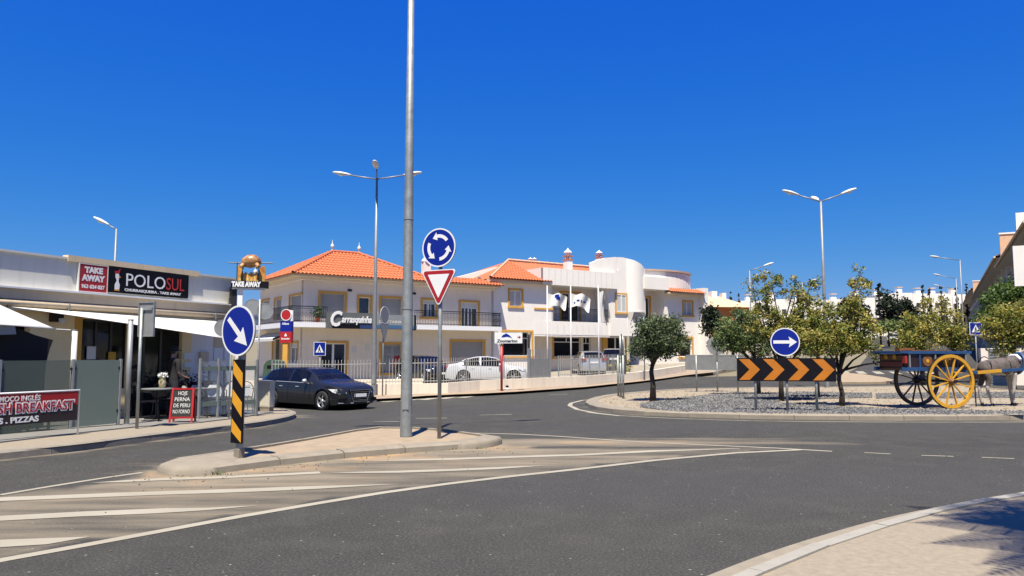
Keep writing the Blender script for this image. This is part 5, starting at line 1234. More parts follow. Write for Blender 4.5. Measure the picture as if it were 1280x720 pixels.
mb = MB(); bx = X(.09); mb.poly([(bx - .05, z0 + H * .12), (bx + .08, z0 + H * .12), (bx + .09, z0 + H * .3), (bx + .05, z0 + H * .45), (bx + .07, z0 + H * .62), (bx + .05, z0 + H * .72), (bx - .04, z0 + H * .72), (bx - .04, z0 + H * .58), (bx, z0 + H * .45), (bx - .05, z0 + H * .3)], -.194, -.1905); mb.build('bird_body', M['signwhite'], p)
mb = MB(); mb.poly([(bx - .06, z0 + H * .73), (bx + .07, z0 + H * .73), (bx + .09, z0 + H * .92), (bx + .02, z0 + H * .82), (bx - .07, z0 + H * .82)], -.194, -.1905); mb.build('bird_hat', M['red'], p)
mb = MB(); mb.poly([(bx + .051, z0 + H * .56), (bx + .12, z0 + H * .60), (bx + .06, z0 + H * .64)], -.1975, -.1945); mb.poly([(bx - .06, z0 + H * .07), (bx + .09, z0 + H * .07), (bx + .07, z0 + H * .115), (bx - .05, z0 + H * .115)], -.1975, -.1945); o = mb.build('beak_and_feet', M['amber'], p); o['kind'] = 'stuff'
# sails
def cloth(name, A, B_, C, sag, label, group=None, n=14):
    A, B_, C = map(Vector, (A, B_, C)); mb = MB(); idx = {}; V = []
    for i in range(n + 1):
        for j in range(n + 1 - i):
            u, v = i / n, j / n; w = 1 - u - v; ctr = (A + B_ + C) / 3
            p = A * w + B_ * u + C * v; e = 4 * (w * u + u * v + v * w)
            edge = min(u, v, w); pull = .10 * (4 * (w * u) * (1 if v == 0 else 0) ) ; q = p.lerp(ctr, .09 * e * (1 - 2.2 * edge)); q.z -= sag * 27 * u * v * w
            idx[i, j] = len(V); V.append(q)
    fs = []
    for i in range(n):
        for j in range(n - i):
            fs.append((idx[i, j], idx[i + 1, j], idx[i, j + 1]))
            if j < n - i - 1: fs.append((idx[i + 1, j], idx[i + 1, j + 1], idx[i, j + 1]))
    mb.add(V, fs); t = thing(name, label, 'awning', (0, 0, 0), 0, group); o = mb.build('sail_cloth', M['sail'], t, True)
    md = o.modifiers.new('thick', 'SOLIDIFY'); md.thickness = .01; md.offset = 0; return t
def RW(px, py, t): s, z = Rf.sz(px, py, t); return Rf.w(s, t, z)
A1, B1, C1 = RW(10, 383, -.25), RW(276, 402, -.25), RW(281, 423, -1.7)
t = cloth('shade_sail', A1, B1, C1, .04, 'long white shade sail stretched along the restaurant front under the gutter', 'shade sails')
A2, B2_, C2 = RW(-70, 348, -.9), RW(70, 411.5, -1.3), RW(-90, 403, -2.3)
t = cloth('shade_sail', A2, B2_, C2, .05, 'smaller white shade sail at the left edge, tied to a short white post', 'shade sails')
mb = MB(); mb.tube([B2_, RW(88, 412.5, -1.3)], .012, 5); mb.build('tie_rope', M['offwhite'], t)
mb = MB(); mb.tube([A1, RW(1, 372, -.25)], .012, 5); r = mb.build('tie_rope', M['iron'], t)
# dark hanging curtain of the terrace and white post
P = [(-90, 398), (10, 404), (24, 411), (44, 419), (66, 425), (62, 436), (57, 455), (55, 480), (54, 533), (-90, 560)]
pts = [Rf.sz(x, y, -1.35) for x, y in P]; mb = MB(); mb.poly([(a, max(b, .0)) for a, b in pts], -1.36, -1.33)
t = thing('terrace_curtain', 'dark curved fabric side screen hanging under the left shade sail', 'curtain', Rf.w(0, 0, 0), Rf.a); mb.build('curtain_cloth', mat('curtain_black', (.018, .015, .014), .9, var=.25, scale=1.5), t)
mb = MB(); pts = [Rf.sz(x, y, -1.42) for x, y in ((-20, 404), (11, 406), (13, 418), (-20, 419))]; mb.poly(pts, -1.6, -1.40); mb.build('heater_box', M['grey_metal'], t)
def post(px, pyt, pyb, tt, r, m, label, name='awning_post', cap=False):
    s, z0 = Rf.sz(px, pyb, tt); z1 = Rf.sz(px, pyt, tt)[1]; p = Rf.w(s, tt, 0); zb_ = zt(p.x, p.y) + .13; p.z = zb_
    t = thing(name, label, 'post', p, 0); mb = MB(); mb.tube([(0, 0, 0), (0, 0, z1 - zb_)], r, 12); mb.build('tube', M[m], t, True); mb = MB(); mb.box(-r * 1.9, r * 1.9, -r * 1.9, r * 1.9, 0.001, .02); mb.build('base_plate', M['grey_metal'], t)
    mb = MB(); mb.tube([(0, 0, z1 - zb_), (0, 0, z1 - zb_ + .02)], r * 1.08, 12); mb.build('cap', M['grey_metal'], t); return t
post(158, 400, 533, -2.12, .055, 'grey_metal', 'thick grey steel awning post at the end of the frosted glass panels')
post(88.5, 413, 520, -1.3, .055, 'offwhite', 'short white post holding the corner of the small shade sail')
# glass screens along the terrace
def gpost(px, tt=-2.15, zt_=1.28, w=.03):
    s = Rf.S(px, tt); return s
GT = -2.12
t = thing('glass_screen', 'frosted glass wind screen panels around the left part of the terrace', 'glass screen', Rf.w(0, 0, 0), Rf.a)
zg1 = Rf.sz(125, 450, GT)[1]; zg0 = Rf.sz(125, 531, GT)[1]
for a, b in ((-70, 2), (4.5, 91.5), (97, 151.5)):
    mb = MB(); mb.box(Rf.S(a, GT), Rf.S(b, GT), GT - .006, GT + .006, zg0, zg1); mb.build('glass_panel', M['frost' if a == 97 else 'frost_thin'], t)
for px in (3.2, 94.3, 153.2):
    s = Rf.S(px, GT); mb = MB(); mb.box(s - .022, s + .022, GT - .03, GT + .03, zg0 - .1, zg1 + .02); o = mb.build('post', M['grey_metal'], t)
    for z in (zg0 + .25, zg1 - .2): mb = MB(); mb.box(s - .06, s + .06, GT - .018, GT + .018, z, z + .05); mb.build('clamp', M['iron'], o)
t = thing('glass_railing', 'clear glass railing with grey posts round the right end of the terrace', 'glass screen', Rf.w(0, 0, 0), Rf.a)
cols_ = (252.5, 275.5, 299, 323)
for i, px in enumerate(cols_):
    s = Rf.S(px, GT); z1 = Rf.sz(px, 449.5, GT)[1]; p = Rf.w(s, GT); zb_ = zt(p.x, p.y) + .13
    mb = MB(); mb.box(s - .025, s + .025, GT - .03, GT + .03, zb_, z1 + (.03 if i < 3 else .0)); mb.build('post', M['grey_metal'], t)
    if i < 3:
        s2 = Rf.S(cols_[i + 1], GT); mb = MB(); mb.box(s + .03, s2 - .03, GT - .005, GT + .005, zb_ + .08, z1 - .05); mb.build('glass_panel', M['clear'], t)
        for za in (zb_ + .30, z1 - .28): mb = MB(); mb.box(s + .032, s2 - .032, GT - .009, GT + .009, za, za + .11); mb.build('frosted_band', M['frost'], t)
s4 = Rf.S(323, GT)
for k in range(4):
    y_ = GT + .1 + k * .55; p = Rf.w(s4 + .08, y_); zb_ = zt(p.x, p.y) + .13; mb = MB(); mb.box(s4 + .05, s4 + .11, y_ - .03, y_ + .03, zb_, 1.30); mb.build('post', M['grey_metal'], t)
    if k < 3: mb = MB(); mb.box(s4 + .074, s4 + .086, y_ + .035, y_ + .51, zb_ + .05, 1.22); mb.build('glass_panel', M['clear'], t)
# banner with white frame
bb = Frame(*G(97, 543, .12).xy, math.atan2(.917, .40)); bb = Frame(G(97, 543, .12).x, G(97, 543, .12).y, Rf.a)
zb0 = zt(bb.o.x, bb.o.y) + .12
t = thing('banner_frame', 'red and black English breakfast banner on a white tube frame before the terrace', 'banner', bb.w(0, 0, zb0), Rf.a)
zq = at(98, 487.5, bb.o.y).z - zb0; zq0 = at(95, 524.5, bb.o.y).z - zb0; Lb = 2.35
mb = MB()
mb.tube([(0, 0, 0), (0, 0, zq), (-Lb, 0, zq), (-Lb, 0, 0)], .016, 8); mb.build('tube_frame', M['white'], t, True)
zmid = zq0 + (zq - zq0) * .52
mb = MB(); mb.box(-Lb + .03, -.03, -.008, .008, zmid, zq - .02); p = mb.build('banner_top', M['signred'], t)
mb = MB(); mb.box(-Lb + .03, -.03, -.0078, .0078, zq0, zmid - .001); p2 = mb.build('banner_bottom', mat('banner_black', (.02, .01, .01), .6), t)
Hb = zq - zq0
text('BUENO ALMOÇO INGLÉS', Hb * .16, M['signwhite'], p, -1.42, -.012, zq - Hb * .26, w=1.28, bold=.03, shear=.1)
text('ENGLISH BREAKFAST', Hb * .31, M['signwhite'], p, -1.12, -.011, zmid - Hb * .15, w=2.05, bold=.12); text('ENGLISH BREAKFAST', Hb * .29, M['signred'], p, -1.12, -.0155, zmid - Hb * .142, w=2.0, bold=.02)
text('SNACKS . PIZZAS', Hb * .17, M['signwhite'], p2, -1.42, -.012, zq0 + Hb * .07, w=1.25, bold=.06)
# chalkboard
b = G(228, 528, .13)
t = thing('chalkboard_sign', 'red framed folding chalkboard listing the dish of the day on the pavement', 'sign', b, R(8)); H = at(228, 485, b.y).z - b.z
for sgn in (1, -1):
    mb = MB(); tl = .12 * sgn
    for x in (-.24, .24): mb.bar((x, -.16 * sgn, 0), (x * .93, 0 - .012 * sgn, H), .04, .03)
    mb.bar((-.225, -.012 * sgn, H - .02), (.225, -.012 * sgn, H - .02), .03, .04); mb.bar((-.235, -.14 * sgn, .12), (.235, -.14 * sgn, .12), .03, .04); o = mb.build('frame', M['red'], t)
    mb = MB(); mb.add([(-.21, -.138 * sgn, .14), (.21, -.138 * sgn, .14), (.205, -.018 * sgn, H - .04), (-.205, -.018 * sgn, H - .04)], [(0, 1, 2, 3)] if sgn > 0 else [(3, 2, 1, 0)]); o = mb.build('slate', M['slate'], t)
    if sgn > 0: SL = o
tilt = -math.atan2(.12, H - .18)
for k, (w_, ww) in enumerate((('HOJE', .20), ('PERNA', .33), ('DE PERU', .36), ('NO FORNO', .37))):
    z = H * (.80 - .175 * k); y_ = -.138 + (z - .14) / (H - .18) * .12 - .008; text(w_, .085, M['chalk'], SL, 0, y_, z, w=ww, bold=.01, rot=(tilt, 0, 0))
# tables and chairs
def table(loc, label, r=.36, m='grey_metal'):
    t = thing('cafe_table', label, 'table', loc, 0, 'terrace tables'); mb = MB(); mb.lathe([(0, .74), (r, .74), (r, .715), (0, .715)], 24); mb.build('tabletop', M[m], t); mb = MB(); mb.tube([(0, 0, .02), (0, 0, .715)], .03, 10); mb.build('pedestal', M['iron'], t)
    mb = MB(); mb.bar((-.28, 0, .015), (.28, 0, .015), .05, .03); mb.bar((0, -.28, .045), (0, .28, .045), .05, .03); mb.build('foot', M['iron'], t); return t
def chair(loc, rz, label, cushion='white'):
    t = thing('cafe_chair', label, 'chair', loc, rz, 'terrace chairs'); m = M['black']
    mb = MB(); mb.box(-.22, .22, -.21, .21, .43, .46); mb.build('seat', m, t)
    for x, y in ((-.2, -.2), (.2, -.2), (-.2, .2), (.2, .2)): mb = MB(); mb.tube([(x * 1.12, y * 1.15, 0), (x, y, .43)], .014, 6); mb.build('leg', m, t)
    mb = MB(); pts = [(-.21, .20, .46)] + [(.235 * math.cos(R(200 - 220 * k / 10)), .22 + .05 * math.sin(R(180 * k / 10)), .62 + .27 * max(-.2, math.sin(R(200 - 220 * k / 10)))) for k in range(11)] + [(.21, .20, .46)]
    mb.tube(pts, .014, 6); mb.build('back_frame', m, t, True)
    mb = MB(); mb.poly([(-.17, .50), (.17, .50), (.19, .66), (.12, .80), (-.12, .80), (-.19, .66)], .235, .255); mb.build('backrest', M[cushion], t)
    for s_ in (-1, 1): mb = MB(); mb.tube([(.22 * s_, .21, .68), (.25 * s_, -.05, .67), (.22 * s_, -.18, .46)], .013, 6); mb.build('armrest', m, t, True)
    return t
def on_t(px, tt): s = Rf.S(px, tt); p = Rf.w(s, tt); p.z = zt(p.x, p.y) + .145; return p
spots = [(262, -1.25, 'round terrace table behind the red framed chalkboard'), (298, -1.3, 'round terrace table near the end of the glass railing'), (200, -1.3, 'round terrace table in front of the dark doorway')]
for px, tt, lb in spots: table(on_t(px, tt), lb)
chs = [(249, -.75, 2.4, 'black cafe chair with white backrest directly right of the man', 'white'), (273, -1.75, -.6, 'black cafe chair with white back just inside the glass railing post', 'white'), (246, -1.6, 1.2, 'pale backed cafe chair behind the chalkboard', 'offwhite'),
       (288, -1.8, -1.2, 'cafe chair between the two round terrace tables', 'white'), (306, -.9, 2.6, 'farthest right cafe chair on the terrace', 'white'), (190, -1.7, .8, 'black cafe chair right of the thick awning post', 'black'), (209, -.9, 2.2, 'black cafe chair in the shade by the doorway', 'black')]
for px, tt, a, lb, c_ in chs: chair(on_t(px, tt), Rf.a + a, lb, c_)
# dark benches behind banner
for k, px in enumerate((12, 48)):
    p = on_t(px, -1.9); t = thing('cafe_stool', ('low dark stool under the left half of the banner', 'low dark stool under the right end of the banner')[k], 'stool', p, Rf.a); mb = MB(); mb.box(-.25, .25, -.2, .2, .40, .44); mb.build('seat', M['black'], t)
    for x in (-.21, .21):
        for y in (-.16, .16): mb = MB(); mb.box(x - .02, x + .02, y - .02, y + .02, 0, .40); mb.build('leg', M['black'], t)
# planter with reddish plants, lantern jar
p = on_t(243, -.45); t = thing('flower_planter', 'planter of reddish brown flowers against the white restaurant wall', 'planter', p, Rf.a); mb = MB(); mb.box(-.55, .55, -.15, .15, 0, .62); mb.build('trough', M['cabinet'], t)
mb = MB()
for k in range(700):
    c = Vector((rnd.uniform(-.55, .55), rnd.gauss(0, .13), .62 + abs(rnd.gauss(0, .16)))); d = Vector((rnd.gauss(0, 1), rnd.gauss(0, 1), rnd.gauss(0, 1))).normalized() * .06; e = d.orthogonal().normalized() * .03; mb.cur = rnd.choice([0, 0, 1]); mb.add([c - d, c + e, c + d, c - e], [(0, 1, 2, 3)])
mb.build('flowers', [mat('flower_red', (.20, .035, .015), .7, var=.4), mat('flower_leaf', (.05, .06, .02), .7, var=.4)], t)['kind'] = 'stuff'
p = on_t(206, -1.25); t = thing('table_lantern', 'pale glass flower jar on the table in front of the doorway', 'vase', p + Vector((0, 0, .745))); mb = MB(); mb.lathe([(.04, 0), (.07, .02), (.09, .15), (.06, .24), (.08, .27)], 14); mb.build('jar', mat('jar_cream', (.65, .55, .30), .4), t, True)
mb = MB()
for k in range(60): c = Vector((rnd.gauss(0, .05), rnd.gauss(0, .05), .27 + rnd.uniform(0, .1))); d = Vector((rnd.gauss(0, 1), rnd.gauss(0, 1), rnd.gauss(0, 1))).normalized() * .03; e = d.orthogonal().normalized() * .02; mb.add([c - d, c + e, c + d, c - e], [(0, 1, 2, 3)])
mb.build('petals', M['sail'], t)
# roadside TAKE AWAY box sign with chicken on a spit
Yt = 22.1
c = at(313, 356, Yt); b = Vector((c.x, c.y, zt(c.x, c.y) + .1))
t = thing('grill_sign', 'black TAKE AWAY box sign topped by a roast chicken on a spit over flames', 'shop sign', b, R(14))
Z = lambda py: at(313, py, Yt).z - b.z
mb = MB(); mb.box(-.34, -.20, -.05, .05, 0, Z(352)); mb.build('post', M['white'], t); mb = MB(); mb.box(-.50, -.36, -.04, .04, 2.6, Z(361)); mb.build('dark_post', M['iron'], t)
mb = MB(); mb.box(-.52, .50, -.14, .14, Z(360), Z(352)); p = mb.build('light_box', M['black'], t); text('TAKE AWAY', .135, M['signwhite'], p, -.10, -.144, Z(360) + .03, w=.80, bold=.10)
mb = MB(); mb.box(-.49, .40, -.12, .12, Z(362), Z(360) - .002); mb.build('box_base', M['offwhite'], p)
zf0, zf1 = Z(351.5), Z(333)
fl = [(-.36, zf0), (.40, zf0), (.42, zf0 + .2), (.40, zf0 + .42), (.34, zf1 + .03), (.24, zf1 - .04), (.22, zf0 + .22), (.16, zf0 + .27), (.10, zf0 + .20), (.02, zf0 + .28), (-.06, zf0 + .20), (-.14, zf0 + .27), (-.2, zf0 + .2), (-.24, zf1 - .06), (-.30, zf1 - .02), (-.36, zf1 + .05)]
mb = MB(); mb.poly(fl, -.03, .03); fb = mb.build('flame_board', mat('flame_orange', (.75, .20, .02), .5, var=.5, scale=5, col2=(.85, .45, .08)), t)
mb = MB()
for k in range(7):
    x = -.28 + k * .1; mb.poly([(x - .035, zf0 + .005), (x + .035, zf0 + .005), (x + .01 * (k % 2), zf0 + .13 + .05 * (k % 3))], -.036, -.0305)
mb.build('flame_tongue', mat('flame_yellow', (.9, .62, .18), .5), fb)['kind'] = 'stuff'
mb = MB(); mb.box(-.385, -.365, -.04, .04, zf0, zf1 + .1); mb.box(-.24, -.22, -.045, -.031, zf0, zf1); mb.box(.21, .23, -.045, -.031, zf0, zf1 + .05); mb.build('rack_bar', M['iron'], t)['kind'] = 'stuff'
zc = Z(330)
mb = MB(); mb.tube([(-.62, 0, zc + .02), (.60, 0, zc + .04)], .018, 6); mb.build('spit', M['iron'], t)
mb = MB(); mb.tube([(-.26, 0, zc - .06), (-.18, 0, zc + .02), (-.05, 0, zc + .07), (.10, 0, zc + .09), (.2, 0, zc + .05), (.27, 0, zc)], [.04, .15, .20, .19, .13, .04], 14)
ck = mb.build('chicken_body', mat('roast_skin', (.50, .17, .04), .35, var=.6, scale=6, col2=(.75, .42, .16)), t, True)
for (x, z, a) in ((-.2, -.10, -1), (.16, -.08, 1)):
    mb = MB(); mb.tube([(x, -.12, zc + z + .08), (x + a * .06, -.16, zc + z), (x - .02 * a, -.15, zc + z - .06)], [.06, .065, .02], 8); mb.build('drumstick', MATS['roast_skin'], ck, True)
# roof clutter at the right end
s = Rf.S(282); t = thing('roof_cables', 'black cable box and loose cables on the parapet end of the restaurant', 'cables', Rf.w(s, -.25, 3.25), Rf.a); mb = MB(); mb.box(-.06, .12, -.03, .08, -.25, .3); mb.build('box', M['iron'], t)
mb = MB()
for k in range(5): mb.tube([(rnd.uniform(-.25, .1), -.02, rnd.uniform(-.2, .35)) for q in range(4)], .008, 4)
mb.build('cable', M['iron'], t)['kind'] = 'stuff'
# ------------------------------------------------------------------ cars
def lerp_tab(T, x):
    if x <= T[0][0]: return T[0][1]
    for (a, va), (b, vb) in zip(T, T[1:]):
        if x <= b: t = (x - a) / (b - a); t = t * t * (3 - 2 * t) * .35 + t * .65; return va + (vb - va) * t
    return T[-1][1]
def wheel_meshes(r, w, spokes, tag_):
    mb = MB(); prof = [(r * .64, -w / 2 + .01), (r * .9, -w / 2), (r * .98, -w / 2 + .03), (r, 0), (r * .98, w / 2 - .03), (r * .9, w / 2), (r * .64, w / 2 - .01)]; mb.lathe(prof, 28); ty = mb.mesh('tyre', M['rubber'], True)
    mb = MB(); mb.lathe([(r * .66, w / 2 - .01), (r * .62, w / 2 - .035), (r * .60, w / 2 - .08), (r * .6, -w / 2 + .01)], 28); mb.cur = 1; mb.lathe([(.0, w / 2 - .10), (r * .6, w / 2 - .10)], 28); mb.cur = 0
    for k in range(spokes):
        for dd in (-.10, .10):
            a = 2 * math.pi * k / spokes; mb.bar((.045 * math.cos(a), .045 * math.sin(a), w / 2 - .045), (r * .61 * math.cos(a + dd), r * .61 * math.sin(a + dd), w / 2 - .035), .030, .03)
    mb.lathe([(0, w / 2 - .02), (.05, w / 2 - .022), (.065, w / 2 - .05)], 14); rim = mb.mesh('rim', [M['alloy'], M['black']], False)
    return ty, rim
def car(label, loc, rz, paint, spec, name='parked_car', dz=0.0, roofrack=False, front='closed', group=None):
    L, Wd, Hh = spec['L'], spec['W'], spec['H']; xf, xr, wr = spec['xf'], spec['xr'], spec['r']
    t = thing(name, label, 'car', loc, rz, group)
    top, belt, plan, roofw = spec['top'], spec['belt'], spec['plan'], spec['roofw']
    xs = sorted(set([round(-L / 2 + L * i / 46, 3) for i in range(47)] + [round(xw + wr * 1.17 * math.cos(R(a)), 3) for xw in (xf, xr) for a in range(0, 181, 15)] + spec['cuts']))
    cabin0, cabin1 = spec['cab']
    def section(x):
        w = lerp_tab(plan, x) * Wd / 2; zb = .20 if abs(x) < L / 2 - .25 else .24
        arch = 0
        for xw in (xf, xr):
            d = abs(x - xw); ra = wr * 1.17
            if d < ra: arch = max(arch, wr + math.sqrt(ra * ra - d * d) - .01)
        z0 = max(zb, arch); zbelt = lerp_tab(belt, x); ztop = lerp_tab(top, x); 
        cab = cabin0 < x < cabin1
        zsh = zbelt - .16
        z1 = max(z0 + .02, .36); z2 = max(z0 + .035, .58); z3 = max(z0 + .05, zsh); z4 = max(z3 + .01, zbelt)
        fl = 1.0
        pts = [(w * .80, z0), (w * .965, z0 + .005), (w * .99, z1), (w * 1.0, z2), (w * .985, z3), (w * .955, z4)]
        rw = lerp_tab(roofw, x) * Wd / 2; zr = max(ztop - .055, z4 + .004)
        if ztop - z4 < .10: rw = max(rw, w * .86); zr = z4 + (ztop - z4) * .55
        pts += [(rw + .02, zr), (rw - .05, zr + (ztop - zr) * .62), (rw * .55, ztop - .006), (0, max(ztop, zr + .003))]
        return pts
    S = [section(x) for x in xs]; nj = len(S[0])
    V = []; 
    for x, s in zip(xs, S):
        bow = 0
        for (y, z) in s: V.append((x, -y, z))
        for (y, z) in reversed(s[:-1]): V.append((x, y, z))
    nn = 2 * nj - 1
    groups = {}
    def put(k, f): groups.setdefault(k, []).append(f)
    for i in range(len(xs) - 1):
        xm = (xs[i] + xs[i + 1]) / 2
        for j in range(nn - 1):
            f = (i * nn + j, (i + 1) * nn + j, (i + 1) * nn + j + 1, i * nn + j + 1)
            side = j if j < nj - 1 else nn - 2 - j      # 0.. from the sill up
            k = 'body'
            if side == 5:
                for n_, (a, b) in enumerate(spec['glass']):
                    if a < xm < b: k = ('side', n_, j < nj - 1)
            if side >= 7:
                if spec['wind'][0] < xm < spec['wind'][1]: k = 'windscreen'
                if spec['rear'][0] < xm < spec['rear'][1]: k = 'rear_window'
            put(k, f)
    put('body', tuple(range(nn))); put('body', tuple(reversed(range((len(xs) - 1) * nn, len(xs) * nn)))); 
    def sub(fs):
        idx = {}; vs = []; out = []
        for f in fs:
            q = []
            for a in f:
                if a not in idx: idx[a] = len(vs); vs.append(V[a])
                q.append(idx[a])
            out.append(q)
        m = MB(); m.add(vs, out); return m
    body = None
    for k, fs in groups.items():
        m = sub(fs)
        if k == 'body': body = m.build('body', paint, t); smooth_by_angle(body.data, 38)
        else:
            o = m.build('side_window' if isinstance(k, tuple) else k, M['carglass'], t); smooth_by_angle(o.data, 60)
    # underside, wheel wells
    mb = MB(); mb.box(-L / 2 + .3, L / 2 - .3, -Wd * .38, Wd * .38, .17, .5)
    mb.build('underbody', M['black'], t)
    for xw in (xf, xr):
        mb = MB(); mb.tube([(xw, -Wd * .475, wr), (xw, Wd * .475, wr)], wr * 1.13, 20); mb.build('wheel_well', M['black'], t)
    key = (wr, spec['spokes'])
    ty, rim = WHEELS.setdefault(key, wheel_meshes(wr, .21, spec['spokes'], ''))
    for xw in (xf, xr):
        for s_ in (-1, 1):
            w = link('wheel', ty, t, (xw, s_ * (Wd / 2 - .105), wr), (R(-90) * s_, 0, 0)); link('rim', rim, w)
    for x, z in spec['handles']:
        for s_ in (-1, 1): yy = lerp_tab(plan, x) * Wd / 2 * .985; mb = MB(); mb.box(x - .09, x + .09, s_ * yy - .018, s_ * yy + .018, z, z + .022); mb.build('door_handle', M['alu'] if spec.get('chrome') else paint, t)
    for x in spec['seams']:
        for s_ in (-1, 1):
            mb = MB(); zs = [.34, .58, lerp_tab(belt, x) - .16, lerp_tab(belt, x) - .01]; ws = [.99, 1.0, .985, .957]; w0 = lerp_tab(plan, x) * Wd / 2
            for a in range(3): mb.bar((x, s_ * (w0 * ws[a] + .001), zs[a]), (x, s_ * (w0 * ws[a + 1] + .001), zs[a + 1]), .010, .006, up=(1, 0, 0))
            mb.build('door_seam', M['black'], t)
    for s_ in (-1, 1):
        mb = MB(); xa, xb = spec['glass'][0][0] - .1, spec['glass'][-1][1] + .12; P = [(xa + (xb - xa) * k / 12) for k in range(13)]; mb.tube([(x, s_ * (lerp_tab(plan, x) * Wd / 2 * .955 + .006), lerp_tab(belt, x) + .002) for x in P], .010, 5); mb.build('window_trim', M['alu'] if spec.get('chrome') else M['black'], t)
    xm_ = spec['mirror']
    for s_ in (-1, 1):
        yb = Wd / 2 * .94; mb = MB(); mb.tube([(xm_, s_ * yb, lerp_tab(belt, xm_) + .04), (xm_ + .0, s_ * (yb + .07), lerp_tab(belt, xm_) + .05), (xm_ + .02, s_ * (yb + .13), lerp_tab(belt, xm_) + .08), (xm_ + .02, s_ * (yb + .21), lerp_tab(belt, xm_) + .09)], [.02, .05, .085, .04], 8); mb.build('door_mirror', M['alu'] if spec.get('chrome') else paint, t, True)
    # front: lamps, grille, bumper intakes, plate
    fx = L / 2
    for s_ in (-1, 1):
        mb = MB(); hx = spec['hl']
        P = []
        for (dx, yk, z) in hx: 
            x = fx + dx; P.append((x, s_ * yk * Wd / 2, z))
        o = len(P); q = [(p[0] - .10, p[1] * .96, p[2]) for p in P]
        mb.add(P + q, [tuple(range(o)) if s_ < 0 else tuple(reversed(range(o)))] + [(i, (i + 1) % o, (i + 1) % o + o, i + o) for i in range(o)]); h = mb.build('headlight', M['lamp_glass'], t)
        mb = MB(); cx = sum(p[0] for p in P) / o; cy = sum(p[1] for p in P) / o; cz = sum(p[2] for p in P) / o; mb.box(cx - .04, cx + .035, cy - .07, cy + .07, cz - .03, cz + .012); mb.build('lamp_unit', M['grey_metal'], h)
        rx = -L / 2; mb = MB(); w0 = lerp_tab(plan, rx + .06) * Wd / 2; zl = spec['tl']; mb.box(rx - .02, rx + .22, s_ * (w0 * .62), s_ * (w0 * 1.01 + .012), zl, zl + .15); mb.build('tail_light', mat('tail_red', (.35, .01, .01), .2), t)
    gz0, gz1, gw0, gw1 = spec['grille']; mb = MB()
    mb.add([(fx + .012, -gw0, gz0), (fx + .012, gw0, gz0), (fx - .005, gw1, gz1), (fx - .005, -gw1, gz1), (fx - .1, -gw0, gz0), (fx - .1, gw0, gz0), (fx - .1, gw1, gz1), (fx - .1, -gw1, gz1)], [(0, 1, 2, 3), (0, 3, 7, 4), (1, 5, 6, 2), (2, 6, 7, 3), (4, 5, 1, 0)]); g = mb.build('grille', M['black'], t)
    mb = MB()
    for a, b in (((-gw0, gz0), (gw0, gz0)), ((gw0, gz0), (gw1, gz1)), ((gw1, gz1), (-gw1, gz1)), ((-gw1, gz1), (-gw0, gz0))): mb.bar((fx + .012, a[0], a[1]), (fx + .012, b[0], b[1]), .010)
    mb.build('grille_surround', M['grey_metal'], g)
    for k in range(5): z = gz0 + (gz1 - gz0) * (k + .6) / 5.6; mb = MB(); ww = gw0 + (gw1 - gw0) * (k + .6) / 5.6 - .03; mb.box(fx + .006, fx + .018, -ww, ww, z, z + .008); mb.build('grille_bar', M['grey_metal'], g)
    for s_ in (-1, 1):
        mb = MB(); mb.add([(fx + .005, s_ * .52, .30), (fx - .13, s_ * .84 * Wd / 1.84, .30), (fx - .12, s_ * .84 * Wd / 1.84, .42), (fx + .012, s_ * .55, .45)], [(0, 1, 2, 3) if s_ > 0 else (3, 2, 1, 0)]); mb.build('air_intake', M['black'], t)
        mb = MB(); mb.bar((fx + .02, s_ * .30, .275), (fx - .12, s_ * .84 * Wd / 1.84, .285), .02, .02); mb.build('bumper_trim', M['alu'], t)
    mb = MB(); mb.box(fx + .014, fx + .026, -.26, .26, .47, .58); pl = mb.build('number_plate', M['signwhite'], t); mb = MB(); mb.box(fx + .0265, fx + .028, -.26, -.225, .472, .578); mb.build('plate_band', M['blue'], pl)
    text('54-RT-21' if False else '', .07, M['black'], pl, 0, 0, 0) if False else None
    mb = MB(); mb.box(-L / 2 - .02, -L / 2 + .02, -.26, .26, spec.get('rpl', .62), spec.get('rpl', .62) + .11); mb.build('number_plate', M['signwhite'], t)
    if roofrack:
        for s_ in (-1, 1): mb = MB(); zr = Hh - .02; mb.tube([(.35, s_ * .56, zr - .05), (.25, s_ * .56, zr + .02), (-1.3, s_ * .55, zr - .0), (-1.5, s_ * .55, zr - .07)], .018, 6); mb.build('roof_rail', M['iron'], t, True)
    # seats and dashboard seen through the glass
    mb = MB()
    for x in (.15, -.75):
        for y in (-.38, .38): mb.box(x - .08, x + .08, y - .22, y + .22, .55, 1.05); mb.box(x - .05, x + .05, y - .11, y + .11, 1.08, 1.24)
    mb.build('seats', mat('seat_cloth', (.16, .15, .14), .8), t)['kind'] = 'stuff'
    return t
WHEELS = {}
m = bpy.data.materials.new('car_glass'); m.use_nodes = True; b_ = m.node_tree.nodes['Principled BSDF']; b_.inputs['Base Color'].default_value = (.004, .004, .005, 1); b_.inputs['Roughness'].default_value = .03; b_.inputs['Alpha'].default_value = .85; b_.inputs['Specular IOR Level'].default_value = .4; M['carglass'] = m
M['lamp_glass'] = mat('headlamp_glass', (.72, .74, .76), .12, metal=.35, var=.25, scale=25)
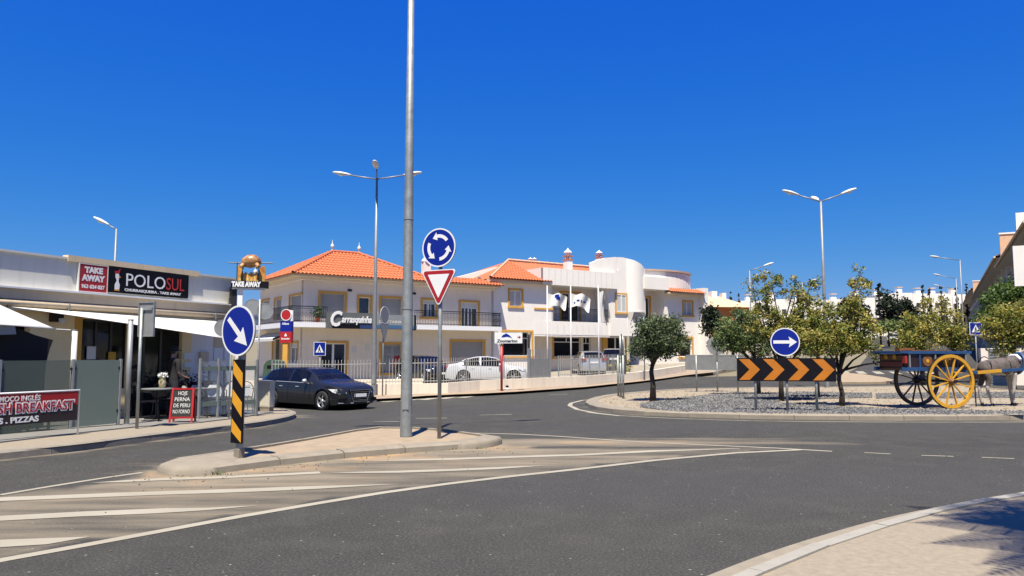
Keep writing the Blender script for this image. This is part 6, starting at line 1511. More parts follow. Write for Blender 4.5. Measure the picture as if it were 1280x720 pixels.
WAGON = dict(L=4.72, W=1.84, H=1.43, xf=1.45, xr=-1.36, r=.335, spokes=5, chrome=True,
    top=[(-2.36, .62), (-2.33, .95), (-2.2, 1.12), (-1.75, 1.37), (-1.3, 1.42), (-.2, 1.445), (.35, 1.40), (.75, 1.25), (1.12, 1.03), (1.2, .99), (1.7, .93), (2.1, .84), (2.28, .72), (2.36, .50)],
    belt=[(-2.36, .60), (-2.3, .90), (-1.9, .955), (0, .93), (1.1, .90), (1.8, .83), (2.2, .74), (2.33, .62), (2.36, .48)],
    plan=[(-2.36, .80), (-2.15, .94), (-1.7, .99), (0, 1.0), (1.5, .99), (1.95, .94), (2.2, .84), (2.33, .70), (2.36, .62)],
    roofw=[(-2.36, .75), (-1.9, .66), (-1, .66), (.2, .66), (.8, .74), (1.2, .88), (2.36, .6)], cab=(-2.2, 1.1), cuts=[-2.15, -1.72, -1.35, -.45, -.37, .62, 1.1],
    glass=[(-1.95, -1.38), (-1.35, -.45), (-.37, .62)], wind=(.36, 1.10), rear=(-2.28, -1.82), handles=[(-.82, .78), (.12, .78)], seams=[-1.32, -.41, .80], mirror=.62,
    hl=[(-.10, .62, .70), (-.04, .60, .60), (-.14, .80, .58), (-.36, .95, .63), (-.55, .985, .735), (-.30, .90, .74)], tl=.80, grille=(.32, .70, .30, .44))
SEDAN = dict(WAGON, L=4.46, W=1.80, H=1.41, xf=1.38, xr=-1.27, r=.325, chrome=False,
    top=[(-2.23, .62), (-2.2, .92), (-2.05, 1.0), (-1.65, 1.06), (-1.1, 1.31), (-.5, 1.41), (0, 1.42), (.4, 1.36), (.8, 1.18), (1.08, .99), (1.5, .92), (1.95, .82), (2.15, .70), (2.23, .5)],
    belt=[(-2.23, .58), (-2.18, .88), (-1.7, .95), (0, .91), (1.05, .88), (1.7, .82), (2.1, .72), (2.2, .6), (2.23, .48)],
    plan=[(-2.23, .78), (-2.05, .92), (-1.6, .98), (0, 1.0), (1.4, .99), (1.85, .93), (2.08, .83), (2.2, .70), (2.23, .62)],
    roofw=[(-2.23, .8), (-1.7, .80), (-1.1, .68), (.2, .66), (.8, .74), (1.1, .88), (2.23, .6)], cab=(-1.7, 1.05), cuts=[-1.6, -1.3, -.42, -.34, .62, 1.05], glass=[(-1.28, -.42), (-.34, .66)], wind=(.38, 1.05), rear=(-1.63, -.85), handles=[(-.78, .76), (.12, .76)], seams=[-1.1, -.38, .78], mirror=.62, tl=.78)
HATCH = dict(WAGON, L=4.2, W=1.76, H=1.48, xf=1.30, xr=-1.28, r=.32, chrome=False,
    top=[(-2.10, .62), (-2.06, .98), (-1.95, 1.12), (-1.6, 1.40), (-1.2, 1.47), (-.2, 1.49), (.3, 1.44), (.7, 1.26), (1.05, 1.04), (1.5, .97), (1.85, .88), (2.03, .74), (2.1, .5)],
    belt=[(-2.10, .58), (-2.05, .93), (-1.7, .98), (0, .95), (1.0, .93), (1.6, .87), (1.95, .76), (2.07, .62), (2.1, .5)],
    plan=[(-2.10, .84), (-1.95, .94), (-1.5, .99), (0, 1.0), (1.3, .99), (1.7, .94), (1.95, .84), (2.07, .72), (2.1, .62)],
    roofw=[(-2.10, .80), (-1.7, .70), (-1, .69), (.2, .69), (.8, .76), (1.1, .9), (2.1, .6)], cab=(-1.95, 1.0), cuts=[-1.9, -1.2, -.40, -.32, .60, 1.0], glass=[(-1.15, -.40), (-.32, .62)], wind=(.32, 1.0), rear=(-2.02, -1.58), handles=[(-.7, .8), (.1, .8)], seams=[-1.0, -.36, .76], mirror=.6, tl=.88, rpl=.70)
M['car_dark'] = mat('car_dark_blue', (.016, .017, .021), .28, var=.05, coat=.35, spec=.35); M['car_white'] = mat('car_white', (.55, .56, .57), .25, var=.02, coat=1.0); M['car_silver'] = mat('car_silver', (.42, .43, .44), .28, metal=.55, var=.03, coat=1.0); M['car_black'] = mat('car_black', (.010, .010, .011), .2, var=.05, coat=1.0)
M['car_red'] = mat('car_maroon', (.10, .015, .015), .25, coat=1.0)
def place_by_wheel(px, py, spec, ang, wheel):        # put a named wheel's ground contact on a surveyed point
    p = G(px, py); x = spec['xf'] if wheel[0] == 'f' else spec['xr']; y = -spec['W'] / 2 + .1 if wheel[1] == 'r' else spec['W'] / 2 - .1
    c, s = math.cos(ang), math.sin(ang); q = Vector((p.x - (x * c - y * s), p.y - (x * s + y * c))); return Vector((q.x, q.y, zt(q.x, q.y)))
a = R(-38); car('dark blue estate car with alloy wheels, turned three quarters to the road', place_by_wheel(404, 513, WAGON, a, 'fr'), a, M['car_dark'], WAGON, 'estate_car', roofrack=True)
def at_lot(px, Y): return Vector(((px - 640) / 960 * Y, Y, zt((px - 640) / 960 * Y, Y) + .10))
a = R(4); car('white saloon car parked side-on behind the fence in front of the garage door', at_lot(609, 41.5), a, M['car_white'], SEDAN)
a = R(-52); car('black car parked nose out behind the fence beside the white saloon', at_lot(531, 42.5), a, M['car_black'], HATCH)
a = R(96); car('silver hatchback seen from behind, parked by the flagpoles', at_lot(734, 50.5), a, M['car_silver'], HATCH)
a = R(84); car('dark car partly hidden right of the silver hatchback', at_lot(765, 55), a, M['car_black'], HATCH)
for k, (px, py, col_, lb) in enumerate(((1117, 424, 'car_white', 'distant white car coming down the hill road'), (1124, 414, 'car_silver', 'distant grey car parked high up the hill road'))):
    p = at(px, py, 120 if k == 0 else 150); car(lb, Vector((p.x, p.y, zt(p.x, p.y) + .02)), R(-118), M[col_], HATCH, group='far cars on the hill road')
# green container behind the fence
p = at_lot(345, 36.5)
t = thing('recycling_container', 'dark green domed recycling container behind the picket fence', 'container', p, R(-10)); mb = MB()
mb.poly([(-.42, 0), (.42, 0), (.40, 1.05), (.30, 1.28), (.0, 1.36), (-.22, 1.30), (-.36, 1.1)], -.4, .4); mb.build('shell', mat('container_green', (.05, .10, .06), .6, var=.15), t); mb = MB(); mb.box(-.18, .12, -.41, -.402, .95, 1.10); mb.build('slot', M['black'], t)
# ------------------------------------------------------------------ trees
def leafmat(name, cols, trans=.35):
    m = bpy.data.materials.new(name); m.use_nodes = True; nt = m.node_tree; N = nt.nodes; L = nt.links; b = N['Principled BSDF']; out = N['Material Output']
    a = N.new('ShaderNodeAttribute'); a.attribute_name = 'tone'; a.attribute_type = 'GEOMETRY'; r = N.new('ShaderNodeValToRGB'); L.new(a.outputs['Fac'], r.inputs[0])
    e = r.color_ramp.elements; e[0].position = 0; e[0].color = (*cols[0], 1); e[1].position = 1; e[1].color = (*cols[-1], 1)
    for i, c in enumerate(cols[1:-1]): q = e.new((i + 1) / (len(cols) - 1)); q.color = (*c, 1)
    L.new(r.outputs[0], b.inputs['Base Color']); b.inputs['Roughness'].default_value = .55; b.inputs['Specular IOR Level'].default_value = .35
    t = N.new('ShaderNodeBsdfTranslucent'); L.new(r.outputs[0], t.inputs[0]); x = N.new('ShaderNodeMixShader'); x.inputs[0].default_value = trans; L.new(b.outputs[0], x.inputs[1]); L.new(t.outputs[0], x.inputs[2]); L.new(x.outputs[0], out.inputs[0])
    MATS[name] = m; return m
LM = dict(olive=leafmat('leaf_olive', [(0.027, 0.046, 0.019), (0.055, 0.082, 0.032), (0.101, 0.137, 0.055), (0.182, 0.209, 0.101)], .3),
          yellow=leafmat('leaf_yellowing', [(.050, .075, .014), (.11, .145, .024), (.20, .21, .035), (.35, .29, .05), (.46, .37, .12)], .38),
          green=leafmat('leaf_green', [(0.036, 0.068, 0.019), (0.073, 0.118, 0.036), (0.127, 0.173, 0.055), (0.237, 0.247, 0.082)], .35),
          dark=leafmat('leaf_dark', [(0.010, 0.017, 0.010), (0.017, 0.029, 0.014), (0.032, 0.043, 0.021)], .15),
          bright=leafmat('leaf_bright', [(0.041, 0.081, 0.015), (0.081, 0.141, 0.030), (0.141, 0.193, 0.050)], .35))
def leaves(mb_v, mb_f, tone, c, r, n, size, rg, t0, flat=.75, droop=0):
    for k in range(n):
        d = Vector((rg.gauss(0, 1), rg.gauss(0, 1), rg.gauss(0, 1) * flat)); d = d.normalized() * r * rg.random() ** .45 if d.length > 0 else d
        p = c + d; a = Vector((rg.gauss(0, 1), rg.gauss(0, 1), rg.gauss(.1, .8))).normalized(); b = a.cross(Vector((rg.gauss(0, 1), rg.gauss(0, 1), rg.gauss(0, 1)))).normalized()
        s = size * rg.uniform(.45, 1.15); i = len(mb_v); mb_v += [p - a * s, p + b * s * .42, p + a * s, p - b * s * .42]; mb_f.append((i, i + 1, i + 2, i + 3)); tone.append(min(1, max(0, t0 + rg.gauss(0, .22))))
def tree(name, label, base, blobs, trunk, leaf, nleaf, size, seed, tr=.12, cat='tree', group=None, cluster=.32, twigs=True, shell=.6):
    """blobs: (centre offset, radii) in metres over the base; trunk: bending line; limbs reach the clusters"""
    rg = random.Random(seed); t = thing(name, label, cat, base, 0, group); tb = MB(); T_ = [Vector(p) for p in trunk]
    tb.tube(T_, [tr * (1.25 if i == 0 else 1 - .5 * i / len(T_)) for i in range(len(T_))], 9)
    vol = [b[1][0] * b[1][1] * b[1][2] for b in blobs]; tot = sum(vol); V, Fc, tone = [], [], []
    ncl = max(6, int(nleaf / 38)); cl = []
    for b, v in zip(blobs, vol):
        for k in range(max(2, int(ncl * v / tot))):
            d = Vector((rg.gauss(0, 1), rg.gauss(0, 1), rg.gauss(0, 1))).normalized() * (rg.random() ** (1 / 3) * shell + (1 - shell) * rg.uniform(.5, 1.05))
            cl.append(Vector(b[0]) + Vector((d.x * b[1][0], d.y * b[1][1], d.z * b[1][2])))
    limbs = [T_[-1]]
    for b in blobs:
        e = Vector(b[0]); s = T_[-1] if rg.random() < .5 else T_[-1].lerp(T_[-2], .5); m_ = s.lerp(e, .5) + Vector((rg.gauss(0, .12), rg.gauss(0, .12), .05)); tb.tube([s, m_, e], [tr * .55, tr * .35, tr * .14], 6); limbs += [m_, e]
    for c in cl:
        if twigs and rg.random() < .75:
            s = min(limbs, key=lambda q: (q - c).length); mid = s.lerp(c, .55) + Vector((rg.gauss(0, .06), rg.gauss(0, .06), -.03)); tb.tube([s, mid, c], [tr * .11, tr * .07, tr * .02], 4, False)
            if rg.random() < .3: limbs.append(mid)
        leaves(V, Fc, tone, c, cluster * rg.uniform(.6, 1.35), rg.randint(34, 74), size, rg, rg.uniform(.18, .82))
    tb.build('trunk', M['bark'], t, True)
    me = bpy.data.meshes.new('crown'); me.from_pydata([tuple(v) for v in V], [], Fc); me.materials.append(LM[leaf]); at_ = me.attributes.new('tone', 'FLOAT', 'FACE'); at_.data.foreach_set('value', tone); link('crown', me, t); return t
def B_(px, py, h=.12): return G(px, py, h)
def blob(base, px, py, rx, rz, dy=0, ry=None):       # pixel-surveyed crown part at the tree's own distance
    Y = base.y + dy; c = at(px, py, Y) - base; k = Y / 960; return ((c.x, dy, c.z), (rx * k, (ry or rx) * k, rz * k))
b = B_(816, 501)
tree('olive_tree', 'small round dark green olive tree standing alone on the left of the roundabout', b, [blob(b, 822, 422, 32, 24), blob(b, 806, 435, 19, 15), blob(b, 841, 434, 19, 14), blob(b, 812, 407, 16, 13), blob(b, 838, 409, 15, 13), blob(b, 800, 412, 8, 10), blob(b, 826, 398, 7, 7), blob(b, 850, 420, 10, 12)],
     [(0, 0, -.1), (.02, 0, .5), (-.03, .02, .95), (.02, 0, 1.25)], 'olive', 7500, .060, 11, .10, group='trees on the roundabout', cluster=.26, shell=.75)
b = B_(1052, 507)
tree('yellowing_tree', 'yellowing tree with a forked dark trunk just right of the orange chevron board', b, [blob(b, 1045, 425, 36, 22, 0, 26), blob(b, 1073, 415, 24, 22), blob(b, 1030, 398, 20, 22, .3), blob(b, 1062, 385, 16, 20), blob(b, 1076, 362, 12, 24), blob(b, 1076, 343, 6, 12), blob(b, 1088, 436, 14, 9), blob(b, 1108, 452, 11, 4), blob(b, 1018, 428, 18, 16, -.2)],
     [(0, 0, -.1), (.03, 0, .35), (-.05, 0, .75), (-.02, 0, 1.0)], 'yellow', 8200, .058, 5, .080, group='trees on the roundabout', cluster=.20, shell=.62)
b = B_(977, 501)
tree('yellowing_tree', 'tall thin topped tree rising behind the round blue arrow disc', b, [blob(b, 990, 415, 34, 26, .2, 34), blob(b, 958, 405, 24, 24), blob(b, 948, 372, 13, 26), blob(b, 965, 358, 13, 20), blob(b, 940, 348, 9, 9), blob(b, 994, 370, 14, 24), blob(b, 1013, 372, 13, 26), blob(b, 995, 350, 7, 12), blob(b, 1016, 350, 7, 10), blob(b, 955, 344, 5, 8), blob(b, 1014, 420, 20, 22)],
     [(0, 0, -.1), (.0, 0, .6), (.06, 0, 1.2)], 'yellow', 9400, .058, 21, .080, group='trees on the roundabout', cluster=.20, shell=.62)
b = B_(948, 493)
tree('green_tree', 'grey green tree behind the left half of the orange chevron board', b, [blob(b, 912, 424, 20, 20), blob(b, 934, 416, 22, 26), blob(b, 952, 430, 22, 18), blob(b, 902, 405, 10, 12), blob(b, 925, 398, 12, 12)],
     [(0, 0, -.1), (.0, 0, .8), (-.1, 0, 1.3)], 'green', 5600, .068, 33, .085, group='trees on the roundabout', cluster=.25)
b = B_(1022, 497)
tree('green_tree', 'low green tree on the far side of the roundabout under the yellowing ones', b, [blob(b, 1010, 430, 22, 16), blob(b, 1035, 420, 20, 18), blob(b, 1022, 400, 12, 14)],
     [(0, 0, -.1), (.0, 0, .8), (.05, 0, 1.4)], 'green', 2600, .075, 41, .075, group='trees on the roundabout', cluster=.25)
# beyond the far road
def far_tree(px, pyb, Y, blobs, leaf, n, size, seed, label, name='green_tree', tr=.12, group='trees beyond the roundabout', cluster=.45):
    X = (px - 640) / 960 * Y; b = Vector((X, Y, zt(X, Y))); bl = [((at(x, y, Y) - b), (rx * Y / 960, rx * Y / 960 * .8, rz * Y / 960)) for x, y, rx, rz in blobs]; z = min(v[0].z - v[1][2] * .7 for v in bl)
    return tree(name, label, b, bl, [(0, 0, -.2), (0, 0, max(.5, z * .6)), (.05, 0, max(.8, z))], leaf, n, size, seed, tr, 'tree', group, cluster)
far_tree(893, 455, 55, [(889, 402, 10, 20), (898, 422, 12, 16), (886, 388, 5, 9)], 'dark', 2600, .15, 50, 'dark green tree at the right end of the white apartment block')
far_tree(915, 455, 58, [(906, 405, 10, 12), (915, 420, 14, 18)], 'green', 2400, .15, 51, 'second green tree right of the white apartment block')
far_tree(1150, 455, 40, [(1150, 422, 22, 18), (1130, 428, 14, 14), (1158, 398, 12, 16), (1140, 400, 9, 12), (1160, 380, 5, 10)], 'yellow', 3000, .095, 52, 'yellow green tree directly behind the blue cart', cluster=.38)
far_tree(1190, 455, 42, [(1186, 415, 18, 22), (1203, 428, 13, 13), (1180, 390, 8, 14), (1192, 392, 7, 12), (1178, 376, 4, 7)], 'yellow', 3200, .095, 53, 'yellow green tree left of the crossing sign behind the cart', cluster=.38)
far_tree(1262, 470, 34, [(1262, 408, 22, 26), (1242, 412, 18, 22), (1285, 405, 22, 32), (1256, 436, 16, 10), (1250, 386, 10, 12)], 'yellow', 6000, .085, 54, 'bushy yellow green tree behind the donkey at the right edge', cluster=.34)
far_tree(1250, 450, 41, [(1262, 366, 18, 14), (1243, 380, 15, 15), (1283, 362, 18, 16), (1230, 398, 10, 12)], 'bright', 4200, .12, 55, 'brighter green tree in front of the apartments above the yellowing one', cluster=.5)
far_tree(1075, 440, 90, [(1062, 385, 12, 10), (1078, 392, 10, 8)], 'dark', 1200, .28, 60, 'dark tree beside the distant white terrace', cluster=.9)
far_tree(1110, 430, 105, [(1111, 384, 8, 16), (1108, 372, 6, 6), (1116, 393, 7, 8)], 'dark', 1500, .28, 61, 'dark pine right of the tall distant cypress', cluster=.8)
far_tree(1128, 430, 110, [(1127, 388, 12, 12), (1138, 395, 12, 10)], 'dark', 1500, .3, 62, 'dark round tree in front of the distant white terrace', cluster=.9)
far_tree(1140, 430, 100, [(1120, 408, 16, 7), (1145, 408, 16, 8), (1098, 408, 14, 6)], 'green', 1800, .3, 63, 'low green hedge along the upper hill road', cluster=.8, name='hedge')
def cypress(px, pyt, pyb, Y, w, seed, label):
    X = (px - 640) / 960 * Y; z1 = at(px, pyt, Y).z; z0 = at(px, pyb, Y).z; b = Vector((X, Y, zt(X, Y))); n = 6; H = z1 - b.z; lo = min(max(.3, z0 - b.z), H * .6)
    bl = [((0, 0, lo + (H - lo) * (k + .5) / n), (w * Y / 960 * (1 - .85 * (k / n) ** 1.3), w * Y / 960 * (1 - .75 * (k / n) ** 1.5), (H - lo) / n * .7)) for k in range(n)]
    return tree('cypress_tree', label, b, bl, [(0, 0, -.3), (0, 0, H * .5), (0, 0, H * .9)], 'dark', 900, .22, seed, .12, 'tree', 'cypresses on the hill', cluster=w * Y / 960 * .6, twigs=False)
cypress(1100, 351, 400, 110, 4.5, 70, 'tallest dark cypress in front of the distant white terrace')
for i, (px, pt, w, lb) in enumerate(((1123, 364, 2, 'short pointed cypress right of the tallest cypress'), (1155, 356, 2.2, 'thin cypress above the middle of the distant white terrace'), (1163, 359, 2.6, 'cypress leaning over the tree behind the cart'), (1178, 359, 2.4, 'cypress left of the row of hill lamps'), (1197, 357, 2.4, 'cypress just behind the nearest hill lamp'), (1210, 355, 2, 'cypress at the foot of the apartment roofs'),
        (882, 366, 1.5, 'tiny cypress left of the orange house roof'), (895, 366, 1.6, 'tiny cypress above the orange house roof'), (902, 367, 1.4, 'tiny cypress in the middle above the orange roof'), (914, 365, 1.7, 'pointed tiny cypress right above the orange roof'), (924, 367, 1.6, 'tiny cypress at the right end of the orange roof'))):
    cypress(px, pt, pt + 40, 135 + i, w, 71 + i, lb)
# out-of-frame palm whose fronds shade the near pavement
b = Vector((5.65, 3.0, .12)); t = thing('palm_tree', 'palm tree whose ragged shadow lies on the near pavement at lower right', 'tree', b)
mb = MB(); mb.tube([(0, 0, -.1), (.1, .05, 2), (0, .1, 4.2), (-.1, .1, 7.1)], [.22, .17, .15, .16], 10); mb.build('trunk', M['bark'], t, True)
rg = random.Random(4); 
for k in range(36):
    a = 2 * math.pi * k / 36 + rg.uniform(-.1, .1); up = rg.uniform(-.1, .9); Lf = rg.uniform(2.4, 3.1); mb = MB(); pts = []
    for q in range(9):
        u = q / 8; r_ = Lf * u * math.cos(up * .6 * (1 - u)); z = 7.1 + up * 1.2 * math.sin(u * 2.0) - 1.5 * u * u * (1 - up * .3); pts.append(Vector((-.1 + r_ * math.cos(a), .1 + r_ * math.sin(a), z)))
    mb.tube(pts, [.03 * (1 - .8 * q / 8) for q in range(9)], 4)
    for q in range(1, 40):
        u = q / 40 * 8; i = min(7, int(u)); p = pts[i].lerp(pts[i + 1], u - i); d = (pts[i + 1] - pts[i]).normalized(); s_ = d.cross(Vector((0, 0, 1))).normalized(); ll = .62 * math.sin(math.pi * min(1, .15 + q / 46))
        for sg in (-1, 1): e = p + s_ * sg * ll * .8 + d * ll * .5 - Vector((0, 0, ll * .35)); mb.add([p - d * .03, p + d * .03, e + d * .02, e - d * .02], [(0, 1, 2, 3)])
    mb.build('frond', LM['green'] if False else mat('palm_leaf', (.05, .09, .03), .6, var=.3), t)
# bush and hedges near the white block
def bush(px, py, Y, rx, rz, leaf, n, seed, label):
    p = at(px, py, Y); b = Vector((p.x, p.y, zt(p.x, p.y) + .1)); return tree('bush', label, b, [((0, 0, rz * .7), (rx, rx * .7, rz)), ((rx * .5, .1, rz * .5), (rx * .6, rx * .5, rz * .7))], [(0, 0, -.1), (0, 0, .2), (0, 0, .4)], leaf, n, .06, seed, .05, 'bush', None, .2, False)
bush(775, 470, 45, .7, .8, 'yellow', 900, 81, 'small yellow bush behind the wall left of the dark olive tree')

# ------------------------------------------------------------------ far houses
def simple_house(label, F_, s0, s1, z0, z1, d, wallm, wins, roof=None, name='house', bal=None, flat=True, wm='paneglass'):
    t = thing(name, label, 'building', F_.w(0, 0, 0), F_.a); mb = MB(); mb.box(s0, s1, 0, d, z0, z1); mb.build('wall', M[wallm], t)
    for (a, b, c, e) in wins:
        mb = MB(); mb.box(a, b, -.04, .02, c, e); w = mb.build('window', M['white'], t); mb = MB(); mb.box(a + .08, b - .08, -.06, -.042, c + .08, e - .08); mb.build('pane', M[wm], w)
    if roof:
        rz, ov, rh, m_ = roof; mb = MB(); mb.add([(s0 - ov, -ov, rz), (s1 + ov, -ov, rz), (s1 + ov, d + ov, rz), (s0 - ov, d + ov, rz), (s0 - ov + rh, d / 2, rz + rh * .7), (s1 + ov - rh, d / 2, rz + rh * .7)], [(0, 1, 5, 4), (1, 2, 5), (2, 3, 4, 5), (3, 0, 4), (3, 2, 1, 0)]); mb.build('roof', M[m_], t)
    return t
def fr_at(px, Y, ang): X = (px - 640) / 960 * Y; return Frame(X, Y, ang)
# orange house
Fo = fr_at(882, 88, R(12)); w_ = Fo.S(937); z1 = Fo.sz(905, 384)[1]; z0 = -1
t = simple_house('orange walled house with pale tiled roof right of the white apartment block', Fo, -2, w_, z0, z1, 9, 'orange_wall' if M.setdefault('orange_wall', mat('orange_wall', (.48, .17, .04), .8, var=.1)) else '', [(Fo.S(920), Fo.S(930), z1 - 1.8, z1 - .5)], (z1, .5, 2.4, 'tile_pale'))
mb = MB(); mb.box(w_ - 1.6, w_ - 1.1, 3.4, 4.2, z1 + .5, z1 + 1.95); mb.build('chimney', M['white_wall'], t)
mb = MB(); mb.box(Fo.S(908), Fo.S(915), 3.5, 4.6, z1 + .9, z1 + 2.15); mb.build('chimney', M['white_wall'], t)
# white terraces on the hill: individual houses with windows
rg = random.Random(9)
def terrace(px0, px1, n, Y, pyt, pyb, ang, lab, steps, grp):
    F_ = fr_at(px0, Y, ang); S1 = F_.S(px1); w = S1 / n
    for k in range(n):
        pxm = px0 + (px1 - px0) * (k + .5) / n; s0, s1 = k * w, (k + 1) * w - .05; z1 = F_.sz(pxm, pyt + steps[k % len(steps)])[1]; z0 = F_.sz(pxm, pyb)[1] - 6
        wins = []
        zz = z1 - 2.2
        while zz > z1 - 8:
            a = s0 + w * .15
            while a < s1 - 1.2: wins.append((a, a + 1.1, zz - .9, zz + .3)); a += w * .36
            zz -= 3
        t = simple_house(lab[k], F_, s0, s1, z0, z1, 8 + k * .02, 'white_wall', wins)
        t['group'] = grp
        mb = MB(); c = s0 + w * rg.uniform(.3, .7); mb.box(c - .5, c + .5, 2, 3, z1, z1 + rg.uniform(.7, 1.3)); ch = mb.build('chimney', M['white_wall'], t); mb = MB(); mb.box(c - .6, c + .6, 1.9, 3.1, z1 + 1.3, z1 + 1.45); mb.build('chimney_cap', M['tile_pale'], ch)
terrace(925, 1095, 5, 150, 374, 400, R(6), ['leftmost house of the white terrace seen through the roundabout trees', 'second house of the white terrace behind the trees', 'third house of the white terrace behind the trees', 'fourth house of the white terrace behind the trees', 'fifth white terrace house, left of the tall cypress'], (2, 0, 3, 1, -2), 'white terrace houses on the hill')
terrace(1096, 1212, 5, 165, 366, 400, R(3), ['white terrace house directly behind the tall cypress', 'white terrace house right of the tall cypress', 'white terrace house above the blue cart', 'white terrace house left of the hill lamps', 'rightmost white terrace house next to the apartments'], (3, 0, 1, 1, 2), 'upper white terrace houses on the hill')
M['white_hot'] = M['white_wall']
# red-brown retaining wall and hedge line
t = thing('retaining_wall', 'low reddish retaining wall below the distant white terrace', 'wall', (0, 0, 0)); mb = MB(); a, b = at(1075, 400, 125), at(1135, 396, 135); mb.bar((a.x, a.y, a.z - .6), (b.x, b.y, b.z - .6), .3, 1.6); mb.build('wall_body', mat('red_earth_wall', (.22, .09, .06), .9, var=.2), t)

# apartments on the right: three stepped blocks facing the hill road
Gf = Frame(67.3, 110.0, math.atan2(-65.0, -36.0))
t_end = (Gf.S(1300))
def apartment(label, s0, s1, z0, ze, z_front, n):
    t = thing('apartment_building', label, 'building', Gf.w(0, 0, 0), Gf.a, 'stepped apartment blocks on the right'); W = s1 - s0
    wins = []; storeys = 3; hs = (ze - z0) / storeys; bay = W / n
    holes = []
    for k in range(n):
        for f in range(storeys): zb_ = z0 + f * hs + .25; holes.append((s0 + k * bay + bay * .28, s0 + k * bay + bay * .72, zb_ + (.0 if f else -.2), zb_ + 2.1))
    wall(t, s0, s1, z0 - 2, ze, 1.2, holes, 'grey_wall', rev=.2)
    for h in holes: mb = MB(); mb.box(h[0], h[1], 1.38, 1.4, h[2], h[3]); w = mb.build('window', M['paneglass'], t)
    for k in range(n + 1):                                   # white cross walls
        x = s0 + k * bay; mb = MB(); mb.box(x - .12, x + .12, -.3, 1.19, z0 - 2, ze + (.0 if k % 2 else -.05)); mb.build('fin_wall', M['white_wall'], t)
    for f in range(1, storeys):
        z = z0 + f * hs; mb = MB(); mb.box(s0, s1, -.25, 1.18, z - .1, z + .08); mb.build('balcony_slab', M['white_wall'], t)
        for k in range(n):
            mb = MB(); a, b = s0 + k * bay + .14, s0 + (k + 1) * bay - .14
            for q in range(5): mb.box(a, b, -.2, -.16, z + .22 + q * .2, z + .28 + q * .2)
            mb.box((a + b) / 2 - .03, (a + b) / 2 + .03, -.158, -.12, z + .08, z + 1.1); mb.build('balcony_rail', mat('rail_maroon', (.12, .03, .03), .5), t)
    # roof with deep eave towards the road
    mb = MB(); mb.add([(s0 - .3, -1.3, ze - .25), (s1 + .1, -1.3, ze - .25), (s1 + .1, 4.5, ze + 2.1), (s0 - .3, 4.5, ze + 2.1), (s0 - .3, 10, ze), (s1 + .1, 10, ze), (s0 - .3, -1.3, ze - .45), (s1 + .1, -1.3, ze - .45)], [(0, 1, 2, 3), (3, 2, 5, 4), (6, 7, 1, 0), (0, 3, 4), (1, 5, 2)]); mb.build('roof', M['tile_pale'], t); mb = MB(); mb.add([(s0 - .28, -1.28, ze - .46), (s1 + .08, -1.28, ze - .46), (s1 + .08, 1.19, ze - .06), (s0 - .28, 1.19, ze - .06)], [(0, 3, 2, 1)]); mb.build('soffit', mat('soffit_bounce_white', (.88, .80, .66), .8, var=.04), t)  # soffit colour kept pale to stand for light bounced off the ground
    mb = MB(); mb.tube([(s0 - .3, -1.38, ze - .35), (s1, -1.38, ze - .35)], .09, 6); mb.build('gutter', M['beige_band'], t)
    # dormer gable with white edge and chimney at the far end
    mb = MB(); mb.box(s0 + .2, s0 + .49, -1.0, 5.5, ze - .3, ze + 2.15); mb.build('gable_wall', M['tile_pale'], t); mb = MB(); mb.box(s0 + .15, s0 + .55, -1.05, 5.5, ze + 2.151, ze + 2.27); mb.build('coping', M['white_wall'], t)
    mb = MB(); mb.add([(s0 + .5, -.9, ze - .1), (s0 + 4.6, -.9, ze - .1), (s0 + 4.6, .8, ze + 2.0), (s0 + .5, .8, ze + 2.0), (s0 + .5, 5, ze), (s0 + 4.6, 5, ze)], [(0, 1, 2, 3), (3, 2, 5, 4), (0, 3, 4), (1, 5, 2)]); mb.build('dormer_roof', M['tile_pale'], t)
    for c in (.4, .75): x = s0 + W * c; mb = MB(); mb.box(x - .35, x + .35, 2.6, 3.2, ze + .8, ze + 2.4); ch = mb.build('chimney', M['white_wall'], t); mb = MB(); mb.box(x - .42, x + .42, 2.5, 3.3, ze + 2.4, ze + 2.55); mb.build('chimney_cap', M['white'], ch)
    mb = MB(); mb.box(s0, s1, 1.51, 9.5, z0 - 2, ze - .02); mb.build('block_body', M['grey_wall'], t)
    return t
def eave_at(px, py): s = Gf.S(px, -1.3); return s, Gf.sz(px, py, -1.3)[1]
eA = eave_at(1268, 291)[1]; eB = eave_at(1232, 338)[1]; eC = eave_at(1208, 369)[1]
sA, sB2, sC = Gf.S(1249, -1.3), Gf.S(1215, -1.3), Gf.S(1198, -1.3)
gA, gB, gC = [zt(*Gf.w(s, -1)[:2]) for s in (sA + 8, sB2 + 8, sC)]
apartment('nearest apartment block at the right edge with deep tiled eaves and maroon balconies', sA, sA + 24, gA + .3, eA, 0, 5)
apartment('middle apartment block stepping up the hill behind the green trees', sB2, sA - .05, gB, eB, 0, 10)
apartment('farthest apartment block, its roof ending beside the cypresses', max(sC, sB2 - 70), sB2 - .05, gC, eC, 0, 12)
# tall white stair tower at the very edge of the frame
s, z = Gf.S(1277, -.9), Gf.sz(1277, 252, -.9)[1]
t = thing('stair_tower', 'white rendered stair tower cut by the right edge of the picture', 'building', Gf.w(0, 0, 0), Gf.a); mb = MB(); mb.box(s - .25, s, -.9, 4, Gf.sz(1279, 276, -.9)[1], z); mb.build('tower_wall', M['white_wall'], t); s2 = Gf.S(1271, -2.2); mb = MB(); mb.box(s2 - .25, s2, -2.2, -1.4, Gf.sz(1275, 352, -2.2)[1], Gf.sz(1275, 294, -2.2)[1]); mb.build('side_screen', M['white_wall'], t)
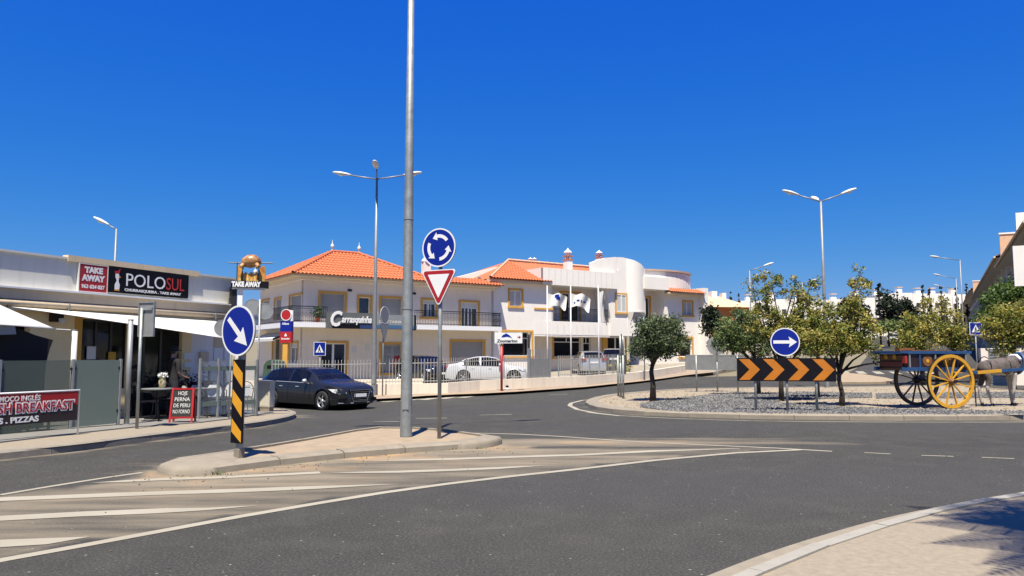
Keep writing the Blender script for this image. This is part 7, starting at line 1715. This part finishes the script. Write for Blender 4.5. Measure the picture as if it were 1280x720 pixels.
# garden wall and garage behind the donkey
p = at(1226, 440, 40); t = thing('garden_wall', 'pinkish garden wall with grey louvred door behind the donkey', 'wall', (p.x, p.y, zt(p.x, p.y)), R(-8)); mb = MB(); mb.box(0, 6, 0, .3, -.3, 1.9); mb.build('wall_body', M['pink_wall'], t); mb = MB(); mb.box(.35, 1.3, -.05, -.002, 0, 1.85); d = mb.build('louvred_door', M['grey_metal'], t)
for k in range(12): mb = MB(); mb.box(.38, 1.27, -.07, -.052, .1 + k * .145, .18 + k * .145); mb.build('slat', M['galv_pale'], d)

# ------------------------------------------------------------------ organic bodies
def skin(name, nodes, edges, m, parent, sub=2, extra=None, smooth=True):
    me = bpy.data.meshes.new(name); keys = list(nodes); ix = {k: i for i, k in enumerate(keys)}
    me.from_pydata([nodes[k][0] for k in keys], [(ix[a], ix[b]) for a, b in edges], []); o = bpy.data.objects.new(name, me); COL.objects.link(o)
    sk = o.modifiers.new('s', 'SKIN'); sk.use_smooth_shade = True; lay = me.skin_vertices[0].data if me.skin_vertices else None
    for k in keys:
        r_ = nodes[k][1]; v = lay[ix[k]]; v.radius = (r_, r_) if not isinstance(r_, tuple) else r_; v.use_root = (k == keys[0])
    sb = o.modifiers.new('u', 'SUBSURF'); sb.levels = sub; sb.render_levels = sub
    dg = bpy.context.evaluated_depsgraph_get(); dg.update(); nm = bpy.data.meshes.new_from_object(o.evaluated_get(dg)); bpy.data.objects.remove(o)
    nm.materials.clear(); nm.materials.append(m); nm.polygons.foreach_set('use_smooth', [True] * len(nm.polygons)); return link(name, nm, parent)
# donkey
fur = mat('donkey_fur', (.09, .068, .060), .95, var=.35, scale=7, bump=.8, bscale=90, col2=(.20, .165, .15)); pale = mat('donkey_pale', (.48, .44, .40), .9, var=.12, scale=6, bump=.4)
hb = G(1222, 507, .12); hf = G(1270, 507, .12)
b = G(1253, 507, .12); t = thing('donkey', 'grey brown donkey harnessed between the shafts of the blue and yellow cart', 'donkey', b, R(14)); SC_ = 1.0
hz = at(1246, 447, b.y).z - b.z                                  # height of the back
N_ = {'hip': ((-.55, 0, hz - .22), .225), 'mid': ((-.08, 0, hz - .27), .275), 'chest': ((.42, 0, hz - .24), .25), 'rump': ((-.80, 0, hz - .24), .15), 'neck': ((.76, 0, hz - .02), .15), 'poll': ((1.12, 0, hz + .22), .105), 'brow': ((1.24, 0, hz + .21), .095), 'nose': ((1.46, 0, hz - .03), .06), 'muz': ((1.54, 0, hz - .12), .055)}
E_ = [('hip', 'mid'), ('mid', 'chest'), ('hip', 'rump'), ('chest', 'neck'), ('neck', 'poll'), ('poll', 'brow'), ('brow', 'nose'), ('nose', 'muz')]
legs = {'hl': (-.58, .13, -.02), 'hr': (-.62, -.13, .12), 'fl': (.40, .12, .06), 'fr': (.34, -.12, -.06)}
for k, (x, y, dx) in legs.items():
    back = k[0] == 'h'
    if back: pts = [((x, y, hz - .42), .12), ((x + .05, y, hz * .52), .085), ((x - .07 + dx * .4, y, hz * .36), .048), ((x - .02 + dx, y, hz * .12), .036), ((x + .02 + dx, y, .05), .045)]
    else: pts = [((x, y, hz - .44), .10), ((x + .01, y, hz * .52), .07), ((x + dx * .5, y, hz * .33), .045), ((x + dx, y, hz * .12), .034), ((x + .03 + dx, y, .05), .044)]
    prev = 'hip' if back else 'chest'
    for i, p in enumerate(pts): N_[k + str(i)] = p; E_.append((prev, k + str(i))); prev = k + str(i)
body = skin('body', N_, E_, fur, t)
body.data.materials.append(pale)
for p in body.data.polygons:
    c = p.center
    if c.z < hz * .42 or (c.z < hz - .44 and abs(c.x) < .5): p.material_index = 1
for k, (x, y, dx) in legs.items():
    mb = MB(); xx = x + (.02 if k[0] == 'h' else .03) + dx; mb.lathe([(0, .085), (.040, .085), (.055, .0), (0, 0)], 10, (xx, y, 0)); mb.build('hoof', M['black'], t)
for s_ in (-1, 1):
    mb = MB(); mb.tube([(1.14, s_ * .06, hz + .28), (1.12, s_ * .10, hz + .42), (1.10, s_ * .12, hz + .54)], [.035, .05, .01], 8); mb.build('ear', fur, t, True)
    mb = MB(); mb.lathe([(0, -.018), (.018, 0), (0, .018)], 8, (1.28, s_ * .085, hz + .17)); mb.build('eye', M['black'], t, True)
mb = MB(); mb.tube([(-.80, 0, hz - .16), (-.88, 0, hz - .35), (-.86, 0, hz - .62)], [.03, .025, .05], 8); mb.build('tail', fur, t, True)
# harness: collar, bridle cloth
mb = MB()
for k in range(16):
    a, c = 2 * math.pi * k / 16, 2 * math.pi * (k + 1) / 16; f = lambda q: (.62 + .06 * math.sin(q), .23 * math.cos(q), hz - .17 + .29 * math.sin(q)); mb.tube([f(a - .02), f((a + c) / 2), f(c + .02)], .048, 8, False)
t['label'] = 'grey brown donkey harnessed between the shafts of the blue and yellow cart'
hc = thing('donkey_harness', 'blue and white padded collar with straps worn by the donkey', 'harness', b, R(14)); mb.build('collar', M['cartblue'], hc, True)
mb = MB(); mb.tube([(.50, -.22, hz - .06), (.52, -.08, hz + .06), (.52, .1, hz + .06), (.50, .22, hz - .06)], .045, 8); mb.build('white_pad', M['white'], hc, True)
for x in (-.55, .1): mb = MB(); pts = [(x, .275 * math.cos(a) * (1.0 if x > 0 else .85), hz - .26 + .285 * math.sin(a)) for a in [2 * math.pi * q / 20 for q in range(21)]]; mb.tube(pts, .014, 5, False); mb.build('strap', M['iron'], hc)
# cart
w0 = G(1190, 510.5, .12); Yc = w0.y; rw = (at(1190, 443, Yc).z - w0.z) / 2; ang = R(12)
t = thing('donkey_cart', 'painted two wheeled cart, blue and maroon body with yellow spoked wheels, on the roundabout', 'cart', w0, ang)
TR = 1.30
def cart_wheel(y, m, mh, label):
    mb = MB(); mb.disc_y((0, rw), rw, y - .035, y + .035, 40, rw * .885); w = mb.build('wheel', M[m], t); w['label'] = label
    mb = MB(); mb.disc_y((0, rw), rw + .008, y - .034, y + .034, 40, rw + .0005); mb.build('iron_tyre', M['iron'], w)
    sp = MB(); sp.bar((0, 0, .07), (0, 0, rw * .893), .030, .042, up=(0, 1, 0)); me = sp.mesh('spoke', M[m])
    for k in range(12): link('spoke', me, w, (0, y, rw), (0, 2 * math.pi * (k + .5) / 12, 0))
    mb = MB(); mb.tube([(0, y - .16, rw), (0, y - .10, rw), (0, y - .05, rw), (0, y + .1, rw)], [.05, .06, .095, .08], 14); mb.build('hub', M[mh], w, True)
    mb = MB(); mb.tube([(0, y - .18, rw), (0, y - .155, rw)], .052, 12); mb.build('hub_cap', M['iron'], w)
cart_wheel(0, 'yellow', 'cartwood', 'near yellow painted spoked wheel'); cart_wheel(TR, 'tarblack', 'cartmaroon', 'far dark brown spoked wheel')
mb = MB(); mb.tube([(0, -.05, rw), (0, TR + .05, rw)], .035, 8); mb.build('axle', M['iron'], t)
zb_, zt2 = rw + .36, at(1170, 440, Yc).z - w0.z
x0, x1 = -1.30, .62
mb = MB(); mb.box(x0, x1, .14, TR - .14, zb_ - .05, zb_); mb.build('floor', M['cartwood'], t)
for y, s_ in ((.12, -1), (TR - .12, 1)):
    mb = MB(); mb.box(x0 + .04, x1 - .04, y - .015, y + .015, zb_, zt2 - .05); sd = mb.build('side_board', M['cartmaroon'], t)
    yo = y + s_ * .03
    mb = MB(); mb.box(x0 - .12, x1 + .16, min(y, yo + s_ * .03), max(y, yo + s_ * .03), zt2 - .05, zt2 + .03); mb.build('top_rail', M['cartblue'], t)
    mb = MB(); mb.box(x0 - .16, x1 + .05, min(y, yo + s_ * .02), max(y, yo + s_ * .02), zb_ - .07, zb_ + .03); mb.build('bottom_rail', M['cartblue'], t)
    for k, x in enumerate((x0 + .10, x0 + .42, x0 + .92, x1 - .30, x1 - .02)): mb = MB(); mb.box(x - .022, x + .022, y + s_ * .016, y + s_ * .045, zb_ + .031, zt2 - .051); mb.build('stake', M['cartblue'] if k % 2 else M['galv_pale'], t)
    for k, x in enumerate((x0 + .68, x1 - .62)):
        mb = MB(); mb.disc_y((x, (zb_ + zt2) / 2 - .02), .15, y + s_ * .02 - .004, y + s_ * .02 + .004, 20); d = mb.build('painted_rosette', M['cartwood'], t); mb = MB(); mb.disc_y((x, (zb_ + zt2) / 2 - .02), .05, y + s_ * .026 - .004, y + s_ * .026 + .004, 8); mb.build('rosette_heart', M['amber'], d)
for x, nm in ((x0, 'tail_board'), (x1, 'front_board')):
    mb = MB(); mb.box(x - .015, x + .015, .14, TR - .14, zb_, zt2 - .08); tb_ = mb.build(nm, M['cartmaroon'], t)
mb = MB(); mb.box(x0 - .035, x0 - .016, .2, TR - .2, zb_ + .22, zt2 - .10); mb.build('painted_panel', M['cartwood'], t)
mb = MB(); mb.box(x0 - .035, x0 - .016, .2, TR - .2, zb_ + .04, zb_ + .17); mb.build('painted_panel', mat('panel_red', (.25, .05, .03), .5), t)
for y in (.5, .85): mb = MB(); mb.disc_y((0, 0), .07, -.01, .01, 14); o = mb.build('panel_rosette', M['amber'], t, loc=(x0 - .045, y, zb_ + .31), rot=(0, 0, R(90)))
mb = MB(); mb.box(x0 - .20, x0 + .02, .05, TR - .05, zt2 - .03, zt2 + .02); mb.build('tail_shelf', M['cartblue'], t)
mb = MB(); mb.box(x0 - .10, x0 - .03, .02, .14, zb_ + .14, zb_ + .34); mb.build('red_lamp', M['cartred'], t)
mb = MB(); mb.box(-.9, .35, .35, .75, zt2 + .0, zt2 + .05); mb.build('seat_plank', M['cartwood'], t)
mb = MB(); mb.box(-.85, -.35, .9, 1.1, zt2 + .03, zt2 + .12); mb.build('bench_back', M['cartwood'], t)
for y in (.22, TR - .22):
    a, c, e = (x1 - .3, y, zb_ - .05), (x1 + .45, y, zb_ - .13), (x1 + 2.35, y, zb_ - .02)
    mb = MB(); mb.bar(a, c, .07, .08); mb.build('shaft_root', M['cartblue'], t); mb = MB(); mb.bar(c, (x1 + 1.25, y, zb_ - .08), .06, .085); mb.build('shaft', M['yellow'], t); mb = MB(); mb.bar((x1 + 1.252, y, zb_ - .08), e, .058, .08); mb.build('shaft_tip', M['cartblue'], t)
mb = MB(); mb.tube([(x1 + .35, .22, zb_ - .13), (x1 + .37, .22, .02)], .018, 6); mb.build('prop_stick', M['iron'], t)
# man in black T-shirt
pm = on_t(219, -1.0)
mt = thing('person', 'person in a black T-shirt and black cap standing at the restaurant doorway, seen from behind', 'person', pm, R(150)); skinm = mat('skin', (.42, .24, .16), .6, var=.08); blk = mat('cotton_black', (.012, .012, .014), .9, var=.3)
Nn = {'pelvis': ((0, 0, .94), (.16, .11)), 'waist': ((0, 0, 1.10), (.145, .10)), 'chest': ((0, .01, 1.32), (.17, .115)), 'neckb': ((0, .01, 1.47), (.075, .06)), 'neck': ((0, .0, 1.53), (.055, .055)), 'head': ((0, -.015, 1.64), (.085, .10)), 'crown': ((0, -.01, 1.72), (.065, .08))}
Ee = [('pelvis', 'waist'), ('waist', 'chest'), ('chest', 'neckb'), ('neckb', 'neck'), ('neck', 'head'), ('head', 'crown')]
for s_, n_ in ((-1, 'l'), (1, 'r')):
    ch = [('sh', (.19 * s_, .01, 1.42), .062), ('ue', (.235 * s_, .02, 1.26), .050), ('el', (.255 * s_, .03, 1.12), .040), ('fa', (.24 * s_, -.08, 1.03), .036), ('wr', (.21 * s_, -.19, 1.0), .025), ('pa', (.20 * s_, -.25, .99), .032)]
    prev = 'chest'
    for k, p, r_ in ch: Nn[k + n_] = (p, r_); Ee.append((prev, k + n_)); prev = k + n_
    for f in range(4): x = .20 * s_ + (f - 1.5) * .017; a, b2 = 'f%d' % f + n_, 'g%d' % f + n_; Nn[a] = ((x, -.295 + .004 * abs(f - 1.5), .985), .0085); Nn[b2] = ((x, -.335 + .006 * abs(f - 1.5), .97), .007); Ee += [(prev, a), (a, b2)]
    Nn['th' + n_] = ((.20 * s_ - .035 * s_, -.255, .975), .010); Nn['ti' + n_] = ((.20 * s_ - .052 * s_, -.285, .965), .008); Ee += [(prev, 'th' + n_), ('th' + n_, 'ti' + n_)]
    lg = [('hp', (.095 * s_, 0, .86), .098), ('kn', (.10 * s_, -.01, .49), .062), ('cf', (.105 * s_, .015, .34), .056), ('an', (.105 * s_, .02, .09), .038), ('he', (.105 * s_, -.0, .045), .04), ('to', (.11 * s_, -.14, .035), .035)]
    prev = 'pelvis'
    for k, p, r_ in lg: Nn[k + n_] = (p, r_); Ee.append((prev, k + n_)); prev = k + n_
bd = skin('body', Nn, Ee, skinm, mt)
# shirt, shorts: shells over the body's own surface
def shell(name, pred, m, off):
    bm = bmesh.new(); bm.from_mesh(bd.data); bmesh.ops.delete(bm, geom=[f for f in bm.faces if not pred(f.calc_center_median())], context='FACES'); bm.normal_update()
    for v in bm.verts: v.co += v.normal * off
    me = bpy.data.meshes.new(name); bm.to_mesh(me); bm.free(); me.materials.clear(); me.materials.append(m); link(name, me, mt)
shell('t_shirt', lambda c: (c.z > .93 and c.z < 1.475 and abs(c.x) < .2) or (c.z > 1.17 and c.z < 1.475 and abs(c.x) >= .17), blk, .012)
shell('trousers', lambda c: c.z < .96 and c.z > .10 and abs(c.x) < .19 and c.y > -.13, mat('dark_denim', (.03, .03, .04), .9), .010)
shell('shoes', lambda c: c.z <= .105 and abs(c.x) < .19, M['black'], .012)
shell('hair', lambda c: c.z > 1.60 and c.y > -.03 and c.z < 1.70, mat('hair_dark', (.03, .02, .015), .7), .006)
mb = MB(); mb.lathe([(.105, 1.665), (.11, 1.70), (.10, 1.76), (.06, 1.80), (0, 1.81)], 16, (0, -.01, 0)); cp = mb.build('cap', blk, mt, True); mb = MB(); mb.add([(-.08, -.09, 1.675), (.08, -.09, 1.675), (.06, -.18, 1.665), (-.06, -.18, 1.665), (-.08, -.09, 1.69), (.08, -.09, 1.69), (.06, -.18, 1.675), (-.06, -.18, 1.675)], [(0, 3, 2, 1), (4, 5, 6, 7), (3, 7, 6, 2)]); mb.build('peak', blk, cp)
mb = MB(); mb.tube([(0, -.11, 1.655), (0, -.135, 1.62), (0, -.115, 1.605)], [.012, .018, .01], 6); mb.build('nose', skinm, mt, True)
for s_ in (-1, 1):
    mb = MB(); mb.lathe([(0, -.012), (.012, 0), (0, .012)], 8, (s_ * .035, -.105, 1.65)); mb.build('eye', M['white'], mt); mb = MB(); mb.tube([(s_ * .088, .0, 1.66), (s_ * .098, .01, 1.635), (s_ * .088, .0, 1.60)], [.012, .02, .01], 6); mb.build('ear', skinm, mt)
mb = MB(); mb.box(-.025, .025, -.118, -.105, 1.578, 1.586); mb.build('mouth', mat('lips', (.30, .10, .08), .6), mt)
